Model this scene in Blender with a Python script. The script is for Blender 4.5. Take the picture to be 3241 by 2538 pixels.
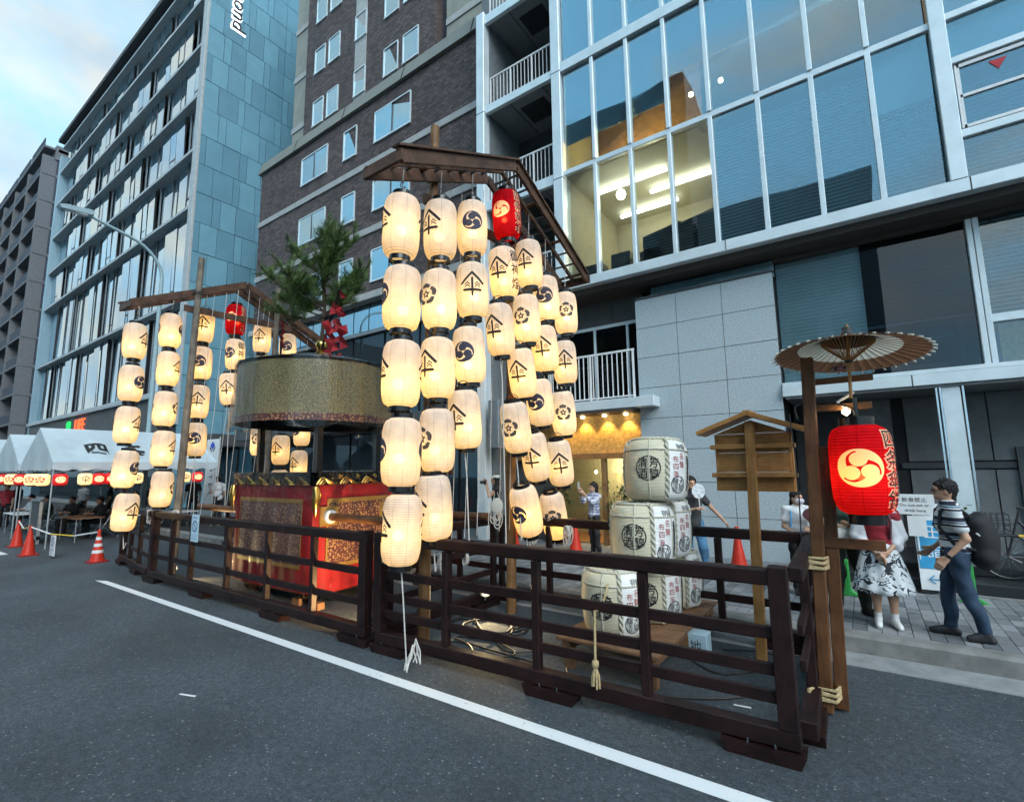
import bpy, bmesh, math, random
import numpy as np
from mathutils import Vector, Matrix
from math import radians, sin, cos, pi, atan2, hypot, sqrt

for o in list(bpy.data.objects):
    bpy.data.objects.remove(o)
SC = bpy.context.scene
COL = SC.collection
RNG = random.Random(7)

# ------------------------------------------------------------------ camera
cam_d = bpy.data.cameras.new('camera'); cam = bpy.data.objects.new('camera', cam_d); COL.objects.link(cam)
cam_d.sensor_fit = 'HORIZONTAL'; cam_d.sensor_width = 36.0; cam_d.lens = 17.267
cam_d.clip_start = 0.05; cam_d.clip_end = 2000.0
yaw, pitch, roll = radians(-35.33), radians(7.695), radians(-0.736)
fw = Vector((sin(yaw) * cos(pitch), cos(yaw) * cos(pitch), sin(pitch)))
r0 = Vector((cos(yaw), -sin(yaw), 0)); u0 = r0.cross(fw)
rr = cos(roll) * r0 + sin(roll) * u0; uu = -sin(roll) * r0 + cos(roll) * u0
cm = Matrix((rr, uu, -fw)).transposed().to_4x4(); cm.translation = Vector((0, 0, 2.1))
cam.matrix_world = cm
SC.camera = cam

# ------------------------------------------------------------------ world, sun, exposure
SUN_EL, SUN_AZ = radians(38), radians(122)      # azimuth from +Y, clockwise: veiled by cloud over the right end of the street
W = bpy.data.worlds.new('World'); SC.world = W; W.use_nodes = True
nt = W.node_tree; nt.nodes.clear()
def N(tree, t, **kw):
    n = tree.nodes.new(t)
    for k, v in kw.items():
        if k.startswith('i_'):
            key = k[2:]
            n.inputs[int(key) if key.isdigit() else key.replace('_', ' ')].default_value = v
        else:
            setattr(n, k, v)
    return n
sky = N(nt, 'ShaderNodeTexSky', sky_type='NISHITA', sun_disc=False, sun_elevation=SUN_EL, sun_rotation=SUN_AZ, altitude=50, air_density=1.3, dust_density=0.6, ozone_density=2.0)
tc = N(nt, 'ShaderNodeTexCoord')
mp = N(nt, 'ShaderNodeMapping'); mp.inputs['Scale'].default_value = (1.0, 1.0, 2.3); mp.inputs['Location'].default_value = (3.1, 1.7, 0.4)
n1 = N(nt, 'ShaderNodeTexNoise', i_Scale=1.55, i_Detail=7.0, i_Roughness=0.56, i_Distortion=0.35)
cr = N(nt, 'ShaderNodeValToRGB'); cr.color_ramp.elements[0].position = 0.42; cr.color_ramp.elements[1].position = 0.62
n2 = N(nt, 'ShaderNodeTexNoise', i_Scale=2.6, i_Detail=5.0, i_Roughness=0.55)
mp2 = N(nt, 'ShaderNodeMapping'); mp2.inputs['Scale'].default_value = (1.0, 1.0, 2.0); mp2.inputs['Location'].default_value = (9.3, 4.1, 2.2)
cc = N(nt, 'ShaderNodeValToRGB')
cc.color_ramp.elements[0].position = 0.36; cc.color_ramp.elements[0].color = (0.95, 1.5, 2.0, 1)
cc.color_ramp.elements[1].position = 0.66; cc.color_ramp.elements[1].color = (2.7, 2.4, 1.85, 1)
mx = N(nt, 'ShaderNodeMix', data_type='RGBA', blend_type='MIX')
hs = N(nt, 'ShaderNodeMix', data_type='RGBA', blend_type='MIX'); hs.inputs[0].default_value = 0.92
hs.inputs[7].default_value = (0.95, 2.1, 2.9, 1)     # thin high haze between the clouds
bg = N(nt, 'ShaderNodeBackground', i_Strength=0.1); wo = N(nt, 'ShaderNodeOutputWorld')
L = nt.links.new
L(tc.outputs['Generated'], mp.inputs['Vector']); L(mp.outputs[0], n1.inputs['Vector']); L(n1.outputs['Fac'], cr.inputs['Fac'])
L(tc.outputs['Generated'], mp2.inputs['Vector']); L(mp2.outputs[0], n2.inputs['Vector']); L(n2.outputs['Fac'], cc.inputs['Fac'])
L(sky.outputs[0], hs.inputs[6])
L(cr.outputs[0], mx.inputs[0]); L(hs.outputs[2], mx.inputs[6]); L(cc.outputs[0], mx.inputs[7])
L(mx.outputs[2], bg.inputs['Color']); L(bg.outputs[0], wo.inputs['Surface'])
sd = bpy.data.lights.new('sun', 'SUN'); sd.energy = 0.62; sd.angle = radians(40); sd.color = (0.92, 0.97, 1.0)
sun = bpy.data.objects.new('sun', sd); COL.objects.link(sun)
sdir = Vector((sin(SUN_AZ) * cos(SUN_EL), cos(SUN_AZ) * cos(SUN_EL), sin(SUN_EL)))
sun.rotation_euler = sdir.to_track_quat('Z', 'Y').to_euler()
SC.view_settings.view_transform = 'Standard'; SC.view_settings.look = 'None'
SC.view_settings.exposure = 2.15; SC.view_settings.gamma = 1.0; SC.view_settings.use_curve_mapping = False
cy = SC.cycles
cy.use_denoising = True; cy.max_bounces = 5; cy.diffuse_bounces = 2; cy.glossy_bounces = 3; cy.transmission_bounces = 3; cy.transparent_max_bounces = 10
cy.use_adaptive_sampling = True; cy.adaptive_threshold = 0.03; cy.adaptive_min_samples = 12
cy.sample_clamp_indirect = 4.0; cy.caustics_reflective = False; cy.caustics_refractive = False

# ------------------------------------------------------------------ materials
MATS = {}
def newmat(name):
    m = bpy.data.materials.new(name); m.use_nodes = True; m.node_tree.nodes.clear(); MATS[name] = m
    return m, m.node_tree
def mat(name, col, rough=0.6, metal=0.0, var=0.12, scale=6.0, bump=0.0, bscale=60.0, spec=0.5, coords='Object', col2=None, lo=0.35, hi=0.65, stretch=None, detail=5.0, coat=0.0, rvar=0.0):
    m, t = newmat(name); l = t.links.new
    b = N(t, 'ShaderNodeBsdfPrincipled', i_Roughness=rough, i_Metallic=metal); o = N(t, 'ShaderNodeOutputMaterial')
    b.inputs['Specular IOR Level'].default_value = spec; b.inputs['Coat Weight'].default_value = coat
    c = N(t, 'ShaderNodeTexCoord'); v = c.outputs[coords]
    if stretch:
        q = N(t, 'ShaderNodeMapping'); q.inputs['Scale'].default_value = stretch; l(v, q.inputs[0]); v = q.outputs[0]
    n = N(t, 'ShaderNodeTexNoise', i_Scale=scale, i_Detail=detail, i_Roughness=0.6); l(v, n.inputs['Vector'])
    r = N(t, 'ShaderNodeValToRGB'); r.color_ramp.elements[0].position = lo; r.color_ramp.elements[1].position = hi
    a = tuple(x * (1 - var) for x in col[:3]) + (1,); z = tuple(min(1, x * (1 + var)) for x in (col2 or col)[:3]) + (1,)
    r.color_ramp.elements[0].color = a; r.color_ramp.elements[1].color = z
    l(n.outputs['Fac'], r.inputs[0]); l(r.outputs[0], b.inputs['Base Color'])
    if rvar:
        mr = N(t, 'ShaderNodeMapRange'); mr.inputs[3].default_value = max(0.02, rough - rvar); mr.inputs[4].default_value = min(1, rough + rvar)
        l(n.outputs['Fac'], mr.inputs[0]); l(mr.outputs[0], b.inputs['Roughness'])
    if bump:
        n2 = N(t, 'ShaderNodeTexNoise', i_Scale=bscale, i_Detail=3.0); l(v, n2.inputs['Vector'])
        bp = N(t, 'ShaderNodeBump', i_Strength=bump, i_Distance=0.01); l(n2.outputs['Fac'], bp.inputs['Height']); l(bp.outputs[0], b.inputs['Normal'])
    l(b.outputs[0], o.inputs[0])
    return m
def wood(name, c1, c2, rough=0.55, bump=0.25, gscale=(3.0, 22.0, 22.0)):
    # grain follows the long side of every timber (Generated coordinates), wear in object space
    m, t = newmat(name); l = t.links.new
    b = N(t, 'ShaderNodeBsdfPrincipled', i_Roughness=rough); o = N(t, 'ShaderNodeOutputMaterial'); b.inputs['Specular IOR Level'].default_value = 0.3
    c = N(t, 'ShaderNodeTexCoord'); q = N(t, 'ShaderNodeMapping'); q.inputs['Scale'].default_value = (1, 1, 1)
    n = N(t, 'ShaderNodeTexNoise', i_Scale=9.0, i_Detail=6.0, i_Roughness=0.65, i_Distortion=0.6); l(c.outputs['Generated'], n.inputs['Vector'])
    w = N(t, 'ShaderNodeTexNoise', i_Scale=5.0, i_Detail=4.0); l(c.outputs['Object'], w.inputs['Vector'])
    a = N(t, 'ShaderNodeMath', operation='ADD'); l(n.outputs['Fac'], a.inputs[0]); l(w.outputs['Fac'], a.inputs[1])
    r = N(t, 'ShaderNodeValToRGB'); r.color_ramp.elements[0].position = 0.75; r.color_ramp.elements[1].position = 1.2
    a2 = N(t, 'ShaderNodeMath', operation='MULTIPLY'); a2.inputs[1].default_value = 1.0; l(a.outputs[0], a2.inputs[0])
    r.color_ramp.elements[0].color = (*c1, 1); r.color_ramp.elements[1].color = (*c2, 1); r.color_ramp.elements[1].position = 1.0; r.color_ramp.elements[0].position = 0.7
    mr = N(t, 'ShaderNodeMapRange'); mr.inputs[1].default_value = 0.6; mr.inputs[2].default_value = 1.4; l(a2.outputs[0], mr.inputs[0])
    r.color_ramp.elements[0].position = 0.2; r.color_ramp.elements[1].position = 0.8
    l(mr.outputs[0], r.inputs[0]); l(r.outputs[0], b.inputs['Base Color'])
    bp = N(t, 'ShaderNodeBump', i_Strength=bump, i_Distance=0.006); l(n.outputs['Fac'], bp.inputs['Height']); l(bp.outputs[0], b.inputs['Normal'])
    l(b.outputs[0], o.inputs[0])
    return m
def emis(name, col, s):
    m, t = newmat(name); e = N(t, 'ShaderNodeEmission', i_Strength=s); e.inputs[0].default_value = (*col, 1)
    o = N(t, 'ShaderNodeOutputMaterial'); t.links.new(e.outputs[0], o.inputs[0]); return m
def glass(name, tint, fac=0.3, rough=0.01, refl=(0.9, 0.95, 1.0), wav=0.0, top=0.85):
    # a window pane: partly see-through, partly mirror
    m, t = newmat(name); l = t.links.new
    tr = N(t, 'ShaderNodeBsdfTransparent'); tr.inputs[0].default_value = (*tint, 1)
    g = N(t, 'ShaderNodeBsdfGlossy', i_Roughness=rough); g.inputs[0].default_value = (*refl, 1)
    lw = N(t, 'ShaderNodeLayerWeight', i_Blend=0.35); ma = N(t, 'ShaderNodeMapRange'); ma.inputs[3].default_value = fac; ma.inputs[4].default_value = top
    mx = N(t, 'ShaderNodeMixShader'); o = N(t, 'ShaderNodeOutputMaterial')
    l(lw.outputs['Fresnel'], ma.inputs[0]); l(ma.outputs[0], mx.inputs[0]); l(tr.outputs[0], mx.inputs[1]); l(g.outputs[0], mx.inputs[2]); l(mx.outputs[0], o.inputs[0])
    if wav:
        c = N(t, 'ShaderNodeTexCoord'); n = N(t, 'ShaderNodeTexNoise', i_Scale=0.6, i_Detail=1.0); l(c.outputs['Object'], n.inputs['Vector'])
        bp = N(t, 'ShaderNodeBump', i_Strength=wav, i_Distance=0.05); l(n.outputs['Fac'], bp.inputs['Height']); l(bp.outputs[0], g.inputs['Normal'])
    return m
def mirrorglass(name, base, refl, fac, wav=0.15):
    m, t = newmat(name); l = t.links.new
    d = N(t, 'ShaderNodeBsdfDiffuse'); d.inputs[0].default_value = (*base, 1)
    g = N(t, 'ShaderNodeBsdfGlossy', i_Roughness=0.015); g.inputs[0].default_value = (*refl, 1)
    c = N(t, 'ShaderNodeTexCoord'); n = N(t, 'ShaderNodeTexNoise', i_Scale=0.7, i_Detail=1.0); l(c.outputs['Object'], n.inputs['Vector'])
    bp = N(t, 'ShaderNodeBump', i_Strength=wav, i_Distance=0.03); l(n.outputs['Fac'], bp.inputs['Height']); l(bp.outputs[0], g.inputs['Normal'])
    lw = N(t, 'ShaderNodeLayerWeight', i_Blend=0.4); ma = N(t, 'ShaderNodeMapRange'); ma.inputs[3].default_value = fac; ma.inputs[4].default_value = 0.97
    mx = N(t, 'ShaderNodeMixShader'); o = N(t, 'ShaderNodeOutputMaterial')
    l(lw.outputs['Fresnel'], ma.inputs[0]); l(ma.outputs[0], mx.inputs[0]); l(d.outputs[0], mx.inputs[1]); l(g.outputs[0], mx.inputs[2]); l(mx.outputs[0], o.inputs[0])
    return m
def paper(name, col, trans, fwd=(0.2, 0.16, 0.1), zs=260.0):
    # thin ribbed paper lit from inside by its own bulb
    m, t = newmat(name); l = t.links.new
    c = N(t, 'ShaderNodeTexCoord'); sp = N(t, 'ShaderNodeSeparateXYZ'); l(c.outputs['Object'], sp.inputs[0])
    mu = N(t, 'ShaderNodeMath', operation='MULTIPLY'); mu.inputs[1].default_value = zs; l(sp.outputs['Z'], mu.inputs[0])
    sn = N(t, 'ShaderNodeMath', operation='SINE'); l(mu.outputs[0], sn.inputs[0])
    bp = N(t, 'ShaderNodeBump', i_Strength=0.6, i_Distance=0.006); l(sn.outputs[0], bp.inputs['Height'])
    at = N(t, 'ShaderNodeMath', operation='ARCTAN2'); l(sp.outputs['Y'], at.inputs[0]); l(sp.outputs['X'], at.inputs[1])
    m4 = N(t, 'ShaderNodeMath', operation='MULTIPLY'); m4.inputs[1].default_value = 4.0; l(at.outputs[0], m4.inputs[0])
    s4 = N(t, 'ShaderNodeMath', operation='SINE'); l(m4.outputs[0], s4.inputs[0])
    ab = N(t, 'ShaderNodeMath', operation='ABSOLUTE'); l(s4.outputs[0], ab.inputs[0])
    rp = N(t, 'ShaderNodeMapRange'); rp.inputs[1].default_value = 0.0; rp.inputs[2].default_value = 0.09; rp.inputs[3].default_value = 0.62; rp.inputs[4].default_value = 1.0; l(ab.outputs[0], rp.inputs[0])
    rb = N(t, 'ShaderNodeMapRange'); rb.inputs[1].default_value = -1.0; rb.inputs[2].default_value = -0.3; rb.inputs[3].default_value = 0.72; rb.inputs[4].default_value = 1.0; l(sn.outputs[0], rb.inputs[0])
    no = N(t, 'ShaderNodeTexNoise', i_Scale=9.0, i_Detail=4.0); l(c.outputs['Object'], no.inputs['Vector'])
    nr = N(t, 'ShaderNodeMapRange'); nr.inputs[1].default_value = 0.3; nr.inputs[2].default_value = 0.7; nr.inputs[3].default_value = 0.86; nr.inputs[4].default_value = 1.04; l(no.outputs['Fac'], nr.inputs[0])
    f1 = N(t, 'ShaderNodeMath', operation='MULTIPLY'); l(rp.outputs[0], f1.inputs[0]); l(rb.outputs[0], f1.inputs[1])
    f2 = N(t, 'ShaderNodeMath', operation='MULTIPLY'); l(f1.outputs[0], f2.inputs[0]); l(nr.outputs[0], f2.inputs[1])
    vm = N(t, 'ShaderNodeVectorMath', operation='SCALE'); vm.inputs[0].default_value = col; l(f2.outputs[0], vm.inputs['Scale'])
    vt = N(t, 'ShaderNodeVectorMath', operation='SCALE'); vt.inputs[0].default_value = trans; l(f2.outputs[0], vt.inputs['Scale'])
    d = N(t, 'ShaderNodeBsdfDiffuse'); tl = N(t, 'ShaderNodeBsdfTranslucent'); ad = N(t, 'ShaderNodeAddShader'); o = N(t, 'ShaderNodeOutputMaterial')
    l(vm.outputs[0], d.inputs[0]); l(vt.outputs[0], tl.inputs[0]); l(bp.outputs[0], d.inputs['Normal'])
    l(d.outputs[0], ad.inputs[0]); l(tl.outputs[0], ad.inputs[1])
    rf = N(t, 'ShaderNodeBsdfRefraction', i_Roughness=0.9, i_IOR=1.06); vf = N(t, 'ShaderNodeVectorMath', operation='SCALE'); vf.inputs[0].default_value = fwd; l(f2.outputs[0], vf.inputs['Scale']); l(vf.outputs[0], rf.inputs[0])
    a2 = N(t, 'ShaderNodeAddShader'); l(ad.outputs[0], a2.inputs[0]); l(rf.outputs[0], a2.inputs[1]); l(a2.outputs[0], o.inputs[0])
    return m

# ------------------------------------------------------------------ mesh helpers
class MB:
    def __init__(s): s.v = []; s.f = []
    def add(s, vs, fs):
        k = len(s.v); s.v += [tuple(map(float, p)) for p in vs]; s.f += [tuple(i + k for i in f) for f in fs]; return s
    def box(s, x0, x1, y0, y1, z0, z1):
        return s.add([(x0, y0, z0), (x1, y0, z0), (x1, y1, z0), (x0, y1, z0), (x0, y0, z1), (x1, y0, z1), (x1, y1, z1), (x0, y1, z1)],
                     [(0, 3, 2, 1), (4, 5, 6, 7), (0, 1, 5, 4), (1, 2, 6, 5), (2, 3, 7, 6), (3, 0, 4, 7)])
    def beam(s, p, q, w, h, up=(0, 0, 1)):
        p = Vector(p); q = Vector(q); d = (q - p).normalized(); up = Vector(up)
        a = d.cross(up)
        if a.length < 1e-4: a = d.cross(Vector((1, 0, 0)))
        a.normalize(); b = a.cross(d).normalized()
        vs = [e + a * (sx * w / 2) + b * (sz * h / 2) for e in (p, q) for sx, sz in ((-1, -1), (1, -1), (1, 1), (-1, 1))]
        return s.add(vs, [(0, 1, 2, 3), (7, 6, 5, 4), (0, 4, 5, 1), (1, 5, 6, 2), (2, 6, 7, 3), (3, 7, 4, 0)])
    def tube(s, pts, r, n=8, caps=True):
        P = [Vector(p) for p in pts]; R = r if isinstance(r, (list, tuple)) else [r] * len(P)
        vs = []; prev = None
        for i, p in enumerate(P):
            d = (P[min(i + 1, len(P) - 1)] - P[max(i - 1, 0)])
            d = d.normalized() if d.length > 1e-9 else Vector((0, 0, 1))
            if prev is None:
                a = d.cross(Vector((0, 0, 1)))
                if a.length < 1e-3: a = d.cross(Vector((0, 1, 0)))
            else:
                a = prev - d * prev.dot(d)
                if a.length < 1e-6: a = d.cross(Vector((0.3, 0.5, 0.8)))
            a.normalize(); prev = a; b = d.cross(a)
            vs += [p + (a * cos(2 * pi * k / n) + b * sin(2 * pi * k / n)) * R[i] for k in range(n)]
        fs = [(i * n + k, i * n + (k + 1) % n, (i + 1) * n + (k + 1) % n, (i + 1) * n + k) for i in range(len(P) - 1) for k in range(n)]
        if caps:
            fs += [tuple(range(n))[::-1], tuple((len(P) - 1) * n + k for k in range(n))]
        return s.add(vs, fs)
    def lathe(s, prof, n=24, c=(0, 0, 0), close=False):
        vs = [(c[0] + r * cos(2 * pi * k / n), c[1] + r * sin(2 * pi * k / n), c[2] + z) for r, z in prof for k in range(n)]
        fs = [(i * n + k, i * n + (k + 1) % n, (i + 1) * n + (k + 1) % n, (i + 1) * n + k) for i in range(len(prof) - 1) for k in range(n)]
        if close: fs += [tuple(range(n))[::-1], tuple((len(prof) - 1) * n + k for k in range(n))]
        return s.add(vs, fs)
    def prism(s, poly, fn, d0, d1):
        # poly: 2d outline, fn(u, v, d) -> 3d
        n = len(poly); vs = [fn(u, v, d0) for u, v in poly] + [fn(u, v, d1) for u, v in poly]
        return s.add(vs, [tuple(range(n))[::-1], tuple(range(n, 2 * n))] + [(i, (i + 1) % n, n + (i + 1) % n, n + i) for i in range(n)])
    def disc(s, c, r, axis='y', n=20, th=0.01):
        return s.tube([c, (c[0] + (th if axis == 'x' else 0), c[1] + (th if axis == 'y' else 0), c[2] + (th if axis == 'z' else 0))], r, n)
    def grid(s, nu, nv, fn, wrap=False):
        vs = [fn(i / nu, j / nv) for j in range(nv + 1) for i in range(nu + (0 if wrap else 1))]
        w = nu if wrap else nu + 1
        return s.add(vs, [(j * w + i, j * w + (i + 1) % w, (j + 1) * w + (i + 1) % w, (j + 1) * w + i) for j in range(nv) for i in range(nu)])

def mesh(name, mb, m, smooth=False, off=(0, 0, 0)):
    me = bpy.data.meshes.new(name)
    me.from_pydata([(p[0] - off[0], p[1] - off[1], p[2] - off[2]) for p in mb.v], [], mb.f)
    me.materials.append(MATS[m] if isinstance(m, str) else m)
    if smooth:
        me.polygons.foreach_set('use_smooth', [True] * len(me.polygons))
        me.set_sharp_from_angle(angle=radians(50 if smooth is True else smooth))
    me.update()
    return me
def link(name, me, parent=None, loc=(0, 0, 0), rot=(0, 0, 0)):
    o = bpy.data.objects.new(name, me); COL.objects.link(o); o.parent = parent; o.location = loc; o.rotation_euler = rot
    return o
def tag(o, label, cat, group=None):
    o['label'] = label; o['category'] = cat
    if group: o['group'] = group
    return o
def thing(name, label, cat, loc=(0, 0, 0), rotz=0.0, group=None):
    o = bpy.data.objects.new(name, None); COL.objects.link(o); o.location = loc; o.rotation_euler = (0, 0, rotz)
    o.empty_display_size = 0.1
    return tag(o, label, cat, group)
def root(o):
    while o.parent: o = o.parent
    return o
def part(t, name, mb, m, smooth=False, bevel=0.0, local=False):
    # mb in world coordinates unless local; t is the thing or one of its parts (parts sit at the thing's origin)
    off = (0, 0, 0) if local else tuple(root(t).location)
    o = link(name, mesh(name, mb, m, smooth, off), t)
    if bevel:
        b = o.modifiers.new('bevel', 'BEVEL'); b.width = bevel; b.segments = 1; b.limit_method = 'ANGLE'
    return o
def single(name, mb, m, label, cat, group=None, smooth=False, loc=None, bevel=0.0):
    loc = loc or (sum(p[0] for p in mb.v) / len(mb.v), sum(p[1] for p in mb.v) / len(mb.v), min(p[2] for p in mb.v))
    o = link(name, mesh(name, mb, m, smooth, loc), None, loc)
    if bevel:
        b = o.modifiers.new('bevel', 'BEVEL'); b.width = bevel; b.segments = 1; b.limit_method = 'ANGLE'
    return tag(o, label, cat, group)
def struct(name, mb, m, kind='structure', smooth=False):
    o = link(name, mesh(name, mb, m, smooth)); o['kind'] = kind
    return o
def dup(src, loc, rot=None, label=None, parent=None):
    r = src.copy(); COL.objects.link(r); r.parent = parent
    if parent is None:
        r.location = loc
        if rot is not None: r.rotation_euler = rot
        if label: r['label'] = label
    for ch in list(src.children): dup(ch, None, None, None, r)
    return r

# ---- lettering and flat marks
_TC = {}
def text2d(s, offset=0.0, res=2):
    key = (s, offset)
    if key in _TC: return _TC[key]
    c = bpy.data.curves.new('glyphs', 'FONT'); c.body = s; c.resolution_u = res; c.offset = offset; c.align_x = 'CENTER'
    o = bpy.data.objects.new('glyphs', c); COL.objects.link(o)
    me = bpy.data.meshes.new_from_object(o.evaluated_get(bpy.context.evaluated_depsgraph_get()))
    vs = [(v.co.x, v.co.y) for v in me.vertices]; fs = [tuple(p.vertices) for p in me.polygons]
    bpy.data.objects.remove(o); bpy.data.curves.remove(c); bpy.data.meshes.remove(me)
    if vs and offset == 0.0:
        x0 = min(v[0] for v in vs); x1 = max(v[0] for v in vs); y0 = min(v[1] for v in vs); y1 = max(v[1] for v in vs)
    else:
        b = text2d(s)[2]; x0, x1, y0, y1 = b
    cx, cy_ = (x0 + x1) / 2, (y0 + y1) / 2
    _TC[key] = ([(x - cx, y - cy_) for x, y in vs], fs, (x0, x1, y0, y1))
    return _TC[key]
def chop(vs, fs, step):
    # cut a flat mesh along a grid so it can follow a curved surface
    bm = bmesh.new(); bv = [bm.verts.new((x, y, 0)) for x, y in vs]
    for f in fs:
        try: bm.faces.new([bv[i] for i in f])
        except ValueError: pass
    xs = [v[0] for v in vs]; ys = [v[1] for v in vs]
    for ax, lo, hi in ((0, min(xs), max(xs)), (1, min(ys), max(ys))):
        k = math.ceil(lo / step)
        while k * step < hi:
            n = (1, 0, 0) if ax == 0 else (0, 1, 0); co = (k * step, 0, 0) if ax == 0 else (0, k * step, 0)
            bmesh.ops.bisect_plane(bm, geom=bm.verts[:] + bm.edges[:] + bm.faces[:], plane_co=co, plane_no=n, dist=1e-6); k += 1
    bm.verts.index_update()
    out = ([(v.co.x, v.co.y) for v in bm.verts], [tuple(v.index for v in f.verts) for f in bm.faces]); bm.free()
    return out
def field2d(fn, n=44, lim=1.05):
    # flat outline of fn(x, y) < 0, cell by cell
    g = np.linspace(-lim, lim, n + 1); X, Y = np.meshgrid(g, g, indexing='ij'); Fv = fn(X, Y)
    vs = []; fs = []
    for i in range(n):
        for j in range(n):
            cs = [(i, j), (i + 1, j), (i + 1, j + 1), (i, j + 1)]; val = [Fv[a] for a in cs]
            if min(val) >= 0: continue
            poly = []
            for k in range(4):
                a, b = cs[k], cs[(k + 1) % 4]; va, vb = val[k], val[(k + 1) % 4]
                pa = (g[a[0]], g[a[1]]); pb = (g[b[0]], g[b[1]])
                if va < 0: poly.append(pa)
                if (va < 0) != (vb < 0):
                    t = va / (va - vb); poly.append((pa[0] + (pb[0] - pa[0]) * t, pa[1] + (pb[1] - pa[1]) * t))
            if len(poly) >= 3:
                k0 = len(vs); vs += poly; fs.append(tuple(range(k0, k0 + len(poly))))
    return vs, fs
def seg(X, Y, a, b, w):
    ax, ay = a; bx, by = b; dx, dy = bx - ax, by - ay
    t = np.clip(((X - ax) * dx + (Y - ay) * dy) / (dx * dx + dy * dy + 1e-12), 0, 1)
    return np.hypot(X - ax - t * dx, Y - ay - t * dy) - w
def f_kasa(X, Y):
    d = seg(X, Y, (-0.86, 0.12), (0.0, 0.95), 0.085)
    for a, b, w in (((0, 0.95), (0.86, 0.12), 0.095), ((0, 0.5), (0, -0.82), 0.085), ((-0.66, -0.40), (0.66, -0.42), 0.095)):
        d = np.minimum(d, seg(X, Y, a, b, w))
    for s in (-1, 1):
        for yo in (0.0, -0.2):
            for a, b in (((0.20, 0.0 + yo), (0.38, 0.20 + yo)), ((0.38, 0.20 + yo), (0.60, 0.0 + yo))):
                d = np.minimum(d, seg(X, Y, (s * a[0], a[1]), (s * b[0], b[1]), 0.034))
    return d
def f_tomoe(X, Y):
    R = np.hypot(X, Y); d = np.full_like(X, 9.0)
    for k in range(3):
        th = radians(95 + 120 * k)
        d = np.minimum(d, np.hypot(X - 0.45 * cos(th), Y - 0.45 * sin(th)) - 0.37)
        dl = np.degrees(np.mod(th - np.arctan2(Y, X), 2 * pi))          # tail sweeps clockwise and thins out
        rin = np.interp(dl, [0, 30, 60, 85, 110, 140, 172], [0.40, 0.46, 0.62, 0.79, 0.89, 0.94, 1.0])
        d = np.minimum(d, np.where(dl < 172, np.maximum(rin - R, R - 1.0), 9.0))
    return d
def f_mokko(X, Y):
    R = np.hypot(X, Y); A = np.arctan2(X, Y); c5 = np.cos(5 * A)
    ring = np.maximum(R - (0.92 + 0.06 * c5), 0.60 - R)
    gap = 0.075 - np.abs(np.mod(A + pi / 5, 2 * pi / 5) - pi / 5 - 0) * 0
    da = np.abs(np.mod(A + pi / 5 + pi / 5, 2 * pi / 5) - pi / 5)
    ring = np.maximum(ring, 0.07 - da * R)
    dth = np.minimum(np.abs(R - 0.525) - 0.012, 9)
    st = np.abs(np.mod(A + pi / 5, 2 * pi / 5) - pi / 5)
    sr = 0.43 * 0.52 / (np.cos(st) * 0.52 + np.sin(st) * 1.0)   # five-pointed star
    star = np.maximum(R - sr * 1.02, -(R - 0.11))
    return np.minimum(np.minimum(ring, star), dth)
FLAT = {'kasa': field2d(f_kasa, 46), 'tomoe': field2d(f_tomoe, 42), 'mokko': field2d(f_mokko, 48)}

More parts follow.
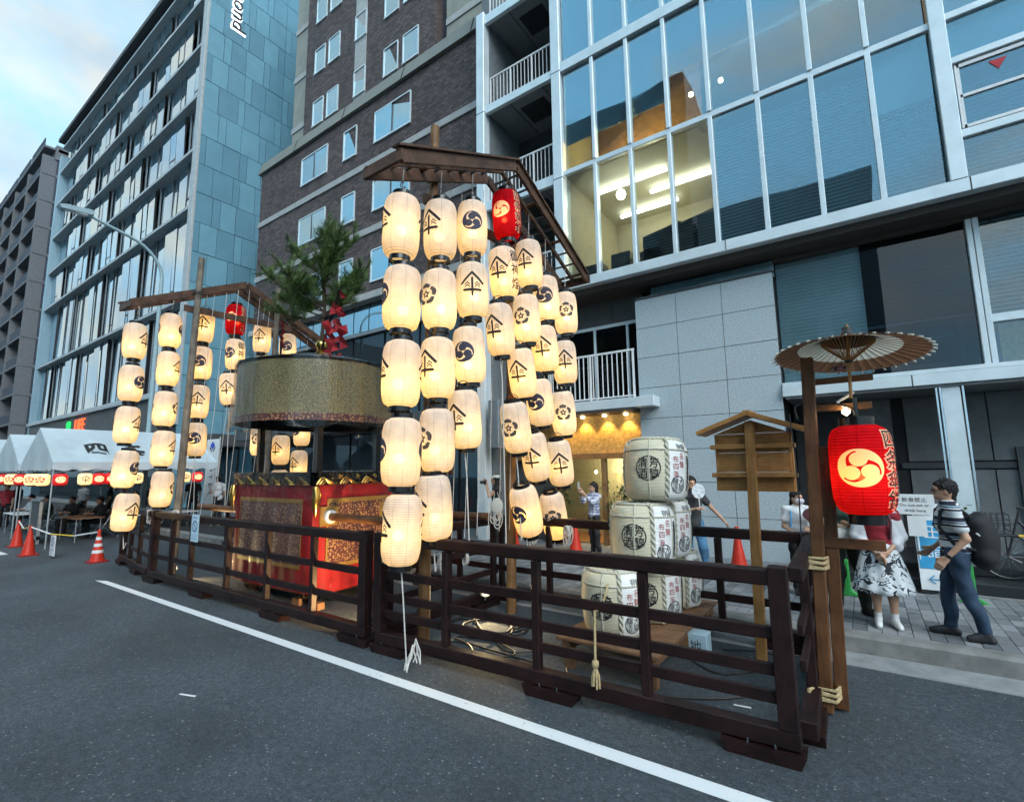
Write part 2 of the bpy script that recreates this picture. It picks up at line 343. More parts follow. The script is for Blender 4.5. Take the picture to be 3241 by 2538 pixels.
# ---- smooth bodies: union of tapered limbs turned into one skin
def surfnet(prims, h=0.012, blend=0.03):
    lo = np.array([9e9] * 3); hi = -lo
    for p in prims:
        if p[0] == 'cap':
            for q, r in ((p[1], p[3]), (p[2], p[4])): lo = np.minimum(lo, np.array(q) - r); hi = np.maximum(hi, np.array(q) + r)
        else:
            m_ = max(p[2]); lo = np.minimum(lo, np.array(p[1]) - m_); hi = np.maximum(hi, np.array(p[1]) + m_)
    lo -= 3 * h; hi += 3 * h; n = np.ceil((hi - lo) / h).astype(int) + 1
    Fv = np.full(n, 1.0)
    for p in prims:
        if p[0] == 'cap':
            a, b, ra, rb = np.array(p[1], float), np.array(p[2], float), p[3], p[4]; mr = max(ra, rb)
            bl = np.minimum(a, b) - mr - 0.09; bh = np.maximum(a, b) + mr + 0.09
        else:
            c_, rad = np.array(p[1], float), np.array(p[2], float); bl = c_ - rad.max() - 0.09; bh = c_ + rad.max() + 0.09
        i0 = np.clip(((bl - lo) / h).astype(int), 0, n - 1); i1 = np.clip(((bh - lo) / h).astype(int) + 2, 1, n)
        gx, gy, gz = np.meshgrid(*[lo[k] + h * np.arange(i0[k], i1[k]) for k in range(3)], indexing='ij')
        if p[0] == 'cap':
            d = b - a; dd = max(d @ d, 1e-9)
            t = np.clip(((gx - a[0]) * d[0] + (gy - a[1]) * d[1] + (gz - a[2]) * d[2]) / dd, 0, 1)
            dist = np.sqrt((gx - a[0] - t * d[0]) ** 2 + (gy - a[1] - t * d[1]) ** 2 + (gz - a[2] - t * d[2]) ** 2) - (ra + (rb - ra) * t)
        else:
            ro = p[3] if len(p) > 3 else None
            qx, qy, qz = gx - c_[0], gy - c_[1], gz - c_[2]
            if ro is not None:
                ca, sa = cos(-ro), sin(-ro); qx, qy = ca * qx - sa * qy, sa * qx + ca * qy
            k = np.sqrt((qx / rad[0]) ** 2 + (qy / rad[1]) ** 2 + (qz / rad[2]) ** 2)
            dist = (k - 1) * rad.min()
        sl = tuple(slice(i0[k], i1[k]) for k in range(3)); cur = Fv[sl]
        hh = np.clip(0.5 + 0.5 * (cur - dist) / blend, 0, 1)
        Fv[sl] = cur * (1 - hh) + dist * hh - blend * hh * (1 - hh)
    ins = Fv < 0
    c8 = [ins[dx:n[0] - 1 + dx, dy:n[1] - 1 + dy, dz:n[2] - 1 + dz] for dx in (0, 1) for dy in (0, 1) for dz in (0, 1)]
    sm = sum(c.astype(int) for c in c8); act = (sm > 0) & (sm < 8)
    idx = -np.ones(act.shape, int); cells = np.argwhere(act); idx[act] = np.arange(len(cells))
    pos = np.zeros((len(cells), 3)); cnt = np.zeros(len(cells))
    for ax in range(3):
        o1, o2 = [k for k in range(3) if k != ax]
        for a_ in (0, 1):
            for b_ in (0, 1):
                s_ = np.zeros(3, int); s_[o1] = a_; s_[o2] = b_; e_ = s_.copy(); e_[ax] = 1
                p0 = cells + s_; p1 = cells + e_
                f0 = Fv[p0[:, 0], p0[:, 1], p0[:, 2]]; f1 = Fv[p1[:, 0], p1[:, 1], p1[:, 2]]
                cr_ = (f0 < 0) != (f1 < 0); t = np.where(cr_, f0 / np.where(cr_, f0 - f1, 1), 0)
                pos += np.where(cr_[:, None], p0 + t[:, None] * (p1 - p0), 0); cnt += cr_
    vs = lo + h * pos / np.maximum(cnt, 1)[:, None]
    fs = []
    for ax in range(3):
        o1, o2 = [(1, 2), (2, 0), (0, 1)][ax]
        sl0 = [slice(None)] * 3; sl1 = [slice(None)] * 3; sl0[ax] = slice(0, -1); sl1[ax] = slice(1, None)
        A, B = ins[tuple(sl0)], ins[tuple(sl1)]
        for e, flip in ((np.argwhere(A & ~B), False), (np.argwhere(~A & B), True)):
            e = e[(e[:, o1] > 0) & (e[:, o2] > 0)]
            if len(e) == 0: continue
            q = []
            for da, db in ((-1, -1), (0, -1), (0, 0), (-1, 0)):
                cc_ = e.copy(); cc_[:, o1] += da; cc_[:, o2] += db; q.append(idx[cc_[:, 0], cc_[:, 1], cc_[:, 2]])
            q = np.stack(q, 1); q = q[(q >= 0).all(1)]
            fs += [tuple(r[::-1]) if flip else tuple(r) for r in q.tolist()]
    mb = MB(); mb.v = [tuple(p) for p in vs.tolist()]; mb.f = fs
    return mb

# ------------------------------------------------------------------ material library
mat('asphalt', (0.055, 0.062, 0.068), 0.85, var=0.0, scale=1.0)
def asphalt_nodes():
    m = MATS['asphalt']; t = m.node_tree; t.nodes.clear(); l = t.links.new
    c = N(t, 'ShaderNodeTexCoord'); b = N(t, 'ShaderNodeBsdfPrincipled', i_Roughness=0.8); o = N(t, 'ShaderNodeOutputMaterial')
    big = N(t, 'ShaderNodeTexNoise', i_Scale=0.55, i_Detail=5.0, i_Roughness=0.6); l(c.outputs['Object'], big.inputs['Vector'])
    fin = N(t, 'ShaderNodeTexNoise', i_Scale=52.0, i_Detail=4.0, i_Roughness=0.7); l(c.outputs['Object'], fin.inputs['Vector'])
    vor = N(t, 'ShaderNodeTexVoronoi', i_Scale=44.0); l(c.outputs['Object'], vor.inputs['Vector'])
    sep = N(t, 'ShaderNodeSeparateColor'); l(vor.outputs['Color'], sep.inputs[0])
    chip = N(t, 'ShaderNodeMapRange'); chip.inputs[1].default_value = 0.93; chip.inputs[2].default_value = 0.99; l(sep.outputs[0], chip.inputs[0])
    dist = N(t, 'ShaderNodeMapRange'); dist.inputs[1].default_value = 0.25; dist.inputs[2].default_value = 0.45; dist.inputs[3].default_value = 1.0; dist.inputs[4].default_value = 0.0; l(vor.outputs['Distance'], dist.inputs[0])
    cm_ = N(t, 'ShaderNodeMath', operation='MULTIPLY'); l(chip.outputs[0], cm_.inputs[0]); l(dist.outputs[0], cm_.inputs[1])
    r = N(t, 'ShaderNodeValToRGB'); r.color_ramp.elements[0].position = 0.3; r.color_ramp.elements[1].position = 0.72
    r.color_ramp.elements[0].color = (0.020, 0.028, 0.036, 1); r.color_ramp.elements[1].color = (0.098, 0.118, 0.134, 1); l(fin.outputs['Fac'], r.inputs[0])
    r2 = N(t, 'ShaderNodeMapRange'); r2.inputs[1].default_value = 0.3; r2.inputs[2].default_value = 0.7; r2.inputs[3].default_value = 0.62; r2.inputs[4].default_value = 1.3; l(big.outputs['Fac'], r2.inputs[0])
    med = N(t, 'ShaderNodeTexNoise', i_Scale=16.0, i_Detail=5.0, i_Roughness=0.75); l(c.outputs['Object'], med.inputs['Vector'])
    r3 = N(t, 'ShaderNodeMapRange'); r3.inputs[1].default_value = 0.3; r3.inputs[2].default_value = 0.7; r3.inputs[3].default_value = 0.55; r3.inputs[4].default_value = 1.45; l(med.outputs['Fac'], r3.inputs[0])
    r4 = N(t, 'ShaderNodeMath', operation='MULTIPLY'); l(r2.outputs[0], r4.inputs[0]); l(r3.outputs[0], r4.inputs[1])
    sc = N(t, 'ShaderNodeVectorMath', operation='SCALE'); l(r.outputs[0], sc.inputs[0]); l(r4.outputs[0], sc.inputs['Scale'])
    mx_ = N(t, 'ShaderNodeMix', data_type='RGBA'); l(cm_.outputs[0], mx_.inputs[0]); l(sc.outputs[0], mx_.inputs[6]); mx_.inputs[7].default_value = (0.26, 0.27, 0.27, 1)
    l(mx_.outputs[2], b.inputs['Base Color'])
    bp = N(t, 'ShaderNodeBump', i_Strength=0.9, i_Distance=0.012); l(fin.outputs['Fac'], bp.inputs['Height']); l(bp.outputs[0], b.inputs['Normal'])
    l(b.outputs[0], o.inputs[0])
asphalt_nodes()
mat('road_paint', (0.30, 0.31, 0.32), 0.7, var=0.0, scale=22, bump=0.5, bscale=90, lo=0.30, hi=0.37, col2=(0.74, 0.77, 0.78), detail=8)
mat('concrete', (0.21, 0.21, 0.20), 0.85, var=0.22, scale=5, bump=0.4, bscale=90)
mat('gutter', (0.26, 0.27, 0.275), 0.8, var=0.2, scale=4, bump=0.3, bscale=70)
mat('paver_a', (0.19, 0.20, 0.21), 0.8, var=0.15, scale=9, bump=0.3, bscale=120)
mat('paver_b', (0.27, 0.28, 0.29), 0.8, var=0.15, scale=9, bump=0.3, bscale=120)
mat('paver_c', (0.13, 0.14, 0.15), 0.8, var=0.15, scale=9, bump=0.3, bscale=120)
mat('joint_dark', (0.03, 0.03, 0.032), 0.9)
mat('black_step', (0.02, 0.022, 0.024), 0.35, var=0.2)
mat('silver', (0.70, 0.78, 0.81), 0.42, metal=0.25, var=0.06, scale=2.5, rvar=0.08)
mat('silver_dark', (0.20, 0.23, 0.25), 0.5, metal=0.2, var=0.08)
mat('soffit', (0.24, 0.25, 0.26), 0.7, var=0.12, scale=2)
mat('panel_dark', (0.065, 0.072, 0.076), 0.55, var=0.15, scale=2)
mat('panel_grey', (0.17, 0.18, 0.185), 0.6, var=0.15, scale=3)
mat('balcony_wall', (0.16, 0.18, 0.19), 0.75, var=0.1)
mat('granite', (0.42, 0.49, 0.52), 0.42, var=0.22, scale=38, lo=0.36, hi=0.64, detail=6)
mat('cream_wall', (0.55, 0.50, 0.36), 0.8, var=0.05)
mat('white_ceiling', (0.50, 0.47, 0.36), 0.8, var=0.03)
mat('shade', (0.58, 0.78, 0.86), 0.75, var=0.04, scale=1.5)
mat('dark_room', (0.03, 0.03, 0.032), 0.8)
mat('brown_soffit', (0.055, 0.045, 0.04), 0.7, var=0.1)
mat('oak', (0.26, 0.14, 0.055), 0.6, var=0.2, scale=8)
mat('white_paint', (0.78, 0.79, 0.79), 0.5, var=0.05)
mat('black_plastic', (0.012, 0.012, 0.013), 0.4, var=0.1)
mat('dark_metal', (0.05, 0.05, 0.055), 0.4, metal=0.4)
mat('chrome', (0.62, 0.64, 0.66), 0.18, metal=1.0, var=0.05)
mat('warm_stone', (0.45, 0.30, 0.11), 0.7, var=0.3, scale=14)
emis('tube_light', (1.0, 0.95, 0.78), 2.4)
emis('bulb_warm', (1.0, 0.78, 0.42), 8.0)
emis('flood_lens', (1.0, 0.82, 0.5), 1.3)
emis('bulb_white', (1.0, 0.93, 0.78), 6.0)
def blind(name, c1, c2, per, tl=0.0):
    # slats of a venetian blind, each a few millimetres in the picture
    m, t = newmat(name); l = t.links.new
    c = N(t, 'ShaderNodeTexCoord'); sp = N(t, 'ShaderNodeSeparateXYZ'); l(c.outputs['Object'], sp.inputs[0])
    mu = N(t, 'ShaderNodeMath', operation='MULTIPLY'); mu.inputs[1].default_value = 2 * pi / per; l(sp.outputs['Z'], mu.inputs[0])
    sn = N(t, 'ShaderNodeMath', operation='SINE'); l(mu.outputs[0], sn.inputs[0])
    r = N(t, 'ShaderNodeMapRange'); r.inputs[1].default_value = -0.6; r.inputs[2].default_value = 0.5; l(sn.outputs[0], r.inputs[0])
    x = N(t, 'ShaderNodeMix', data_type='RGBA'); x.inputs[6].default_value = (*c1, 1); x.inputs[7].default_value = (*c2, 1); l(r.outputs[0], x.inputs[0])
    b = N(t, 'ShaderNodeBsdfPrincipled', i_Roughness=0.6); o = N(t, 'ShaderNodeOutputMaterial'); l(x.outputs[2], b.inputs['Base Color'])
    bp = N(t, 'ShaderNodeBump', i_Strength=0.15, i_Distance=0.01); l(sn.outputs[0], bp.inputs['Height']); l(bp.outputs[0], b.inputs['Normal'])
    l(b.outputs[0], o.inputs[0]); return m
blind('blind_teal', (0.035, 0.07, 0.08), (0.26, 0.36, 0.38), 0.075)
blind('blind_light', (0.62, 0.80, 0.86), (0.82, 0.93, 0.96), 0.075)
blind('blind_dark', (0.004, 0.006, 0.007), (0.055, 0.075, 0.085), 0.075)
glass('pane_clear', (0.82, 0.90, 0.92), 0.10, wav=0.08, top=0.7)
glass('pane_tint', (0.74, 0.88, 0.92), 0.15, wav=0.10, top=0.75)
glass('pane_dark', (0.42, 0.48, 0.52), 0.05, top=0.45)
mirrorglass('hotel_glass', (0.10, 0.20, 0.25), (0.50, 0.68, 0.76), 0.62, 0.05)
mirrorglass('sky_glass', (0.08, 0.16, 0.21), (0.80, 0.92, 0.98), 0.62, 0.05)
mirrorglass('shop_glass', (0.02, 0.028, 0.032), (0.30, 0.36, 0.40), 0.10, 0.03)
mat('blue_panel_a', (0.150, 0.325, 0.421), 0.5, metal=0.15, var=0.06, scale=1.2)
mat('blue_panel_b', (0.131, 0.290, 0.377), 0.5, metal=0.15, var=0.06, scale=1.2)
mat('blue_panel_c', (0.166, 0.360, 0.456), 0.5, metal=0.15, var=0.06, scale=1.2)
mat('blue_joint', (0.015, 0.04, 0.06), 0.8)
mat('slab_edge', (0.42, 0.45, 0.46), 0.6, var=0.1)
mat('slab_under', (0.06, 0.065, 0.07), 0.8, var=0.1)
mat('window_black', (0.015, 0.018, 0.02), 0.5)
mat('pale_blue_trim', (0.26, 0.40, 0.48), 0.5, var=0.06)
mat('slate_wall', (0.045, 0.055, 0.075), 0.8, var=0.15, scale=2)
mat('beige_wall', (0.30, 0.295, 0.255), 0.85, var=0.10, scale=2.0)
mat('beige_band', (0.40, 0.40, 0.39), 0.8, var=0.1, scale=3)
mat('parapet', (0.20, 0.20, 0.175), 0.6, var=0.06, scale=1)
mat('far_wall', (0.15, 0.155, 0.165), 0.9, var=0.1)
def brick():
    m, t = newmat('brick'); l = t.links.new
    c = N(t, 'ShaderNodeTexCoord'); sp = N(t, 'ShaderNodeSeparateXYZ'); cb = N(t, 'ShaderNodeCombineXYZ'); l(c.outputs['Object'], sp.inputs[0])
    ad = N(t, 'ShaderNodeMath', operation='ADD'); l(sp.outputs['X'], ad.inputs[0]); l(sp.outputs['Y'], ad.inputs[1])
    l(ad.outputs[0], cb.inputs[0]); l(sp.outputs['Z'], cb.inputs[1])
    bt = N(t, 'ShaderNodeTexBrick', offset=0.5, i_Scale=1.0, i_Mortar_Size=0.012, i_Bias=0.0, i_Brick_Width=0.24, i_Row_Height=0.105)
    bt.inputs['Color1'].default_value = (0.060, 0.042, 0.040, 1); bt.inputs['Color2'].default_value = (0.150, 0.108, 0.100, 1); bt.inputs['Mortar'].default_value = (0.028, 0.026, 0.028, 1)
    l(cb.outputs[0], bt.inputs['Vector'])
    n = N(t, 'ShaderNodeTexNoise', i_Scale=0.5, i_Detail=3.0); l(c.outputs['Object'], n.inputs['Vector'])
    r = N(t, 'ShaderNodeMapRange'); r.inputs[1].default_value = 0.3; r.inputs[2].default_value = 0.7; r.inputs[3].default_value = 0.8; r.inputs[4].default_value = 1.2; l(n.outputs['Fac'], r.inputs[0])
    sc = N(t, 'ShaderNodeVectorMath', operation='SCALE'); l(bt.outputs['Color'], sc.inputs[0]); l(r.outputs[0], sc.inputs['Scale'])
    b = N(t, 'ShaderNodeBsdfPrincipled', i_Roughness=0.75); o = N(t, 'ShaderNodeOutputMaterial'); l(sc.outputs[0], b.inputs['Base Color'])
    bp = N(t, 'ShaderNodeBump', i_Strength=0.5, i_Distance=0.02, invert=True); l(bt.outputs['Fac'], bp.inputs['Height']); l(bp.outputs[0], b.inputs['Normal'])
    l(b.outputs[0], o.inputs[0])
brick()

# ------------------------------------------------------------------ ground
KZ = 0.20                                    # pavement height
struct('road', MB().add([(-400, -60, 0), (120, -60, 0), (120, 6.55, 0), (-400, 6.55, 0)], [(0, 1, 2, 3)]), 'asphalt')
struct('gutter', MB().box(-160, 40, 6.5, 6.95, -0.1, 0.006), 'gutter')
kerb = struct('kerb', MB().box(-160, 40, 7.0, 7.12, -0.1, KZ - 0.012), 'joint_dark')
x = -30.6
while x < 6:
    b = MB(); n = 0.02; pr = [(6.952, 0.0), (6.952, KZ - 0.035), (6.985, KZ), (7.145, KZ), (7.145, 0.0)]
    b.prism(pr, lambda u, v, d: (d, u, v), x + 0.006, x + 1.994)
    o = link('kerb_stone', mesh('kerb_stone', b, 'concrete', False, (x, 7, 0)), kerb, (x, 7, 0)); x += 2.0
pave = struct('pavement', MB().box(-160, 40, 7.13, 12.5, -0.1, KZ - 0.02), 'joint_dark')
pm = [mesh('paver', MB().box(0.004, 0.136, 0.004, 0.276, -0.06, 0), k) for k in ('paver_a', 'paver_b', 'paver_c')]
rest = {0: MB(), 1: MB(), 2: MB()}
for j in range(9):
    for i in range(-80, 24):
        px, py = i * 0.14 + (0 if j % 2 else 0.0), 7.15 + j * 0.28
        k = 1 if (i * 7 + j * 13) % 5 == 0 or RNG.random() < 0.25 else (2 if RNG.random() < 0.2 else 0)
        if j < 8 and -19 <= i < 18: link('paver', pm[k], pave, (px, py, KZ + RNG.uniform(-0.003, 0.002)))
        else: rest[k].box(px + 0.004, px + 0.136, py + 0.004, py + 0.276, KZ - 0.06, KZ)
for k, nm in ((0, 'paver_a'), (1, 'paver_b'), (2, 'paver_c')):
    o = link('paver_field', mesh('paver_field', rest[k], nm), pave); o['kind'] = 'stuff'
struct('pavement_strip', MB().box(-160, 40, 9.67, 9.80, 0, KZ + 0.012), 'concrete')
struct('forecourt', MB().box(-160, 40, 9.80, 14, 0, KZ + 0.004), 'panel_grey')
line = struct('road_line', MB().add([(-12.55, 3.415, 0.004), (4, 3.60, 0.004), (4, 3.755, 0.004), (-12.28, 3.535, 0.004)], [(0, 1, 2, 3)]), 'road_paint')
struct('road_line', MB().add([(-34, 2.72, 0.004), (-18.6, 3.03, 0.004), (-18.6, 3.18, 0.004), (-34, 2.88, 0.004)], [(0, 1, 2, 3)]), 'road_paint')

# ------------------------------------------------------------------ the glass and silver office building
OB = thing('office_building', 'silver framed glass office building with balconies and granite wall behind the barrels', 'building', (-2, 12, 0))
def P(n, mb, m, **k): return part(OB, n, mb, m, **k)
Yg = 10.6
# dark carcass behind everything
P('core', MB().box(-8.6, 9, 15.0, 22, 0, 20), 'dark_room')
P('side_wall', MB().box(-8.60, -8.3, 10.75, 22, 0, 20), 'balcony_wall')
for z0, z1, nm in ((6.50, 6.735, 'silver'), (12.58, 12.87, 'silver')):
    P('spandrel_band', MB().box(-5.735, 9, Yg - 0.10, Yg + 0.12, z0, z1), nm, bevel=0.01)
for xj in (-1.95, 1.83):
    P('band_joint', MB().box(xj - 0.008, xj + 0.008, Yg - 0.104, Yg, 6.502, 6.733), 'joint_dark')
P('transom', MB().box(-5.735, 1.60, Yg - 0.05, Yg + 0.06, 9.62, 9.755), 'silver', bevel=0.01)
MX = [-5.73, -4.84, -3.91, -2.985, -2.09, -1.15, -0.20, 0.707, 1.59]
for xm in MX[1:-1]:
    for z0, z1 in ((6.735, 9.62), (9.755, 12.58), (12.87, 16)):
        P('mullion', MB().box(xm - 0.045, xm + 0.045, Yg - 0.08, Yg + 0.08, z0, z1), 'silver', bevel=0.008)
P('pillar', MB().box(1.59, 1.81, Yg - 0.11, Yg + 0.2, 6.735, 16), 'silver', bevel=0.01)
for xa, xb in ((-8.62, -8.33), (-6.005, -5.735)):
    P('pillar', MB().box(xa, xb, Yg - 0.12, Yg + 0.3, 6.4 if xa > -7 else KZ, 16), 'silver', bevel=0.01)
    for zj in (9.55, 12.62): P('pillar_joint', MB().box(xa - 0.003, xb + 0.003, Yg - 0.124, Yg, zj, zj + 0.02), 'joint_dark')
SH4 = [10.56, 10.57, 10.58, 11.24, 11.24, 11.2, 11.18, 11.17]
for i in range(8):
    xa, xb = MX[i] + 0.045, MX[i + 1] - 0.045
    for lv, (z0, z1) in enumerate(((6.735, 9.62), (9.755, 12.58), (12.87, 16))):
        gm = 'pane_clear' if (lv == 0 and i < 4) else 'pane_tint'
        P('pane', MB().box(xa, xb, Yg, Yg + 0.012, z0, z1), gm)
        if lv == 0 and i >= 4: P('blind', MB().add([(xa - 0.04, Yg + 0.16, z0), (xb + 0.04, Yg + 0.16, z0), (xb + 0.04, Yg + 0.16, z1 - (1.15 if i == 7 else 0.25)), (xa - 0.04, Yg + 0.16, z1 - (1.15 if i == 7 else 0.25))], [(0, 1, 2, 3)]), 'blind_teal')
        if lv == 0 and i == 7: P('shade', MB().box(xa - 0.04, xb + 0.04, Yg + 0.2, Yg + 0.21, z1 - 1.17, z1), 'shade')
        if lv == 1: P('shade', MB().box(xa - 0.03, xb + 0.03, Yg + 0.14, Yg + 0.15, SH4[i], z1), 'shade')
        if lv == 2: P('shade', MB().box(xa - 0.03, xb + 0.03, Yg + 0.14, Yg + 0.15, z0, z1), 'shade')
for i in (2, 3):
    P('blind', MB().add([(MX[i], Yg + 0.5, 6.74), (MX[i + 1], Yg + 0.5, 6.74), (MX[i + 1], Yg + 0.5, 7.55 + 0.1 * i), (MX[i], Yg + 0.5, 7.40 + 0.1 * i)], [(0, 1, 2, 3)]), 'blind_dark')
# rooms behind the panes
for z in (6.5, 9.62, 12.6, 15.9): P('floor_slab', MB().box(-5.75, 9, Yg + 0.13, 15, z, z + 0.1), 'white_ceiling')
P('room_wall', MB().box(-5.80, -5.735, Yg + 0.3, 15, 6.6, 16), 'cream_wall')
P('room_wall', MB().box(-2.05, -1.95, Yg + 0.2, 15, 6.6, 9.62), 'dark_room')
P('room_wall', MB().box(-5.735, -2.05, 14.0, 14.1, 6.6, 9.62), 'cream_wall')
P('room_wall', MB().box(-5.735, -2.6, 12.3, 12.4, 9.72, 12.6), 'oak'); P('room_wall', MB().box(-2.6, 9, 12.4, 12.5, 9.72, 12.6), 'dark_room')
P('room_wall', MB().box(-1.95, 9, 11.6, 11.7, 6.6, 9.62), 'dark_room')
for xa, ya, xb, yb in ((-5.3, 11.6, -3.4, 11.6), (-4.1, 12.4, -2.3, 12.4), (-5.3, 13.2, -3.6, 13.2)):
    P('tube_lamp', MB().box(xa, xb, ya, ya + 0.10, 9.46, 9.53), 'tube_light')
P('globe_lamp', MB().lathe([(0.01, 0.12), (0.09, 0.09), (0.12, 0), (0.09, -0.09), (0.01, -0.12)], 14, (-4.45, 11.2, 8.95)), 'bulb_white', smooth=True)
for q, (x_, y_, z_, e) in enumerate(((-3.9, 12.4, 8.2, 15), (-4.2, 11.6, 10.35, 60))):
    ld = bpy.data.lights.new('room_light', 'POINT'); ld.energy = e; ld.color = (1, 0.80, 0.42) if q == 0 else (1, 0.58, 0.2); ld.shadow_soft_size = 0.03
    lo_ = bpy.data.objects.new('room_light', ld); COL.objects.link(lo_); lo_.parent = OB; lo_.location = (x_ + 2, y_ - 12, z_)
P('bulb_lamp', MB().lathe([(0.005, 0.06), (0.05, 0.03), (0.05, -0.03), (0.005, -0.06)], 12, (-2.62, 11.3, 10.93)), 'bulb_warm', smooth=True)
P('bulb_lamp', MB().lathe([(0.005, 0.06), (0.05, 0.03), (0.05, -0.03), (0.005, -0.06)], 12, (-1.95, 11.35, 11.0)), 'bulb_warm', smooth=True)
for q in range(4): P('desk', MB().box(-5.2 + q * 0.8, -4.6 + q * 0.8, 11.4 + 0.2 * q, 11.9 + 0.2 * q, 9.72, 10.2 + 0.1 * (q % 2)), 'dark_room')
for q in range(3): P('desk', MB().box(-5.5 + q * 0.75, -5.0 + q * 0.75, 11.1, 11.5, 6.7, 7.25 + 0.12 * (q % 2)), 'panel_dark')
# right-hand wide window with its frames
for z0, z1 in ((9.66, 9.79), (8.82, 8.94), (7.46, 7.60)): P('transom', MB().box(1.81, 9, Yg - 0.06, Yg + 0.05, z0, z1), 'silver', bevel=0.01)
for z0, z1 in ((8.18, 8.23), (8.73, 8.79), (7.63, 7.68)): P('sash', MB().box(1.87, 9, Yg - 0.03, Yg + 0.04, z0, z1), 'white_paint')
P('sash', MB().box(1.84, 1.90, Yg - 0.03, Yg + 0.04, 7.63, 8.79), 'white_paint')
for z0, z1, m_ in ((6.735, 7.46, 'blind_teal'), (7.68, 8.5, 'blind_dark'), (8.94, 9.66, 'shade'), (9.79, 12.58, 'shade')):
    P('blind', MB().box(1.82, 9, Yg + 0.14, Yg + 0.15, z0, z1), m_)
    P('pane', MB().box(1.82, 9, Yg, Yg + 0.01, z0, z1 if z1 != 8.5 else 8.73), 'pane_tint')
P('warning_mark', MB().add([(2.26, Yg - 0.01, 8.66), (2.48, Yg - 0.01, 8.66), (2.37, Yg - 0.01, 8.48)], [(0, 2, 1)]), mat('red_mark', (0.5, 0.02, 0.03), 0.4))
# balconies
for z0, z1 in ((9.48, 9.77), (12.58, 12.83), (15.6, 15.9), (6.45, 6.735)):
    P('balcony_edge', MB().box(-8.33, -6.005, Yg - 0.06, Yg + 0.06, z0, z1), 'silver', bevel=0.01)
    P('balcony_deck', MB().box(-8.33, -6.0, Yg + 0.06, 12.3, z0 + 0.02, z1 - 0.02), 'soffit')
    P('ceiling_hatch', MB().box(-7.35, -6.55, 11.0, 11.75, z0 - 0.012, z0 + 0.03), 'joint_dark')
    for xj in (-7.5, -6.4): P('ceiling_joint', MB().box(xj, xj + 0.012, Yg + 0.07, 12.3, z0 + 0.005, z0 + 0.03), 'joint_dark')
    r = MB().box(-8.33, -6.005, Yg + 0.16, Yg + 0.20, z1 + 1.04, z1 + 1.08)
    for k in range(19): r.box(-8.30 + k * 0.125, -8.285 + k * 0.125, Yg + 0.17, Yg + 0.19, z1, z1 + 1.04)
    for k in range(0, 19, 6): r.box(-8.31 + k * 0.125, -8.275 + k * 0.125, Yg + 0.155, Yg + 0.205, z1, z1 + 1.06)
    P('balcony_railing', r, 'white_paint')
P('balcony_back', MB().box(-8.33, -6.0, 12.3, 12.4, 6.4, 16), 'panel_dark')
for z in (7.9, 9.0, 11.0, 12.0): P('back_joint', MB().box(-8.3, -6.0, 12.285, 12.3, z, z + 0.015), 'joint_dark')
# second floor: glazing set back under the band
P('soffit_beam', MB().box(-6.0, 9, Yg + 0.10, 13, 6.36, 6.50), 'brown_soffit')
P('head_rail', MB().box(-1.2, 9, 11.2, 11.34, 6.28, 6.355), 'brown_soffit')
P('pane', MB().box(-3.85, -1.2, 11.18, 11.19, 6.02, 6.36), 'pane_tint'); P('blind', MB().box(-3.85, -1.2, 11.3, 11.31, 6.0, 6.36), 'blind_light')
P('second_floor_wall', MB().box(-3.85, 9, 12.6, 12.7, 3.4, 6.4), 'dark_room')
P('blind', MB().add([(-1.18, 11.42, 3.7), (0.28, 11.42, 3.7), (0.28, 11.42, 6.3), (-1.18, 11.42, 6.3)], [(0, 1, 2, 3)]), 'blind_light')
P('blind', MB().add([(0.29, 11.44, 4.66), (1.80, 11.44, 4.66), (1.80, 11.44, 6.3), (0.29, 11.44, 6.3)], [(0, 1, 2, 3)]), 'blind_dark')
P('blind_rail', MB().box(0.29, 1.80, 11.42, 11.46, 4.63, 4.67), 'shade')
P('pane', MB().box(-1.18, 0.28, 11.30, 11.31, 3.7, 6.28), 'pane_clear'); P('pane', MB().box(0.28, 1.80, 11.30, 11.31, 3.7, 6.28), 'pane_dark')
for xa, xb in ((1.80, 1.88), (1.89, 1.97), (5.0, 5.1)): P('mullion', MB().box(xa, xb, 11.2, 11.36, 3.66, 6.3), 'silver', bevel=0.008)
P('sash', MB().box(1.97, 5.0, 11.24, 11.34, 4.42, 4.56), 'silver', bevel=0.008); P('sash', MB().box(1.97, 5.0, 11.24, 11.34, 3.66, 3.72), 'silver')
P('pane', MB().box(1.97, 5, 11.30, 11.31, 4.56, 6.28), 'pane_clear'); P('blind', MB().box(1.97, 5, 11.42, 11.43, 4.56, 6.3), 'blind_teal')
P('pane', MB().box(1.97, 5, 11.30, 11.31, 3.72, 4.42), 'pane_clear'); P('notice_sheet', MB().box(2.05, 2.5, 11.36, 11.37, 3.74, 4.40), 'warm_stone')
P('window_frame', MB().box(0.45, 1.62, 11.46, 11.5, 4.30, 4.36).box(0.45, 1.62, 11.46, 11.5, 3.80, 3.86).box(1.56, 1.62, 11.46, 11.5, 3.8, 4.6), 'silver_dark')
P('spot_lamp', MB().lathe([(0.005, 0.03), (0.035, 0), (0.005, -0.03)], 10, (1.42, 12.0, 5.95)), 'bulb_warm')
# canopy band above the entrance
P('canopy', MB().box(-1.19, 9, 10.9, 13, 3.405, 3.60), 'silver', bevel=0.008); P('canopy_sill', MB().box(-1.19, 9, 10.95, 11.4, 3.61, 3.685), 'silver', bevel=0.008)
for xj in (0.80, 3.0): P('canopy_joint', MB().box(xj, xj + 0.015, 10.896, 10.95, 3.40, 3.60), 'joint_dark')
P('canopy_ceiling', MB().box(-1.15, 9, 10.95, 13, 3.36, 3.404), 'soffit')
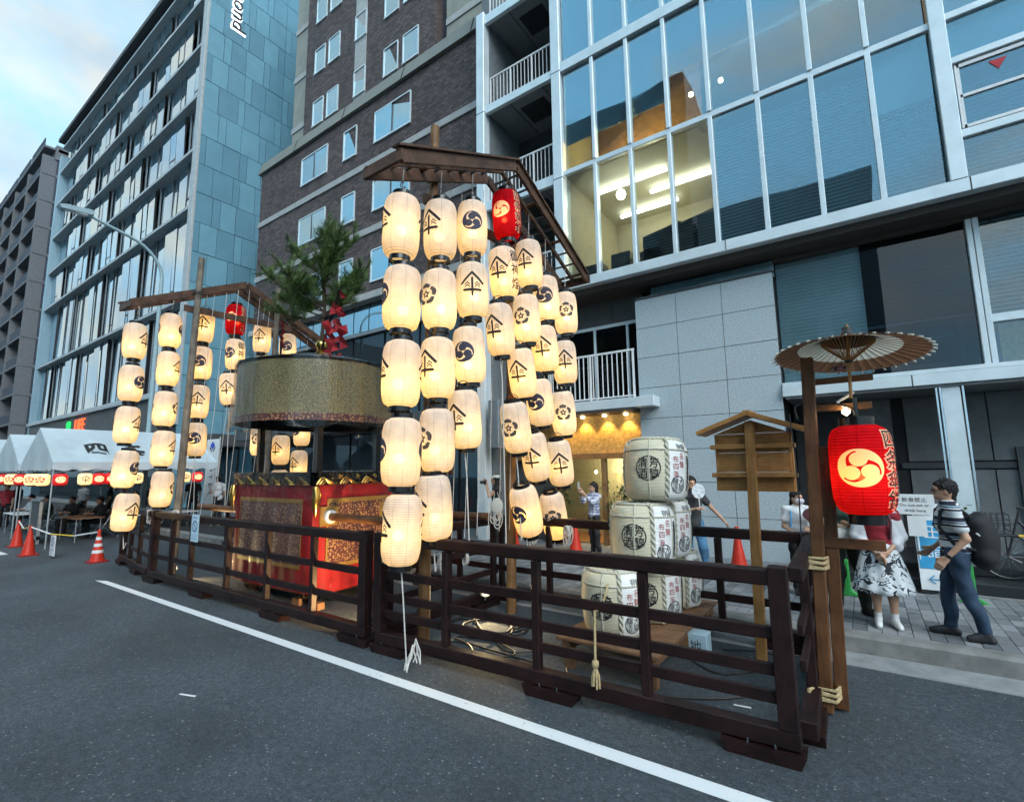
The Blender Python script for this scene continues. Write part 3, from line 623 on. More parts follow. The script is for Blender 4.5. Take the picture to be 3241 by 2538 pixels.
# granite wall: every slab its own piece
GX = [-4.15, -3.19, -2.21, -1.20]; GZ = [6.02, 5.31, 4.595, 3.88, 3.165, 2.45, 1.735, 1.02, KZ]
P('wall_backing', MB().box(-4.14, -1.21, 11.02, 12.6, KZ, 6.0), 'joint_dark')
for r in range(8):
    for c in range(3):
        P('granite_slab', MB().box(GX[c] + 0.006, GX[c + 1] - 0.006, 11.0 + RNG.uniform(-0.002, 0.002), 11.06, GZ[r + 1] + 0.006, GZ[r] - 0.006), 'granite')
P('coping', MB().box(-4.17, -1.18, 10.97, 11.1, 6.022, 6.06), 'panel_dark')
# second-floor balcony and the restaurant beneath it
P('balcony_edge', MB().box(-8.3, -3.67, Yg, 11.0, 3.42, 3.65), 'silver', bevel=0.01)
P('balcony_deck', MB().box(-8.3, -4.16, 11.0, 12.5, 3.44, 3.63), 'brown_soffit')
r = MB().box(-6.6, -4.19, 10.88, 10.92, 4.80, 4.845).box(-6.6, -4.19, 10.89, 10.91, 3.72, 3.75)
for k in range(19): r.box(-6.55 + k * 0.128, -6.53 + k * 0.128, 10.89, 10.91, 3.75, 4.80)
for x_ in (-4.24, -5.35, -6.5): r.box(x_, x_ + 0.04, 10.88, 10.92, 3.65, 4.8)
P('balcony_railing', r, 'white_paint')
P('balcony_back', MB().box(-8.3, -4.15, 12.2, 12.3, 3.6, 5.72), 'dark_room'); P('balcony_back', MB().box(-8.3, -4.15, 11.5, 12.3, 5.72, 6.4), 'panel_dark')
for x_ in (-4.95, -6.0, -7.0): P('panel_joint', MB().box(x_, x_ + 0.012, 11.492, 11.5, 5.72, 6.36), 'joint_dark')
P('door_frame', MB().box(-8, -4.2, 11.5, 11.56, 5.64, 5.72).box(-5.50, -5.44, 11.5, 11.56, 3.65, 5.64).box(-4.60, -4.54, 11.5, 11.56, 3.65, 5.64), 'silver')
P('door_pane', MB().box(-5.44, -4.60, 11.53, 11.54, 3.65, 5.64), 'pane_dark'); P('door_pane', MB().box(-8, -5.50, 11.53, 11.54, 3.65, 5.64), 'pane_dark')
P('restaurant_fascia', MB().box(-8.3, -4.16, 11.3, 11.4, 2.42, 3.36), 'warm_stone')
P('restaurant_lintel', MB().box(-8.3, -4.16, 11.22, 11.45, 2.28, 2.42), 'oak')
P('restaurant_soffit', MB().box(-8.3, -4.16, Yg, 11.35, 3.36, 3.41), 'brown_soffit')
for x_ in (-8.2, -6.6, -5.25, -4.22): P('restaurant_post', MB().box(x_ - 0.05, x_ + 0.05, 11.25, 11.4, KZ, 2.28), 'oak')
P('restaurant_wall', MB().box(-8.3, -4.16, 13.0, 13.1, KZ, 3.4), 'cream_wall'); P('restaurant_floor', MB().box(-8.3, -4.16, 11.4, 13, KZ, KZ + 0.03), 'oak')
P('restaurant_pane', MB().box(-6.55, -4.27, 11.32, 11.33, 0.7, 2.28), 'pane_clear')
for x_ in (-6.3, -5.7, -5.1, -4.55):
    P('downlight', MB().lathe([(0.004, 0.0), (0.05, 0.01), (0.05, 0.04), (0.004, 0.05)], 12, (x_, 11.12, 3.30)), 'bulb_warm')
    ld = bpy.data.lights.new('downlight', 'SPOT'); ld.energy = 10; ld.color = (1, 0.62, 0.18); ld.spot_size = radians(95); ld.spot_blend = 0.6; ld.shadow_soft_size = 0.04
    lo_ = bpy.data.objects.new('downlight_beam', ld); COL.objects.link(lo_); lo_.parent = OB; lo_.location = (x_ + 2, 11.14 - 12, 3.28); lo_.rotation_euler = (radians(12), 0, 0)
ld = bpy.data.lights.new('restaurant_light', 'POINT'); ld.energy = 26; ld.color = (1, 0.72, 0.34); ld.shadow_soft_size = 0.2
lo_ = bpy.data.objects.new('restaurant_light', ld); COL.objects.link(lo_); lo_.parent = OB; lo_.location = (-5.3 + 2, 0.3, 2.1)
for x_, z_ in ((-5.9, 1.95), (-4.75, 1.98)): P('pendant', MB().lathe([(0.004, 0.05), (0.045, 0.0), (0.004, -0.05)], 10, (x_, 12.2, z_)), 'bulb_warm')
# entrance hall at the corner
P('entrance_wall', MB().box(-1.2, 9, 12.3, 12.5, KZ, 3.4), 'joint_dark')
for xa, xb in ((-0.1, 0.52), (0.72, 1.9), (1.92, 3.1), (3.12, 5)):
    for za, zb in ((KZ, 1.0), (1.01, 1.95), (2.12, 3.35)): P('wall_panel', MB().box(xa, xb, 12.27, 12.31, za, zb), 'panel_grey')
P('wall_stripe', MB().box(0.6, 5, 12.255, 12.3, 1.98, 2.09), 'panel_dark')
P('entrance_door', MB().box(2.2, 3.2, 12.2, 12.26, KZ, 2.35), 'panel_dark'); P('entrance_recess', MB().box(-1.15, -0.12, 12.1, 12.3, KZ, 3.35), 'dark_room')
P('steel_column', MB().box(1.17, 1.42, 10.98, 11.2, KZ, 3.36), 'silver', bevel=0.01)
for x_ in (1.10, 1.15, 1.44): P('column_trim', MB().box(x_, x_ + 0.025, 10.97, 11.0, KZ, 3.36), 'chrome')
P('entrance_step', MB().box(-1.0, 9, 9.85, 12.3, KZ, 0.36), 'black_step', bevel=0.01); P('entrance_step', MB().box(-1.0, 9, 10.5, 12.3, 0.36, 0.50), 'black_step', bevel=0.01)
P('service_box', MB().box(-8.1, -7.75, 10.3, 10.62, 2.6, 3.9), 'silver_dark', bevel=0.02)
P('ground_wall', MB().box(-8.3, -6.65, 11.4, 11.5, KZ, 2.3), 'panel_dark')

# ------------------------------------------------------------------ brick hotel
BH = thing('brick_hotel', 'dark brown brick hotel with pale bands and a grey sloping parapet', 'building', (-16, 13, 0))
def P2(n, mb, m, **k): return part(BH, n, mb, m, **k)
P2('podium_wall', MB().box(-24.35, -8.7, 12.0, 30, 8.7, 17.4), 'brick')
P2('parapet', MB().prism([(11.86, 17.38), (12.05, 18.08), (13.4, 18.08), (13.4, 17.38)], lambda u, v, d: (d, u, v), -24.5, -8.65), 'parapet')
for x_ in (-21.2, -17.4, -13.6, -10): P2('parapet_joint', MB().beam((x_, 11.855, 17.39), (x_, 12.045, 18.08), 0.03, 0.02, (0, 1, 0)), 'joint_dark')
P2('tower_wall', MB().box(-22.36, -12.88, 13.0, 29, 17.5, 34), 'brick')
P2('tower_flank', MB().box(-23.86, -22.36, 13.25, 29, 17.5, 34), 'beige_wall'); P2('tower_flank', MB().box(-12.5, -8.0, 13.3, 29, 17.5, 34), 'beige_wall')
P2('tower_recess', MB().box(-12.88, -12.5, 13.5, 29, 17.5, 34), 'slate_wall')
P2('window_strip', MB().box(-18.16, -17.33, 12.97, 13.2, 17.5, 34), 'beige_band')
for z in (20.2, 23.2, 26.2, 29.2): P2('flank_band', MB().box(-23.9, -22.37, 13.2, 13.3, z, z + 0.3), 'beige_band'); P2('flank_band', MB().box(-12.49, -8, 13.25, 13.32, z, z + 0.3), 'beige_band')
for z in (14.42, 11.49): P2('string_course', MB().box(-24.4, -8.7, 11.94, 12.05, z, z + 0.28), 'beige_band', bevel=0.01)
P2('cornice', MB().box(-24.4, -8.7, 11.8, 12.2, 8.66, 8.95), 'beige_band', bevel=0.02)
P2('lower_wall', MB().box(-24.3, -8.7, 12.4, 30, 0, 8.7), 'panel_dark')
for k in range(16): P2('transom_pane', MB().box(-24.2 + k * 0.96, -23.3 + k * 0.96, 12.2, 12.25, 7.55, 8.6), 'hotel_glass')
P2('shop_frame', MB().box(-24.3, -8.7, 12.1, 12.3, 7.38, 7.53), 'silver_dark')
for k in range(8): P2('shop_pane', MB().box(-24.2 + k * 1.92, -22.4 + k * 1.92, 12.25, 12.3, 4.1, 7.35), 'shop_glass')
P2('shop_canopy', MB().box(-24.3, -8.7, 11.4, 12.4, 3.5, 4.0), 'panel_dark', bevel=0.02)
for k in range(8): P2('shop_pane', MB().box(-24.2 + k * 1.92, -22.4 + k * 1.92, 12.25, 12.3, 0.3, 3.45), 'shop_glass')
def window(x0, x1, z0, z1, Y, two=False, m_='hotel_glass'):
    w = P2('window', MB().box(x0 - 0.03, x1 + 0.03, Y - 0.045, Y + 0.02, z1, z1 + 0.05).box(x0 - 0.05, x1 + 0.05, Y - 0.07, Y + 0.02, z0 - 0.06, z0).box(x0 - 0.05, x0, Y - 0.045, Y + 0.02, z0, z1).box(x1, x1 + 0.05, Y - 0.045, Y + 0.02, z0, z1), 'silver')
    xs = [x0, (x0 + x1) / 2 - 0.02, (x0 + x1) / 2 + 0.02, x1] if two else [x0, x1]
    for i in range(0, len(xs), 2):
        a = RNG.uniform(-0.012, 0.012); b_ = RNG.uniform(-0.02, 0.02)
        part(w, 'pane', MB().add([(xs[i], Y - 0.012, z0), (xs[i + 1], Y - 0.012 + a, z0), (xs[i + 1], Y - 0.012 + a + b_, z1), (xs[i], Y - 0.012 + b_, z1)], [(0, 1, 2, 3)]), m_)
    if two: part(w, 'meeting_stile', MB().box((x0 + x1) / 2 - 0.02, (x0 + x1) / 2 + 0.02, Y - 0.04, Y, z0, z1), 'dark_metal')
for z0, z1 in ((15.40, 16.70), (12.42, 13.66), (9.45, 10.7)):
    for xa, xb, tw in ((-20.55, -18.57, True), (-17.31, -16.49, False), (-15.24, -13.17, True)): window(xa, xb, z0, z1, 12.0, tw)
for f in range(5):
    z = 19.47 + 2.97 * f
    for xa, xb in ((-21.48, -20.67), (-20.29, -19.44), (-16.0, -15.14), (-14.74, -13.86)): window(xa, xb, z, z + 1.32, 13.0)
    window(-18.10, -17.36, z + 0.02, z + 1.30, 12.97)
P2('vent_pipe', MB().lathe([(0.12, 0), (0.12, 0.25), (0.17, 0.25), (0.17, 0.34), (0.01, 0.4)], 12, (-23.9, 12.9, 18.05)), 'chrome'); P2('vent_pipe', MB().lathe([(0.12, 0), (0.12, 0.25), (0.17, 0.25), (0.17, 0.34), (0.01, 0.4)], 12, (-11.6, 12.9, 18.05)), 'chrome')

# ------------------------------------------------------------------ blue clad building
BX0, BX1, BY = -59.4, -28.6, 10.5
BB = thing('blue_office_block', 'tall building with staggered mirror windows and blue clad side wall', 'building', (-44, 11, 0))
def P3(n, mb, m, **k): return part(BB, n, mb, m, **k)
P3('core', MB().box(BX0 + 0.1, BX1 - 0.12, BY + 0.95, 34, 0, 31.6), 'window_black')
P3('side_backing', MB().box(BX1 - 0.12, BX1 - 0.03, BY, 34, 0, 36.5), 'blue_joint')
P3('corner_trim', MB().box(BX1 - 0.5, BX1 + 0.03, BY - 0.06, BY + 0.10, 4.5, 36), 'slab_edge', bevel=0.02)
P3('end_wall', MB().box(BX0 - 0.1, BX0 + 0.5, BY - 0.05, 34, 0, 31.7), 'pale_blue_trim')
ZS = [6.28, 11.17, 16.46, 19.89, 23.25, 26.53, 29.8]
ZS.append(32.3)
for i, z in enumerate(ZS): P3('floor_slab', MB().prism([(BY - 0.02, z + 0.04), (BY - 0.02, z + 0.22), (BY + 0.9, z + 0.22), (BY + 0.9, z - 0.06)], lambda u, v, d: (d, u, v), BX0 + 0.5, BX1 - 0.5), 'slab_edge')
P3('roof_edge', MB().box(BX0 + 0.3, BX1 - 0.2, BY - 0.35, BY + 2, 32.9, 33.25), 'slab_under')
r = MB()
for k in range(40): r.box(BX0 + 1 + k * 0.75, BX0 + 1.04 + k * 0.75, BY + 0.4, BY + 0.44, 33.25, 34.2)
r.box(BX0 + 1, BX1 - 1, BY + 0.4, BY + 0.44, 34.16, 34.2); P3('roof_railing', r, 'slab_under')
for fl in range(7):
    z0, z1 = ZS[fl] + 0.22, ZS[fl + 1] - 0.01
    tall = fl < 2
    xx = BX0 + 0.6 + (0.9 if fl % 2 else 0.0)
    if fl % 2: P3('pane', MB().add([(BX0 + 0.55, BY + 0.6, z0), (xx - 0.1, BY + 0.6, z0), (xx - 0.1, BY + 0.6, z1), (BX0 + 0.55, BY + 0.6, z1)], [(0, 1, 2, 3)]), 'sky_glass')
    k = 0
    while xx < BX1 - 1.2:
        ws = [1.25, 0.85, 1.25] if (k + fl) % 2 == 0 else [1.7, 0.7]
        if tall: ws = [1.3, 0.45, 1.3]
        sk = RNG.uniform(-0.03, 0.03); tp = RNG.uniform(-0.05, 0.05)
        for w in ws:
            xe = min(xx + w, BX1 - 0.55)
            if xe - xx < 0.2: break
            a = RNG.uniform(-0.03, 0.03) + sk; b_ = RNG.uniform(-0.03, 0.03) + tp
            yb = BY + 0.34 + (0.16 if (k + fl) % 2 else 0.0)
            P3('pane', MB().add([(xx + 0.03, yb, z0), (xe - 0.03, yb + a, z0), (xe - 0.03, yb + a + b_, z1), (xx + 0.03, yb + b_, z1)], [(0, 1, 2, 3)]), 'sky_glass')
            if len(ws) == 3 and w == ws[1]: P3('transom_bar', MB().box(xx, xe, yb - 0.03, yb + 0.02, z0 + 0.9, z0 + 0.97), 'dark_metal')
            P3('mullion', MB().box(xe - 0.035, xe + 0.035, yb - 0.02, yb + 0.02, z0, z1), 'dark_metal')
            xx = xe
        P3('window_slit', MB().box(xx + 0.05, xx + 0.42, BY + 0.86, BY + 0.89, z0, z1), 'window_black')
        P3('mullion', MB().box(xx + 0.40, xx + 0.5, BY + 0.40, BY + 0.46, z0, z1), 'silver_dark')
        xx += 0.5; k += 1
P3('shop_fascia', MB().box(BX0 + 0.4, BX1 - 0.5, BY - 0.05, BY + 0.9, 4.0, 6.1), 'panel_dark')
P3('fascia_trim', MB().box(BX0 + 0.4, BX1 - 0.4, BY - 0.25, BY + 0.2, 6.1, 6.32), 'slab_edge', bevel=0.02)
P3('shop_front', MB().box(BX0 + 0.4, BX1 - 0.5, BY + 0.5, BY + 0.9, 0.2, 4.0), 'shop_glass')
zz = 0.25; row = 0
while zz < 36:
    h_ = 1.71; yy = BY + 0.02 + (0 if row % 2 else 0.0); k = 0
    while yy < (16.8 if zz > 17 else 15.2):
        w = [0.95, 0.42, 0.85, 1.1, 0.38, 0.9][(k + row * 2) % 6]
        P3('cladding_panel', MB().box(BX1 - 0.04, BX1 + RNG.uniform(-0.012, 0.012), yy + 0.012, yy + w - 0.012, zz + 0.015, zz + h_ - 0.015), ('blue_panel_a', 'blue_panel_b', 'blue_panel_c')[RNG.randrange(3)])
        yy += w; k += 1
    zz += h_; row += 1
P3('side_door_canopy', MB().box(BX1, BX1 + 3.2, BY + 0.4, 14, 3.3, 3.9), 'panel_dark', bevel=0.02); P3('side_door', MB().box(BX1 + 0.03, BX1 + 3.0, 12.2, 12.3, 0.2, 3.3), 'shop_glass')
# rooftop-to-street name sign, read downwards
RS = thing('vertical_name_sign', 'black script lettering with white backing running down the blue side wall', 'sign', (BX1 + 0.1, 12.15, 28.4))
for off, m_, dx in ((0.035, emis('sign_back', (0.95, 0.97, 1.0), 0.7), 0.06), (0.0, 'black_plastic', 0.16)):
    vs, fs, _ = text2d('Richmond', off); xr = max(v[0] for v in text2d('Richmond')[0])
    mb = MB()
    mb.add([(dx - 0.1, (v[1] + 0.18 * v[0] * 0) * 1.15, -(v[0] - xr) * 1.15 * 1.15) for v in vs], fs)
    o = part(RS, 'lettering' if dx > 0.1 else 'letter_backing', mb, m_, local=True)
    so = o.modifiers.new('thick', 'SOLIDIFY'); so.thickness = 0.05
# supermarket sign
LS = thing('supermarket_sign', 'orange red LIFE lettering with a green clover on the dark fascia', 'sign', (-45, BY - 0.1, 4.9))
vs, fs, bb_ = text2d('LIFE'); mb = MB().add([(-44.5 + v[0] * 1.35, BY - 0.12 + 0 * v[1], 5.42 + v[1] * 1.25) for v in vs], fs)
emis('sign_red', (1.0, 0.12, 0.04), 0.55); emis('sign_green', (0.03, 0.6, 0.15), 0.35)
o = part(LS, 'lettering', mb, 'sign_red'); so = o.modifiers.new('thick', 'SOLIDIFY'); so.thickness = 0.12
for a in (45, 135, 225, 315):
    part(LS, 'clover_leaf', MB().tube([(-47.0 + 0.27 * cos(radians(a)) + 0.22 * cos(t * pi / 8), BY - 0.12, 5.38 + 0.27 * sin(radians(a)) + 0.22 * sin(t * pi / 8)) for t in range(17)], 0.055, 6, False), 'sign_green')

# ------------------------------------------------------------------ dark apartment block at the far end
DB = thing('apartment_block', 'dark slate apartment block with stacked white edged balconies at far end', 'building', (-80, 12, 0))
def P4(n, mb, m, **k): return part(DB, n, mb, m, **k)
P4('wall', MB().box(-125, -67, 11.6, 34, 0, 35), 'slate_wall')
P4('roof_parapet', MB().box(-125, -66.9, 11.4, 34, 35, 36.6), 'far_wall')
for f in range(12):
    z = 1.2 + 2.92 * f
    P4('side_band', MB().box(-67.05, -66.9, 11.6, 34, z + 2.6, z + 2.92), 'far_wall')
    P4('balcony_slab', MB().box(-125, -67, 10.5, 11.7, z + 2.7, z + 2.92), 'far_wall')
    for k in range(6): P4('balcony_front', MB().box(-72.6 - k * 6, -67.3 - k * 6, 10.52, 10.6, z + 2.95, z + 3.8), 'slate_wall')
    for k in range(6): P4('balcony_window', MB().box(-71.5 - k * 6, -68.5 - k * 6, 11.55, 11.6, z + 0.3, z + 2.4), 'shop_glass')
for k in range(7): P4('fin_wall', MB().box(-67.3 - k * 6, -67.05 - k * 6, 10.45, 11.7, 0, 35.2), 'far_wall')
# buildings across the street: only their reflections are in view
for i, (xa, xb, y_, h_) in enumerate(((-25, -9.6, -18, 35), (-120, -70, -24, 24), (-9.2, 2.0, -18, 22))):
    t = thing('opposite_building', ('tall brown office block across the street mirrored in the silver windows', 'long grey apartment house across the street mirrored in the blue building', 'lower grey office block across the street mirrored in the silver windows')[i], 'building', ((xa + xb) / 2, y_, 0))
    part(t, 'wall', MB().box(xa, xb, y_ - 10, y_, 0, h_), ('brown_soffit', 'far_wall', 'panel_grey')[i])
    for f in range(int(h_ / 3.2)):
        n = int((xb - xa) / 2.6)
        for k in range(n): part(t, 'window', MB().box(xa + 0.5 + k * 2.6, xa + 2.2 + k * 2.6, y_, y_ + 0.04, 1.2 + f * 3.2, 2.9 + f * 3.2), 'shop_glass')

# ------------------------------------------------------------------ festival materials
wood('dark_timber', (0.007, 0.0028, 0.0028), (0.026, 0.010, 0.0095), 0.5, 0.4)
wood('brown_timber', (0.075, 0.032, 0.014), (0.17, 0.075, 0.032), 0.5, 0.3)
wood('roof_timber', (0.045, 0.024, 0.016), (0.13, 0.068, 0.042), 0.55, 0.3)
wood('grey_timber', (0.10, 0.085, 0.07), (0.24, 0.20, 0.16), 0.75, 0.4)
wood('pole_timber', (0.12, 0.055, 0.02), (0.26, 0.14, 0.06), 0.55, 0.3)
wood('new_timber', (0.30, 0.135, 0.04), (0.47, 0.25, 0.09), 0.5, 0.2)
wood('plank_timber', (0.16, 0.08, 0.04), (0.30, 0.16, 0.085), 0.6, 0.3)
paper('white_paper', (0.50, 0.48, 0.48), (0.40, 0.36, 0.29), (0.14, 0.11, 0.055))
paper('red_paper', (0.34, 0.006, 0.012), (0.30, 0.006, 0.008), (0.16, 0.006, 0.004), zs=240)
mat('lacquer', (0.010, 0.010, 0.011), 0.22, var=0.1)
mat('ink', (0.014, 0.013, 0.015), 0.7, var=0.2, scale=30)
mat('indigo_ink', (0.035, 0.038, 0.070), 0.7, var=0.3, scale=30)
mat('grey_ink', (0.075, 0.07, 0.065), 0.7, var=0.3, scale=30)
mat('rope_white', (0.62, 0.60, 0.56), 0.8, var=0.15, scale=40, bump=0.5, bscale=200)
mat('rope_straw', (0.50, 0.38, 0.20), 0.85, var=0.3, scale=60, bump=0.6, bscale=220)
mat('rope_hemp', (0.60, 0.57, 0.46), 0.85, var=0.25, scale=60, bump=0.6, bscale=220)
mat('cable', (0.012, 0.012, 0.013), 0.5)
m_, t_ = newmat('cream_print')      # unlit cream paint on a lit red lantern lets the bulb through
d_ = N(t_, 'ShaderNodeBsdfDiffuse'); d_.inputs[0].default_value = (0.60, 0.48, 0.30, 1); tl_ = N(t_, 'ShaderNodeBsdfTranslucent'); tl_.inputs[0].default_value = (0.75, 0.50, 0.20, 1)
a_ = N(t_, 'ShaderNodeAddShader'); o_ = N(t_, 'ShaderNodeOutputMaterial'); t_.links.new(d_.outputs[0], a_.inputs[0]); t_.links.new(tl_.outputs[0], a_.inputs[1]); t_.links.new(a_.outputs[0], o_.inputs[0])

# ------------------------------------------------------------------ lanterns
def lprofile(R, Hh, rc, n=22):
    pr = []
    for i in range(n + 1):
        t = -1 + 2 * i / n; s = abs(t)
        pr.append((rc + (R - rc) * max(0.0, 1 - s ** 4.6) ** 0.52 * (1 + 0.02 * t), t * Hh))
    return pr
def prad(pr, z):
    zs = [p[1] for p in pr]; return float(np.interp(z, zs, [p[0] for p in pr]))
def wrapmark(flat, pr, half_ang, hh, zc=0.0, ang=0.0, lift=0.003):
    mb = MB(); vs = []
    for u, v in flat[0]:
        a = ang + u * half_ang; z = zc + v * hh; r = prad(pr, z) + lift
        vs.append((r * sin(a), -r * cos(a), z))
    return mb.add(vs, flat[1])
def textcol(chars, pr, size, zc, ang, step, lift, offset=0.0):
    # a vertical column of characters lying on the lantern
    mb = MB(); R = max(p[0] for p in pr)
    for i, ch in enumerate(chars):
        vs, fs, _ = text2d(ch, offset); vs, fs = chop(vs, fs, 0.16)
        z0 = zc + ((len(chars) - 1) / 2 - i) * step; out = []
        for x, y in vs:
            z = z0 + y * size; r = prad(pr, z) + lift; a = ang + x * size / R; out.append((r * sin(a), -r * cos(a), z))
        mb.add(out, fs)
    return mb
LPR = lprofile(0.205, 0.365, 0.115)
LME = {}
LME['paper'] = mesh('paper', MB().lathe(LPR, 28), 'white_paper', True)
def pierced(pr, n, a_cells, z_lo, z_hi, flat_out, zc):
    # lathe that leaves a patch open, the patch filled by the crest's surround
    mb = MB(); step = 2 * pi / n; rows = [p for p in pr if p[1] <= z_lo] + [(prad(pr, z_lo), z_lo)] + [p for p in pr if z_lo < p[1] < z_hi] + [(prad(pr, z_hi), z_hi)] + [p for p in pr if p[1] >= z_hi]
    k0 = len(mb.v); mb.v += [(r * sin(step * (k + 0.0)), -r * cos(step * (k + 0.0)), z) for r, z in rows for k in range(n)]
    for i in range(len(rows) - 1):
        zm = (rows[i][1] + rows[i + 1][1]) / 2
        for k in range(n):
            kk = (k + n // 2) % n - n // 2
            if z_lo < zm < z_hi and -a_cells <= kk < a_cells: continue
            mb.f.append((i * n + k, i * n + (k + 1) % n, (i + 1) * n + (k + 1) % n, (i + 1) * n + k))
    w = wrapmark(flat_out, pr, a_cells * step / 1.05, (z_hi - z_lo) / 2 / 1.05, zc, 0.0, 0.0); mb.add(w.v, w.f); return mb
OUT = {k: field2d(lambda X, Y, f=f: -f(X, Y), 42) for k, f in (('tomoe', f_tomoe), ('mokko', f_mokko))}
LME['redRt'] = mesh('paper', pierced(LPR, 36, 4, -0.095, 0.155, OUT['tomoe'], 0.03), 'red_paper', True)
LME['redRm'] = mesh('paper', pierced(LPR, 36, 4, -0.095, 0.155, OUT['mokko'], 0.03), 'red_paper', True)
LME['cap'] = mesh('cap', MB().lathe([(0.108, 0.355), (0.12, 0.355), (0.12, 0.410), (0.108, 0.410), (0.108, 0.355)], 20), 'lacquer', True)
LME['foot'] = mesh('foot_ring', MB().lathe([(0.105, -0.355), (0.118, -0.355), (0.118, -0.415), (0.105, -0.415), (0.105, -0.355)], 20), 'lacquer', True)
LME['bail'] = mesh('bail', MB().tube([(0.10 * cos(pi * k / 8), 0, 0.41 + 0.075 * sin(pi * k / 8)) for k in range(9)], 0.006, 6), 'dark_metal', True)
for k, nm, ha, hh, mt in (('k', 'kasa', 0.78, 0.17, 'ink'), ('t', 'tomoe', 0.68, 0.13, 'indigo_ink'), ('m', 'mokko', 0.70, 0.135, 'grey_ink')):
    LME[k] = mesh('crest', wrapmark(FLAT[nm], LPR, ha, hh, 0.02), mt)
    LME[k + '2'] = mesh('crest', wrapmark(FLAT[nm], LPR, ha, hh, 0.02, pi), mt)
LME['Rt'] = mesh('crest', wrapmark(FLAT['tomoe'], LPR, 4 * 2 * pi / 36 / 1.05, 0.125 / 1.05, 0.03, 0, 0), 'cream_print')
LME['Rm'] = mesh('crest', wrapmark(FLAT['mokko'], LPR, 4 * 2 * pi / 36 / 1.05, 0.125 / 1.05, 0.03, 0, 0), 'cream_print')
LME['Rtxo'] = mesh('lettering_outline', textcol('四条傘鉾', LPR, 0.165, 0.0, 1.45, 0.155, 0.003, 0.055), 'cream_print')
LME['Rtx'] = mesh('lettering', textcol('四条傘鉾', LPR, 0.165, 0.0, 1.45, 0.155, 0.006), 'ink')
LME['Gtx'] = mesh('lettering', textcol('御神燈', LPR, 0.175, 0.0, 1.35, 0.20, 0.003, 0.012), 'ink')
BULB = bpy.data.lights.new('lantern_bulb', 'POINT'); BULB.energy = 1.02; BULB.color = (1.0, 0.60, 0.15); BULB.shadow_soft_size = 0.06
BULBS = []
for en, cl in ((0.85, (1.0, 0.60, 0.16)), (1.02, (1.0, 0.60, 0.16)), (1.15, (1.0, 0.62, 0.19)), (1.32, (1.0, 0.56, 0.12))):
    q = BULB.copy(); q.energy = en; q.color = cl; BULBS.append(q)
rv_ = random.Random(21)
BULBR = bpy.data.lights.new('red_lantern_bulb', 'POINT'); BULBR.energy = 0.55; BULBR.color = (1.0, 0.66, 0.3); BULBR.shadow_soft_size = 0.035
ORD = ['top', 'second', 'third', 'fourth', 'fifth']
STR = ['first', 'second', 'third', 'middle', 'fifth', 'sixth', 'seventh']
CREST = {'k': 'umbrella crest', 't': 'swirl crest', 'm': 'star flower crest'}
def make_lantern(x, y, z, rz, tilt, kind, red_crest, label, group):
    t = thing('paper_lantern', label, 'lantern', (x, y, z), 0, group)
    t.rotation_euler = Matrix.Rotation(tilt + rv_.uniform(-0.02, 0.02), 3, 'X').to_4x4().__matmul__(Matrix.Rotation(radians(rz), 4, 'Z')).to_euler()
    t.scale = (rv_.uniform(0.97, 1.03), rv_.uniform(0.97, 1.03), rv_.uniform(0.985, 1.0))
    p = link('paper', LME['red' + red_crest if kind == 'R' else 'paper'], t)
    link('cap', LME['cap'], t); link('foot_ring', LME['foot'], t); link('bail', LME['bail'], t)
    if kind == 'R':
        link('crest', LME[red_crest], p); link('lettering_outline', LME['Rtxo'], p); link('lettering', LME['Rtx'], p)
    elif kind == 'G':
        link('crest', LME['t' if red_crest == 'Rm' else 'k'], p); link('lettering', LME['Gtx'], p)
    else:
        link('crest', LME[kind], p); link('crest', LME[kind + '2'], p)
    b = bpy.data.objects.new('bulb', BULBR if kind == 'R' else BULBS[rv_.randrange(4)]); COL.objects.link(b); b.parent = t; b.location = (rv_.uniform(-0.03, 0.03), rv_.uniform(-0.03, 0.03), rv_.uniform(-0.15, -0.05))
    return t
LAN_R = [(1, 3.54, 4.781, 'k', 332, -0.031), (1, 3.566, 3.956, 't', 328, -0.015), (1, 3.578, 3.115, 'k', 328, -0.023), (1, 3.597, 2.275, 't', 324, -0.031), (1, 3.622, 1.474, 'k', 334, -0.031), (2, 4.165, 4.994, 'k', 1, 0.009), (2, 4.158, 4.104, 'm', 356, 0.018), (2, 4.142, 3.266, 'k', 359, 0.008), (2, 4.136, 2.419, 'm', 349, 0.034), (2, 4.091, 1.669, 'k', 342, 0.064), (3, 4.775, 5.268, 't', 40, 0.003), (3, 4.773, 4.403, 'k', 40, 0.03), (3, 4.714, 3.528, 't', 18, 0.09), (3, 4.623, 2.7, 'k', 3, 0.11), (4, 5.565, 5.796, 'R', 9, 0.094), (4, 5.479, 4.879, 'G', 11, 0.10), (4, 5.375, 4.011, 'k', 7, 0.12), (5, 6.154, 5.245, 'k', 11, 0.08), (5, 6.061, 4.335, 'm', 8, 0.13), (5, 5.91, 3.475, 'k', 14, 0.19), (5, 5.733, 2.665, 'm', 5, 0.215), (6, 6.642, 4.817, 't', 23, 0.092), (6, 6.563, 3.969, 'k', 19, 0.15), (6, 6.389, 3.089, 't', 12, 0.19), (6, 6.226, 2.258, 'k', 15, 0.25), (6, 5.964, 1.486, 't', 356, 0.30), (7, 7.293, 4.737, 'm', 31, 0.092), (7, 7.212, 3.857, 'k', 29, 0.11), (7, 7.116, 2.981, 'm', 29, 0.17), (7, 6.95, 2.168, 'k', 32, 0.23), (7, 6.735, 1.355, 'm', 26, 0.268)]
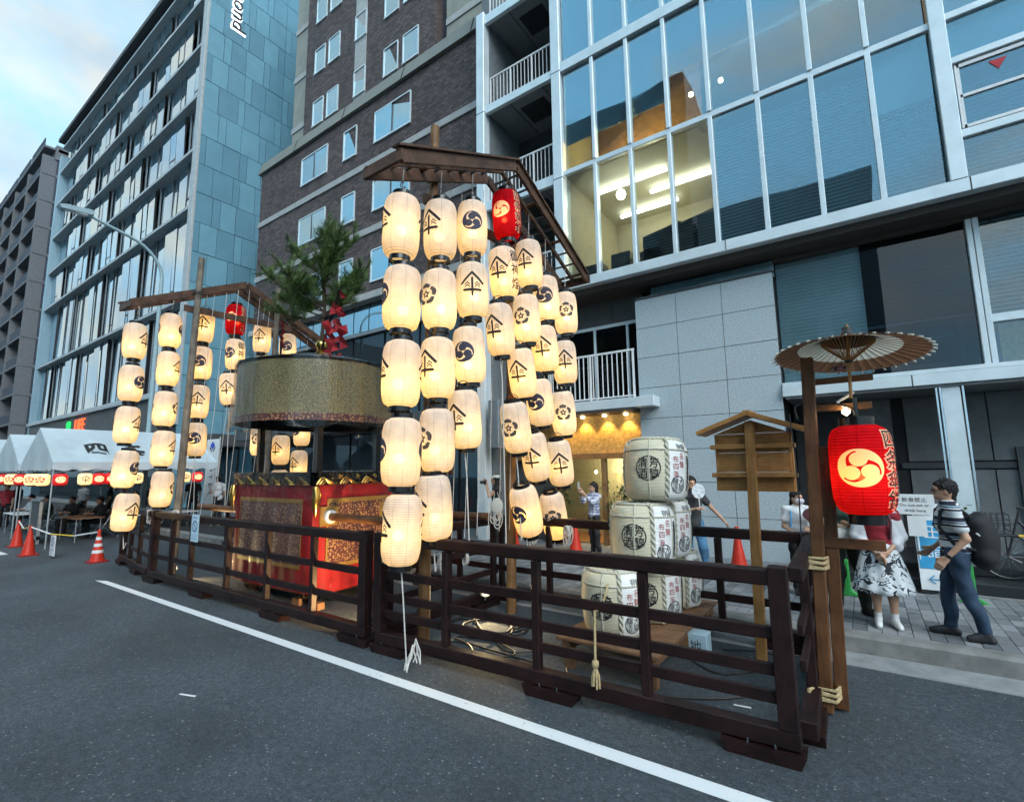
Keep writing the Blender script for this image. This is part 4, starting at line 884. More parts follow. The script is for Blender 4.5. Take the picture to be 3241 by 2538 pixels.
LAN_L = [(1, 3.485, 4.721, 'k', 136, -0.003), (1, 3.487, 3.855, 't', 126, 0.008), (1, 3.481, 3.027, 'k', 136, -0.02), (1, 3.516, 2.163, 't', 133, -0.06), (1, 3.583, 1.334, 'k', 115, -0.086), (2, 4.092, 5.072, 't', 153, -0.018), (2, 4.106, 4.249, 'k', 137, 0), (2, 4.107, 3.4, 'm', 146, -0.02), (2, 4.131, 2.58, 'k', 137, -0.04), (2, 4.168, 1.751, 'm', 149, -0.049), (3, 4.739, 5.314, 'k', 56, 0), (3, 4.737, 4.475, 't', 53, 0), (3, 4.737, 3.612, 'k', 60, 0), (3, 4.736, 2.788, 't', 56, 0), (4, 5.403, 5.627, 'R', 37, 0), (4, 5.443, 4.795, 'G', 25, 0.05), (4, 5.367, 3.972, 'k', 46, 0.09),
         (5, 6.05, 5.32, 'k', 43, 0), (5, 6.07, 4.49, 't', 43, 0), (5, 6.1, 3.65, 'k', 43, 0), (5, 6.13, 2.82, 'm', 45, 0), (6, 6.72, 5.2, 't', 50, 0), (6, 6.7, 4.36, 'k', 50, 0), (6, 6.68, 3.5, 'm', 60, 0), (6, 6.67, 2.6, 'k', 26, 0), (6, 6.67, 1.75, 't', 61, 0), (7, 7.25, 4.75, 'm', 58, 0), (7, 7.23, 3.92, 'k', 59, 0), (7, 7.22, 3.08, 't', 4, 0), (7, 7.17, 2.24, 'k', 14, 0), (7, 7.15, 1.4, 'm', 59, 0)]
def roof_z(y):                       # underside of the inverted-V roof over the strings
    return 6.42 - abs(y - 5.48) * 0.47
def lantern_screen(X, LAN, where, px, sgn, rc):
    # inverted-V roof frame on two posts, lantern strings hang beneath it
    t = thing('lantern_screen_frame', 'tall wooden lantern frame with peaked slat roof ' + where, 'frame', (px, 5.4, 0))
    for y_, top in ((4.44, 6.72), (6.2, 6.55)):
        part(t, 'post', MB().tube([(px, y_ - 0.12 if y_ < 5 else y_ - 0.1, 0), (px, y_, top)], [0.075, 0.06], 10), 'pole_timber' if sgn > 0 else 'grey_timber', smooth=True)
    part(t, 'tie_beam', MB().beam((px, 3.6, 5.32), (px, 7.1, 5.32), 0.05, 0.12) if False else MB().beam((px + 0.06 * sgn, 4.2, 5.55), (px + 0.06 * sgn, 6.6, 5.62), 0.06, 0.13), 'roof_timber')
    x0, x1 = sorted((X - 0.29 * sgn, X + 0.24 * sgn))
    for ya, yb in ((3.28, 5.48), (7.68, 5.48)):
        za, zb = roof_z(ya) + 0.03, roof_z(yb) + 0.03
        for xr in (x0, x1): part(t, 'roof_rafter', MB().beam((xr, ya, za), (xr, yb, zb), 0.045, 0.15), 'roof_timber', bevel=0.005)
        part(t, 'roof_rafter', MB().beam(((x0 + x1) / 2, ya, za + 0.02), ((x0 + x1) / 2, yb, zb + 0.02), 0.04, 0.06), 'roof_timber')
        for k in range(9):
            f = (k + 0.3) / 9; y_ = ya + (yb - ya) * f; z_ = za + (zb - za) * f
            part(t, 'roof_slat', MB().beam((x0 - 0.02, y_, z_ + 0.065), (x1 + 0.02, y_, z_ + 0.065), 0.028 if k % 3 else 0.07, 0.022), 'roof_timber' if k % 3 == 0 else 'dark_metal')
        part(t, 'roof_board', MB().beam((x1 if sgn > 0 else x0, ya - 0.05, za + 0.09), (x1 if sgn > 0 else x0, yb, zb + 0.09), 0.12, 0.025), 'roof_timber')
        part(t, 'eave_board', MB().beam((x0 - 0.05, ya, za), (x1 + 0.05, ya, za), 0.04, 0.13), 'roof_timber')
    part(t, 'iron_strap', MB().lathe([(0.072, 0), (0.078, 0), (0.078, 0.05), (0.072, 0.05)], 12, (px, 4.40, 5.9)), 'dark_metal')
    n = {}
    for s in range(1, 8):
        col = [r for r in LAN if r[0] == s]
        for i, (_, y_, z_, k, rz, tl) in enumerate(col):
            pos = 'bottom' if i == len(col) - 1 else ORD[i]
            if k == 'R': lb = 'red lantern with black lettering at the peak of ' + where
            elif k == 'G': lb = 'white lantern with lettering, second in middle string, ' + where
            else: lb = '%s lantern of %s string, %s, %s' % (pos, STR[s - 1], CREST[k], where)
            make_lantern(X, y_, z_, rz, tl, k, rc, lb, 'lanterns strung on the wooden frames')
        a, b = col[0], col[-1]
        rp = thing('lantern_rope', 'white rope holding the %s lantern string %s' % (STR[s - 1], where), 'rope', (X, a[1], a[2]))
        part(rp, 'upper_rope', MB().tube([(X, a[1] + 0.02, roof_z(a[1]) - 0.02), (X, a[1], a[2] + 0.48)], 0.007, 6), 'rope_white')
        if a[1] < 7: part(rp, 'hook', MB().tube([(X + 0.03 * cos(q), a[1], a[2] + 0.52 + 0.03 * sin(q)) for q in np.linspace(0, 5, 9)], 0.005, 5), 'dark_metal')
        e = (X + 0.03, b[1] + 0.05, 0.75 if s in (1, 7) else 1.1) if s != 1 or sgn < 0 else (X + 0.02, b[1] + 0.08, 0.05)
        part(rp, 'lower_rope', MB().tube([(X, b[1], b[2] - 0.40), (X + 0.015, b[1] + 0.02, b[2] - 0.7), e], 0.008, 6), 'rope_white')
        sd_ = 0.09
        part(rp, 'guy_rope', MB().tube([(px, 4.5 + 0.25 * s, roof_z(4.5 + 0.25 * s) - 0.1), (px + 0.02, 4.5 + 0.25 * s - 0.1, 3.4), (px + 0.05, 4.5 + 0.25 * s - 0.25, 1.2)], 0.005, 5), 'rope_white')
lantern_screen(-4.0, LAN_R, 'frame beside the barrels', -4.38, 1, 'Rt')
lantern_screen(-11.8, LAN_L, 'frame beyond the float', -11.42, -1, 'Rm')

# ------------------------------------------------------------------ timber fences
def fence(label, pts, posts, rails, blocks, top=True, posth=1.20, corner=()):
    (xa, ya), (xb, yb) = pts; L_ = hypot(xb - xa, yb - ya); dx, dy = (xb - xa) / L_, (yb - ya) / L_
    at = lambda s: (xa + dx * s, ya + dy * s)
    t = thing('timber_fence', label, 'fence', (xa, ya, 0), 0, 'dark timber fences around the float')
    e0, e1 = at(0), at(L_)
    part(t, 'bottom_beam', MB().beam((*e0, 0.165), (*e1, 0.16), 0.12, 0.125), 'dark_timber', bevel=0.008)
    if top: part(t, 'top_rail', MB().beam((*e0, 1.265), (*e1, 1.27), 0.105, 0.12), 'dark_timber', bevel=0.014)
    for z in rails: part(t, 'rail', MB().beam((*e0, z), (*e1, z), 0.04, 0.088), 'dark_timber', bevel=0.005)
    for s in posts:
        w = 0.13 if s in corner else 0.078
        p = at(s); part(t, 'post', MB().beam((*p, 0.225), (*p, posth if s not in corner else 1.345), w, w, (dx, dy, 0)), 'dark_timber', bevel=0.006)
    for s in blocks:
        a, b = at(s - 0.28), at(s + 0.28); n_ = (-dy * 0.07, dx * 0.07)
        part(t, 'foot_block', MB().prism([(0, 0.09), (0.04, 0.0), (0.52, 0.0), (0.56, 0.09)], lambda u, v, d: (a[0] + dx * u - dy * d, a[1] + dy * u + dx * d, v), -0.09, 0.09), 'dark_timber')
        for q in (-0.09, 0.09):
            p = at(s + q); part(t, 'staple', MB().box(p[0] - 0.006, p[0] + 0.006, p[1] - 0.075 - 0.001, p[1] - 0.07, 0.06, 0.13), 'chrome')
    return t
fence('long dark timber fence in front of the sake barrels', ((-0.53, 4.235), (-4.86, 4.05)), (0.07, 1.10, 2.15, 3.28, 4.30), (0.865, 0.61, 0.42), (0.25, 2.0, 4.1), corner=(0.07, 4.30))
fence('long dark timber fence in front of the red float', ((-5.05, 4.06), (-11.55, 4.0)), (0.07, 1.15, 2.3, 3.5, 4.8, 5.6, 6.43), (0.85, 0.49), (0.2, 2.05, 4.35, 6.35), corner=(0.07, 6.43))
fence('short dark timber fence angled off beside the striped cone', ((-11.7, 4.02), (-14.4, 4.38)), (0.9, 1.8, 2.65), (0.8, 0.45), (1.0, 2.6), corner=(2.65,), top=True)
fence('dark timber fence end closing the barrel enclosure toward the kerb', ((-0.50, 4.40), (-0.56, 6.5)), (0.7, 1.5, 2.05), (0.865, 0.61), (0.4, 1.7), corner=(2.05,))
fence('dark timber fence along the kerb behind the sake barrels', ((-0.62, 6.60), (-6.9, 6.60)), (0.05, 0.95, 2.2, 3.4, 4.3, 5.2, 6.2), (0.84, 0.5), (0.3, 2.2, 4.3, 6.0))
fence('dark timber fence behind the float near the tents', ((-8.6, 6.62), (-14.3, 6.62)), (0.1, 1.3, 2.6, 3.9, 5.6), (0.84, 0.5), (0.3, 2.6, 5.4))
fence('low dark timber frame crossing between the two front fences', ((-4.96, 4.25), (-4.9, 6.45)), (0.05, 1.1, 2.1), (0.85, 0.49), (0.3, 1.9))

# ------------------------------------------------------------------ sake barrels
def barrel_materials():
    m, t = newmat('barrel_wrap'); l = t.links.new
    c = N(t, 'ShaderNodeTexCoord'); sp = N(t, 'ShaderNodeSeparateXYZ'); l(c.outputs['Object'], sp.inputs[0])
    at = N(t, 'ShaderNodeMath', operation='ARCTAN2'); ng = N(t, 'ShaderNodeMath', operation='MULTIPLY'); ng.inputs[1].default_value = -1.0
    l(sp.outputs['Y'], ng.inputs[0]); l(sp.outputs['X'], at.inputs[0]); l(ng.outputs[0], at.inputs[1])      # 0 at -Y, positive to the right
    g1 = N(t, 'ShaderNodeMath', operation='LESS_THAN'); g1.inputs[1].default_value = radians(12); l(at.outputs[0], g1.inputs[0])
    g2 = N(t, 'ShaderNodeMath', operation='GREATER_THAN'); g2.inputs[1].default_value = radians(-100); l(at.outputs[0], g2.inputs[0])
    gm = N(t, 'ShaderNodeMath', operation='MULTIPLY'); l(g1.outputs[0], gm.inputs[0]); l(g2.outputs[0], gm.inputs[1])
    mu = N(t, 'ShaderNodeMath', operation='MULTIPLY'); mu.inputs[1].default_value = 420.0; l(sp.outputs['Z'], mu.inputs[0])
    sn = N(t, 'ShaderNodeMath', operation='SINE'); l(mu.outputs[0], sn.inputs[0])
    n = N(t, 'ShaderNodeTexNoise', i_Scale=4.0, i_Detail=4.0); l(c.outputs['Object'], n.inputs['Vector'])
    x = N(t, 'ShaderNodeMix', data_type='RGBA'); x.inputs[6].default_value = (0.86, 0.87, 0.85, 1); x.inputs[7].default_value = (0.68, 0.63, 0.46, 1); l(gm.outputs[0], x.inputs[0])
    r = N(t, 'ShaderNodeMapRange'); r.inputs[1].default_value = 0.25; r.inputs[2].default_value = 0.75; r.inputs[3].default_value = 0.82; r.inputs[4].default_value = 1.1; l(n.outputs['Fac'], r.inputs[0])
    sc = N(t, 'ShaderNodeVectorMath', operation='SCALE'); l(x.outputs[2], sc.inputs[0]); l(r.outputs[0], sc.inputs['Scale'])
    b = N(t, 'ShaderNodeBsdfPrincipled', i_Roughness=0.6); o = N(t, 'ShaderNodeOutputMaterial'); l(sc.outputs[0], b.inputs['Base Color'])
    bp = N(t, 'ShaderNodeBump', i_Strength=0.35, i_Distance=0.004); l(sn.outputs[0], bp.inputs['Height']); l(bp.outputs[0], b.inputs['Normal']); l(b.outputs[0], o.inputs[0])
barrel_materials()
mat('print_red', (0.34, 0.02, 0.025), 0.7); mat('print_black', (0.02, 0.02, 0.02), 0.7)
BPR = [(0.02, 0.0), (0.24, 0.0), (0.285, 0.02), (0.315, 0.06), (0.335, 0.14), (0.345, 0.26), (0.348, 0.38), (0.342, 0.50), (0.33, 0.58), (0.30, 0.635), (0.25, 0.66), (0.12, 0.672), (0.01, 0.675)]
SIDE = [(r, z) for r, z in BPR if 0.02 <= z <= 0.66]
def ring(r_o, w):
    return field2d(lambda X, Y: np.abs(np.hypot(X, Y) - r_o) - w, 36)
def f_laurel(X, Y):
    d = np.full_like(X, 9.0)
    for k in range(8):
        y0 = -0.9 + k * 0.23
        for s in (-1, 1):
            cx_ = s * 0.16 + 0.25 * (y0 ** 2) * 0.4
            u = (X - cx_) * cos(s * 0.6) + (Y - y0) * sin(s * 0.6); v = -(X - cx_) * sin(s * 0.6) + (Y - y0) * cos(s * 0.6)
            d = np.minimum(d, np.sqrt((u / 0.10) ** 2 + (v / 0.20) ** 2) - 1)
    return d
def barrel_text(chars2d, size, off=0.0):
    mb = MB()
    for ch, ang, z0 in chars2d:
        vs, fs, _ = text2d(ch, off); vs, fs = chop(vs, fs, 0.2); out = []
        for x, y in vs:
            z = z0 + y * size; r = prad(SIDE, z) + 0.003; a = ang + x * size / 0.345; out.append((r * sin(a), -r * cos(a), z))
        mb.add(out, fs)
    return mb
def make_barrel():
    t = thing('sake_barrel', 'x', 'barrel', (0, 0, 0), 0, 'straw wrapped sake barrels stacked on the platform')
    w = part(t, 'wrap', MB().lathe(BPR, 36), 'barrel_wrap', smooth=True, local=True)
    A0 = radians(-22); A1 = radians(34)
    part(w, 'crest_ring', wrapmark(ring(0.94, 0.045), SIDE, 0.40, 0.135, 0.335, A0), 'print_black', local=True)
    q = 0.057
    part(w, 'lettering', barrel_text([('芳', A0 + 0.17, 0.335 + q), ('醇', A0 + 0.17, 0.335 - q), ('清', A0 - 0.17, 0.335 + q), ('酒', A0 - 0.17, 0.335 - q)], 0.118, 0.012), 'print_black', local=True)
    part(w, 'lettering', barrel_text([('登', A1 + 0.06, 0.575), ('録', A1 + 0.26, 0.575)], 0.075), 'print_black', local=True)
    part(w, 'lettering', barrel_text([('名', A1 + 0.14, 0.475), ('聲', A1 + 0.14, 0.385), ('布', A1 - 0.10, 0.44), ('四', A1 - 0.10, 0.36), ('海', A1 - 0.10, 0.28)], 0.075), 'print_red', local=True)
    part(w, 'crest_ring', wrapmark(ring(0.94, 0.05), SIDE, 0.27, 0.092, 0.17, A1), 'print_black', local=True)
    part(w, 'lettering', barrel_text([('大', A1 + 0.115, 0.205), ('關', A1 + 0.115, 0.135), ('釀', A1 - 0.115, 0.205), ('造', A1 - 0.115, 0.135)], 0.078), 'print_black', local=True)
    lf = field2d(f_laurel, 30, 1.15)
    part(w, 'laurel', wrapmark(lf, SIDE, 0.25, 0.20, 0.32, A1 + 0.50), 'print_black', local=True)
    part(w, 'laurel', wrapmark(lf, SIDE, -0.25, 0.20, 0.32, A1 + 1.05), 'print_black', local=True)
    part(w, 'lettering', barrel_text([('極', A1 + 0.78, 0.42), ('上', A1 + 0.78, 0.30)], 0.11), 'print_black', local=True)
    def rope(ang, r, tw):
        pts = [(BPR[i][0] * sin(ang) * 1.0 + 0.004 * sin(ang), -BPR[i][0] * cos(ang) - 0.004 * cos(ang), BPR[i][1] + (0.012 if BPR[i][1] > 0.6 else 0)) for i in range(1, len(BPR))]
        P_ = [Vector(p) for p in pts]; fine = []
        for i in range(len(P_) - 1):
            m = max(2, int((P_[i + 1] - P_[i]).length / 0.012))
            fine += [P_[i].lerp(P_[i + 1], k / m) for k in range(m)]
        fine.append(P_[-1])
        if tw:
            mb = MB(); e1 = Vector((cos(ang), sin(ang), 0)); e2 = Vector((sin(ang), -cos(ang), 0.3)).normalized()
            for ph in (0, pi):
                mb.tube([p + e1 * (r * 0.75 * cos(ph + 0.55 * i)) + e2 * (r * 0.75 * sin(ph + 0.55 * i)) for i, p in enumerate(fine)], r * 0.8, 6)
            return mb
        return MB().tube(fine, r, 6)
    for a in (12, -102, 100, 170): part(t, 'rope', rope(radians(a), 0.017, True), 'rope_hemp', smooth=True, local=True)
    for a in (-20, 55, 135): part(t, 'thin_rope', rope(radians(a), 0.007, False) if a == -20 else rope(radians(a), 0.004, False), 'rope_hemp', local=True)
    part(t, 'hoop_rope', MB().tube([((prad(SIDE, 0.54) + 0.006) * cos(2 * pi * k / 32), (prad(SIDE, 0.54) + 0.006) * sin(2 * pi * k / 32), 0.54) for k in range(33)], 0.009, 6), 'rope_hemp', smooth=True, local=True)
    part(t, 'top_rope', MB().tube([(0.26 * cos(2 * pi * k / 20), 0.26 * sin(2 * pi * k / 20), 0.665) for k in range(21)], 0.02, 6), 'rope_hemp', smooth=True, local=True)
    return t
bar = make_barrel()
BAR = [((-2.34, 5.18, 0.33), 22, 0.0, 'front sake barrel on the platform, bottom of the stack nearest the fence'),
       ((-2.08, 5.42, 1.015), 26, 0.02, 'sake barrel in the middle tier nearest the fence, under the top one'),
       ((-1.93, 5.50, 1.715), 27, 0.07, 'single sake barrel crowning the stack'),
       ((-2.18, 5.90, 0.33), 30, 0.0, 'bottom sake barrel half hidden between the front and rear ones'),
       ((-2.10, 6.16, 1.015), 30, 0.0, 'middle tier sake barrel behind the front stack'),
       ((-2.14, 6.64, 0.33), 30, 0.0, 'rear bottom sake barrel at the pavement end of the platform')]
for i, (p, a, tl, lb) in enumerate(BAR):
    r = (-tl, tl * 0.6, radians(a))
    if i == 0: bar.location = p; bar.rotation_euler = r; bar['label'] = lb
    else: dup(bar, p, r, lb)
pf = thing('barrel_platform', 'low plank platform carrying the sake barrels', 'platform', (-2.3, 5.8, 0))
for k in range(8): part(pf, 'plank', MB().box(-2.82 + 0.0 * k, -1.72, 4.72 + k * 0.292, 5.0 + k * 0.292, 0.30, 0.33), 'plank_timber', bevel=0.004)
for x_ in (-2.72, -1.82): part(pf, 'bearer', MB().box(x_ - 0.04, x_ + 0.04, 4.75, 7.02, 0.2, 0.298), 'plank_timber')
for x_ in (-2.72, -1.82):
    for y_ in (4.85, 5.9, 6.9): part(pf, 'leg', MB().box(x_ - 0.045, x_ + 0.045, y_ - 0.045, y_ + 0.045, 0, 0.2), 'plank_timber')
tr = thing('tassel_rope', 'straw rope with knotted tassel hanging from the front barrel', 'rope', (-2.05, 4.1, 0.3))
part(tr, 'cord', MB().tube([(-2.25, 4.84, 0.9), (-2.20, 4.55, 0.72), (-2.05, 4.18, 0.82), (-2.02, 4.05, 0.86), (-2.02, 4.03, 0.45)], 0.011, 6), 'rope_straw', smooth=True)
part(tr, 'knot', MB().lathe([(0.005, 0.04), (0.03, 0.02), (0.03, -0.02), (0.005, -0.04)], 10, (-2.02, 4.03, 0.43)), 'rope_straw', smooth=True)
for k in range(7): part(tr, 'strand', MB().tube([(-2.02, 4.03, 0.42), (-2.02 + 0.03 * cos(k * 0.9), 4.03 + 0.03 * sin(k * 0.9), 0.33), (-2.02 + 0.034 * cos(k * 0.9), 4.03 + 0.034 * sin(k * 0.9), 0.24 + 0.012 * (k % 3))], 0.009, 5), 'rope_straw')

# ------------------------------------------------------------------ notice board
nb = thing('wooden_notice_board', 'orange brown roofed wooden notice board on a single post', 'notice board', (-1.05, 6.1, 0))
part(nb, 'post', MB().beam((-1.075, 6.08, 0), (-1.02, 6.08, 2.58), 0.10, 0.10, (0, 1, 0)), 'new_timber', bevel=0.008)
for k in range(3): part(nb, 'board', MB().box(-1.425 + 0.008 * k, -0.63 - 0.010 * k, 6.13, 6.16, 1.80 + k * 0.217, 2.013 + k * 0.217), 'new_timber', bevel=0.003)
part(nb, 'gable_board', MB().prism([(-1.41, 2.452), (-0.65, 2.452), (-1.02, 2.60)], lambda u, v, d: (u, d, v), 6.13, 6.155), 'new_timber')
for z in (1.955, 2.275): part(nb, 'batten', MB().box(-1.455, -0.585, 6.055, 6.128, z, z + 0.05), 'new_timber', bevel=0.005)
for a, b in (((-1.02, 2.665), (-1.57, 2.46)), ((-1.02, 2.665), (-0.47, 2.46))):
    part(nb, 'roof_board', MB().beam((a[0], 6.12, a[1]), (b[0], 6.12, b[1]), 0.40, 0.05, (0, 0, 1)), 'new_timber', bevel=0.004)
for x_ in (-1.425, -0.645): part(nb, 'side_board', MB().box(x_, x_ + 0.022, 6.162, 6.27, 1.80, 2.45), 'new_timber', bevel=0.003)
part(nb, 'ridge_cap', MB().box(-1.06, -0.98, 5.93, 6.31, 2.655, 2.70), 'new_timber', bevel=0.008)

# ------------------------------------------------------------------ umbrella stand with the big red lantern
us = thing('lantern_post', 'reddish brown post with cross arms lashed to the fence corner', 'post', (-0.43, 5.22, 0))
part(us, 'post', MB().beam((-0.44, 5.20, 0.02), (-0.345, 5.20, 3.06), 0.125, 0.10, (1, 0, 0)), 'brown_timber', bevel=0.008)
part(us, 'post_brace', MB().beam((-0.335, 5.30, 0.02), (-0.27, 5.30, 2.25), 0.05, 0.10, (1, 0, 0)), 'brown_timber', bevel=0.006)
for z, x1_, h_ in ((2.845, 0.13, 0.055), (2.60, 0.10, 0.06), (1.405, 0.09, 0.085)): part(us, 'arm', MB().box(-0.40, x1_, 5.26, 5.31, z - h_ / 2, z + h_ / 2), 'brown_timber', bevel=0.004)
lsh = thing('post_lashing', 'straw rope lashing the brown post to the fence corner', 'rope', (-0.42, 5.1, 1.2))
for j, z0 in enumerate((1.20, 0.13)):
    for k in range(5):
        z = z0 + k * 0.022
        part(lsh, 'rope_turn', MB().tube([(-0.54, 4.95 if j else 4.9, z + 0.03), (-0.505, 5.11, z), (-0.36, 5.12, z - 0.02 * (k % 2)), (-0.335, 5.26, z - 0.01), (-0.40, 5.33, z), (-0.52, 5.2, z)], 0.012, 6), 'rope_straw', smooth=True)
part(lsh, 'rope_end', MB().tube([(-0.5, 5.0, 1.23), (-0.56, 4.86, 1.22), (-0.60, 4.78, 1.12)], 0.013, 6), 'rope_straw', smooth=True)
UC = (-0.03, 5.2, 3.05)
um = thing('paper_umbrella', 'open brown paper umbrella with white ring above the red lantern', 'umbrella', UC)
def thin_paper(name, col, tr):
    m, t = newmat(name); d = N(t, 'ShaderNodeBsdfDiffuse'); d.inputs[0].default_value = (*col, 1); q = N(t, 'ShaderNodeBsdfTranslucent'); q.inputs[0].default_value = (*tr, 1)
    s = N(t, 'ShaderNodeAddShader'); t.links.new(d.outputs[0], s.inputs[0]); t.links.new(q.outputs[0], s.inputs[1]); t.links.new(s.outputs[0], N(t, 'ShaderNodeOutputMaterial').inputs[0])
thin_paper('umb_white', (0.45, 0.44, 0.40), (0.30, 0.28, 0.23)); thin_paper('umb_brown', (0.09, 0.05, 0.035), (0.09, 0.045, 0.025)); mat('umb_black', (0.02, 0.018, 0.018), 0.6)

NR = 40
def umb_z(r): return 0.215 * (1 - r) ** 1.25 + 0.0
for r0_, r1_, m_ in ((0.03, 0.22, 'umb_black'), (0.22, 0.42, 'umb_white'), (0.42, 0.62, 'umb_brown')):
    o = part(um, 'canopy_band', MB().grid(NR * 2, 4, lambda u, v: ((r0_ + (r1_ - r0_) * v) * cos(2 * pi * u) * (1 - (0.012 if int(round(u * NR * 2)) % 2 else 0)), (r0_ + (r1_ - r0_) * v) * sin(2 * pi * u) * (1 - (0.012 if int(round(u * NR * 2)) % 2 else 0)), 0.215 * (1 - ((r0_ + (r1_ - r0_) * v) / 0.62)) ** 1.15 - (0.008 if int(round(u * NR * 2)) % 2 else 0)), wrap=True), m_, local=True)
rb_ = mesh('rib', MB().tube([(0.03, 0, 0.185), (0.3, 0, 0.085), (0.635, 0, -0.012)], 0.0032, 4), 'umb_black'); st_ = mesh('strut', MB().tube([(0.03, 0, -0.06), (0.22, 0, 0.115)], 0.0035, 4), 'new_timber')
tipm = mesh('rib_tip', MB().tube([(0.60, 0, 0.0), (0.645, 0, -0.016)], 0.009, 5), 'umb_white')
for k in range(NR):
    ri = link('rib', rb_, um, rot=(0, 0, 2 * pi * k / NR)); link('rib_tip', tipm, ri); link('strut', st_, um, rot=(0, 0, 2 * pi * k / NR))
um.rotation_euler = (radians(-6.5), radians(2), 0)
um.scale = (0.93, 0.93, 0.93)
part(um, 'shaft', MB().tube([(0, 0, 0.30), (0, 0, -0.42)], 0.014, 8), 'new_timber', local=True)
part(um, 'hub', MB().tube([(0, 0, -0.08), (0, 0, -0.03)], 0.035, 12), 'umb_black', local=True)
part(um, 'top_cap', MB().lathe([(0.001, 0.275), (0.04, 0.27), (0.045, 0.22), (0.055, 0.21), (0.055, 0.19)], 12), 'umb_black', local=True, smooth=True)
mat('umb_crest_red', (0.38, 0.03, 0.05), 0.6)
for a in (100, -60):
    for fl, m_, dz in ((field2d(lambda X, Y: np.hypot(X, Y) - 0.98, 20), 'umb_crest_red', -0.006), (FLAT['mokko'], 'umb_white', -0.009)):
        mb = MB().add([((0.525 + 0.07 * v) * cos(radians(a) + u * 0.15), (0.525 + 0.07 * v) * sin(radians(a) + u * 0.15), 0.215 * (1 - (0.525 + 0.07 * v) / 0.62) ** 1.15 + dz) for u, v in fl[0]], fl[1]); part(um, 'crest', mb, m_, local=True)
bl = thing('hanging_bulb', 'small bare bulb under the umbrella arm', 'lamp', (-0.09, 5.22, 2.5))
part(bl, 'bulb', MB().lathe([(0.004, 0.03), (0.03, 0.012), (0.032, -0.01), (0.004, -0.035)], 12, (-0.09, 5.22, 2.55)), 'bulb_warm', smooth=True); part(bl, 'holder', MB().tube([(-0.09, 5.22, 2.58), (-0.15, 5.24, 2.64), (-0.02, 5.26, 2.72)], 0.012, 6), 'white_paint')
BIG = lprofile(0.232, 0.375, 0.135, 26)
rl = thing('red_paper_lantern', 'big glowing red lantern with cream swirl crest hanging under the umbrella', 'lantern', (-0.02, 5.2, 2.045), radians(-3))
p = part(rl, 'paper', pierced(BIG, 40, 5, -0.15, 0.18, field2d(lambda X, Y: -f_tomoe(X, Y), 56), 0.015), 'red_paper', smooth=True, local=True)
part(p, 'crest', wrapmark(field2d(f_tomoe, 56), BIG, 5 * 2 * pi / 40 / 1.05, 0.165 / 1.05, 0.015, 0, 0), 'cream_print', local=True)
part(p, 'lettering_outline', textcol('四条傘鉾', BIG, 0.175, 0.0, 1.18, 0.165, 0.003, 0.055), 'cream_print', local=True)
part(p, 'lettering', textcol('四条傘鉾', BIG, 0.175, 0.0, 1.18, 0.165, 0.006), 'ink', local=True)
part(rl, 'cap', MB().lathe([(0.12, 0.36), (0.137, 0.36), (0.137, 0.445), (0.12, 0.445), (0.12, 0.36)], 24), 'lacquer', smooth=True, local=True)
part(rl, 'foot_ring', MB().lathe([(0.12, -0.36), (0.137, -0.36), (0.137, -0.455), (0.12, -0.455), (0.12, -0.36)], 24), 'lacquer', smooth=True, local=True)
part(rl, 'hanger', MB().tube([(0, 0, 0.40), (0, 0, 0.62)], 0.016, 8).box(-0.12, 0.12, -0.015, 0.015, 0.40, 0.43), 'lacquer', local=True)
b = bpy.data.objects.new('bulb', bpy.data.lights.new('big_bulb', 'POINT')); b.data.energy = 1.05; b.data.color = (1, 0.58, 0.2); b.data.shadow_soft_size = 0.04; COL.objects.link(b); b.parent = rl; b.location = (0, 0, -0.06)

# ------------------------------------------------------------------ the float
def brocade(name, c1, c2, c3, scale):
    m, t = newmat(name); l = t.links.new
    c = N(t, 'ShaderNodeTexCoord'); v = N(t, 'ShaderNodeTexVoronoi', i_Scale=scale, i_Randomness=0.75); l(c.outputs['Object'], v.inputs['Vector'])
    n = N(t, 'ShaderNodeTexNoise', i_Scale=scale * 2.4, i_Detail=3.0); l(c.outputs['Object'], n.inputs['Vector'])
    a = N(t, 'ShaderNodeMath', operation='ADD'); l(v.outputs['Distance'], a.inputs[0]); l(n.outputs['Fac'], a.inputs[1])
    r = N(t, 'ShaderNodeValToRGB'); e = r.color_ramp.elements; e[0].position = 0.62; e[0].color = (*c3, 1); e[1].position = 1.1; e[1].color = (*c1, 1)
    k = e.new(0.82); k.color = (*c2, 1); mr = N(t, 'ShaderNodeMath', operation='MULTIPLY'); mr.inputs[1].default_value = 0.95; l(a.outputs[0], mr.inputs[0])
    l(mr.outputs[0], r.inputs[0]); b = N(t, 'ShaderNodeBsdfPrincipled', i_Roughness=0.55); b.inputs['Sheen Weight'].default_value = 0.3; o = N(t, 'ShaderNodeOutputMaterial')
    l(r.outputs[0], b.inputs['Base Color']); bp = N(t, 'ShaderNodeBump', i_Strength=0.4, i_Distance=0.004); l(a.outputs[0], bp.inputs['Height']); l(bp.outputs[0], b.inputs['Normal']); l(b.outputs[0], o.inputs[0])
brocade('brocade', (0.09, 0.024, 0.03), (0.20, 0.08, 0.06), (0.60, 0.38, 0.16), 22)
brocade('drum_brocade', (0.15, 0.135, 0.07), (0.30, 0.25, 0.12), (0.55, 0.44, 0.21), 52)
mat('red_cloth', (0.32, 0.010, 0.018), 0.6, var=0.25, scale=3); mat('gold_band', (0.48, 0.30, 0.09), 0.4, metal=0.4, var=0.2, scale=30)
mat('gold', (0.75, 0.47, 0.13), 0.25, metal=1.0, var=0.1); mat('brass', (0.70, 0.46, 0.14), 0.2, metal=1.0)
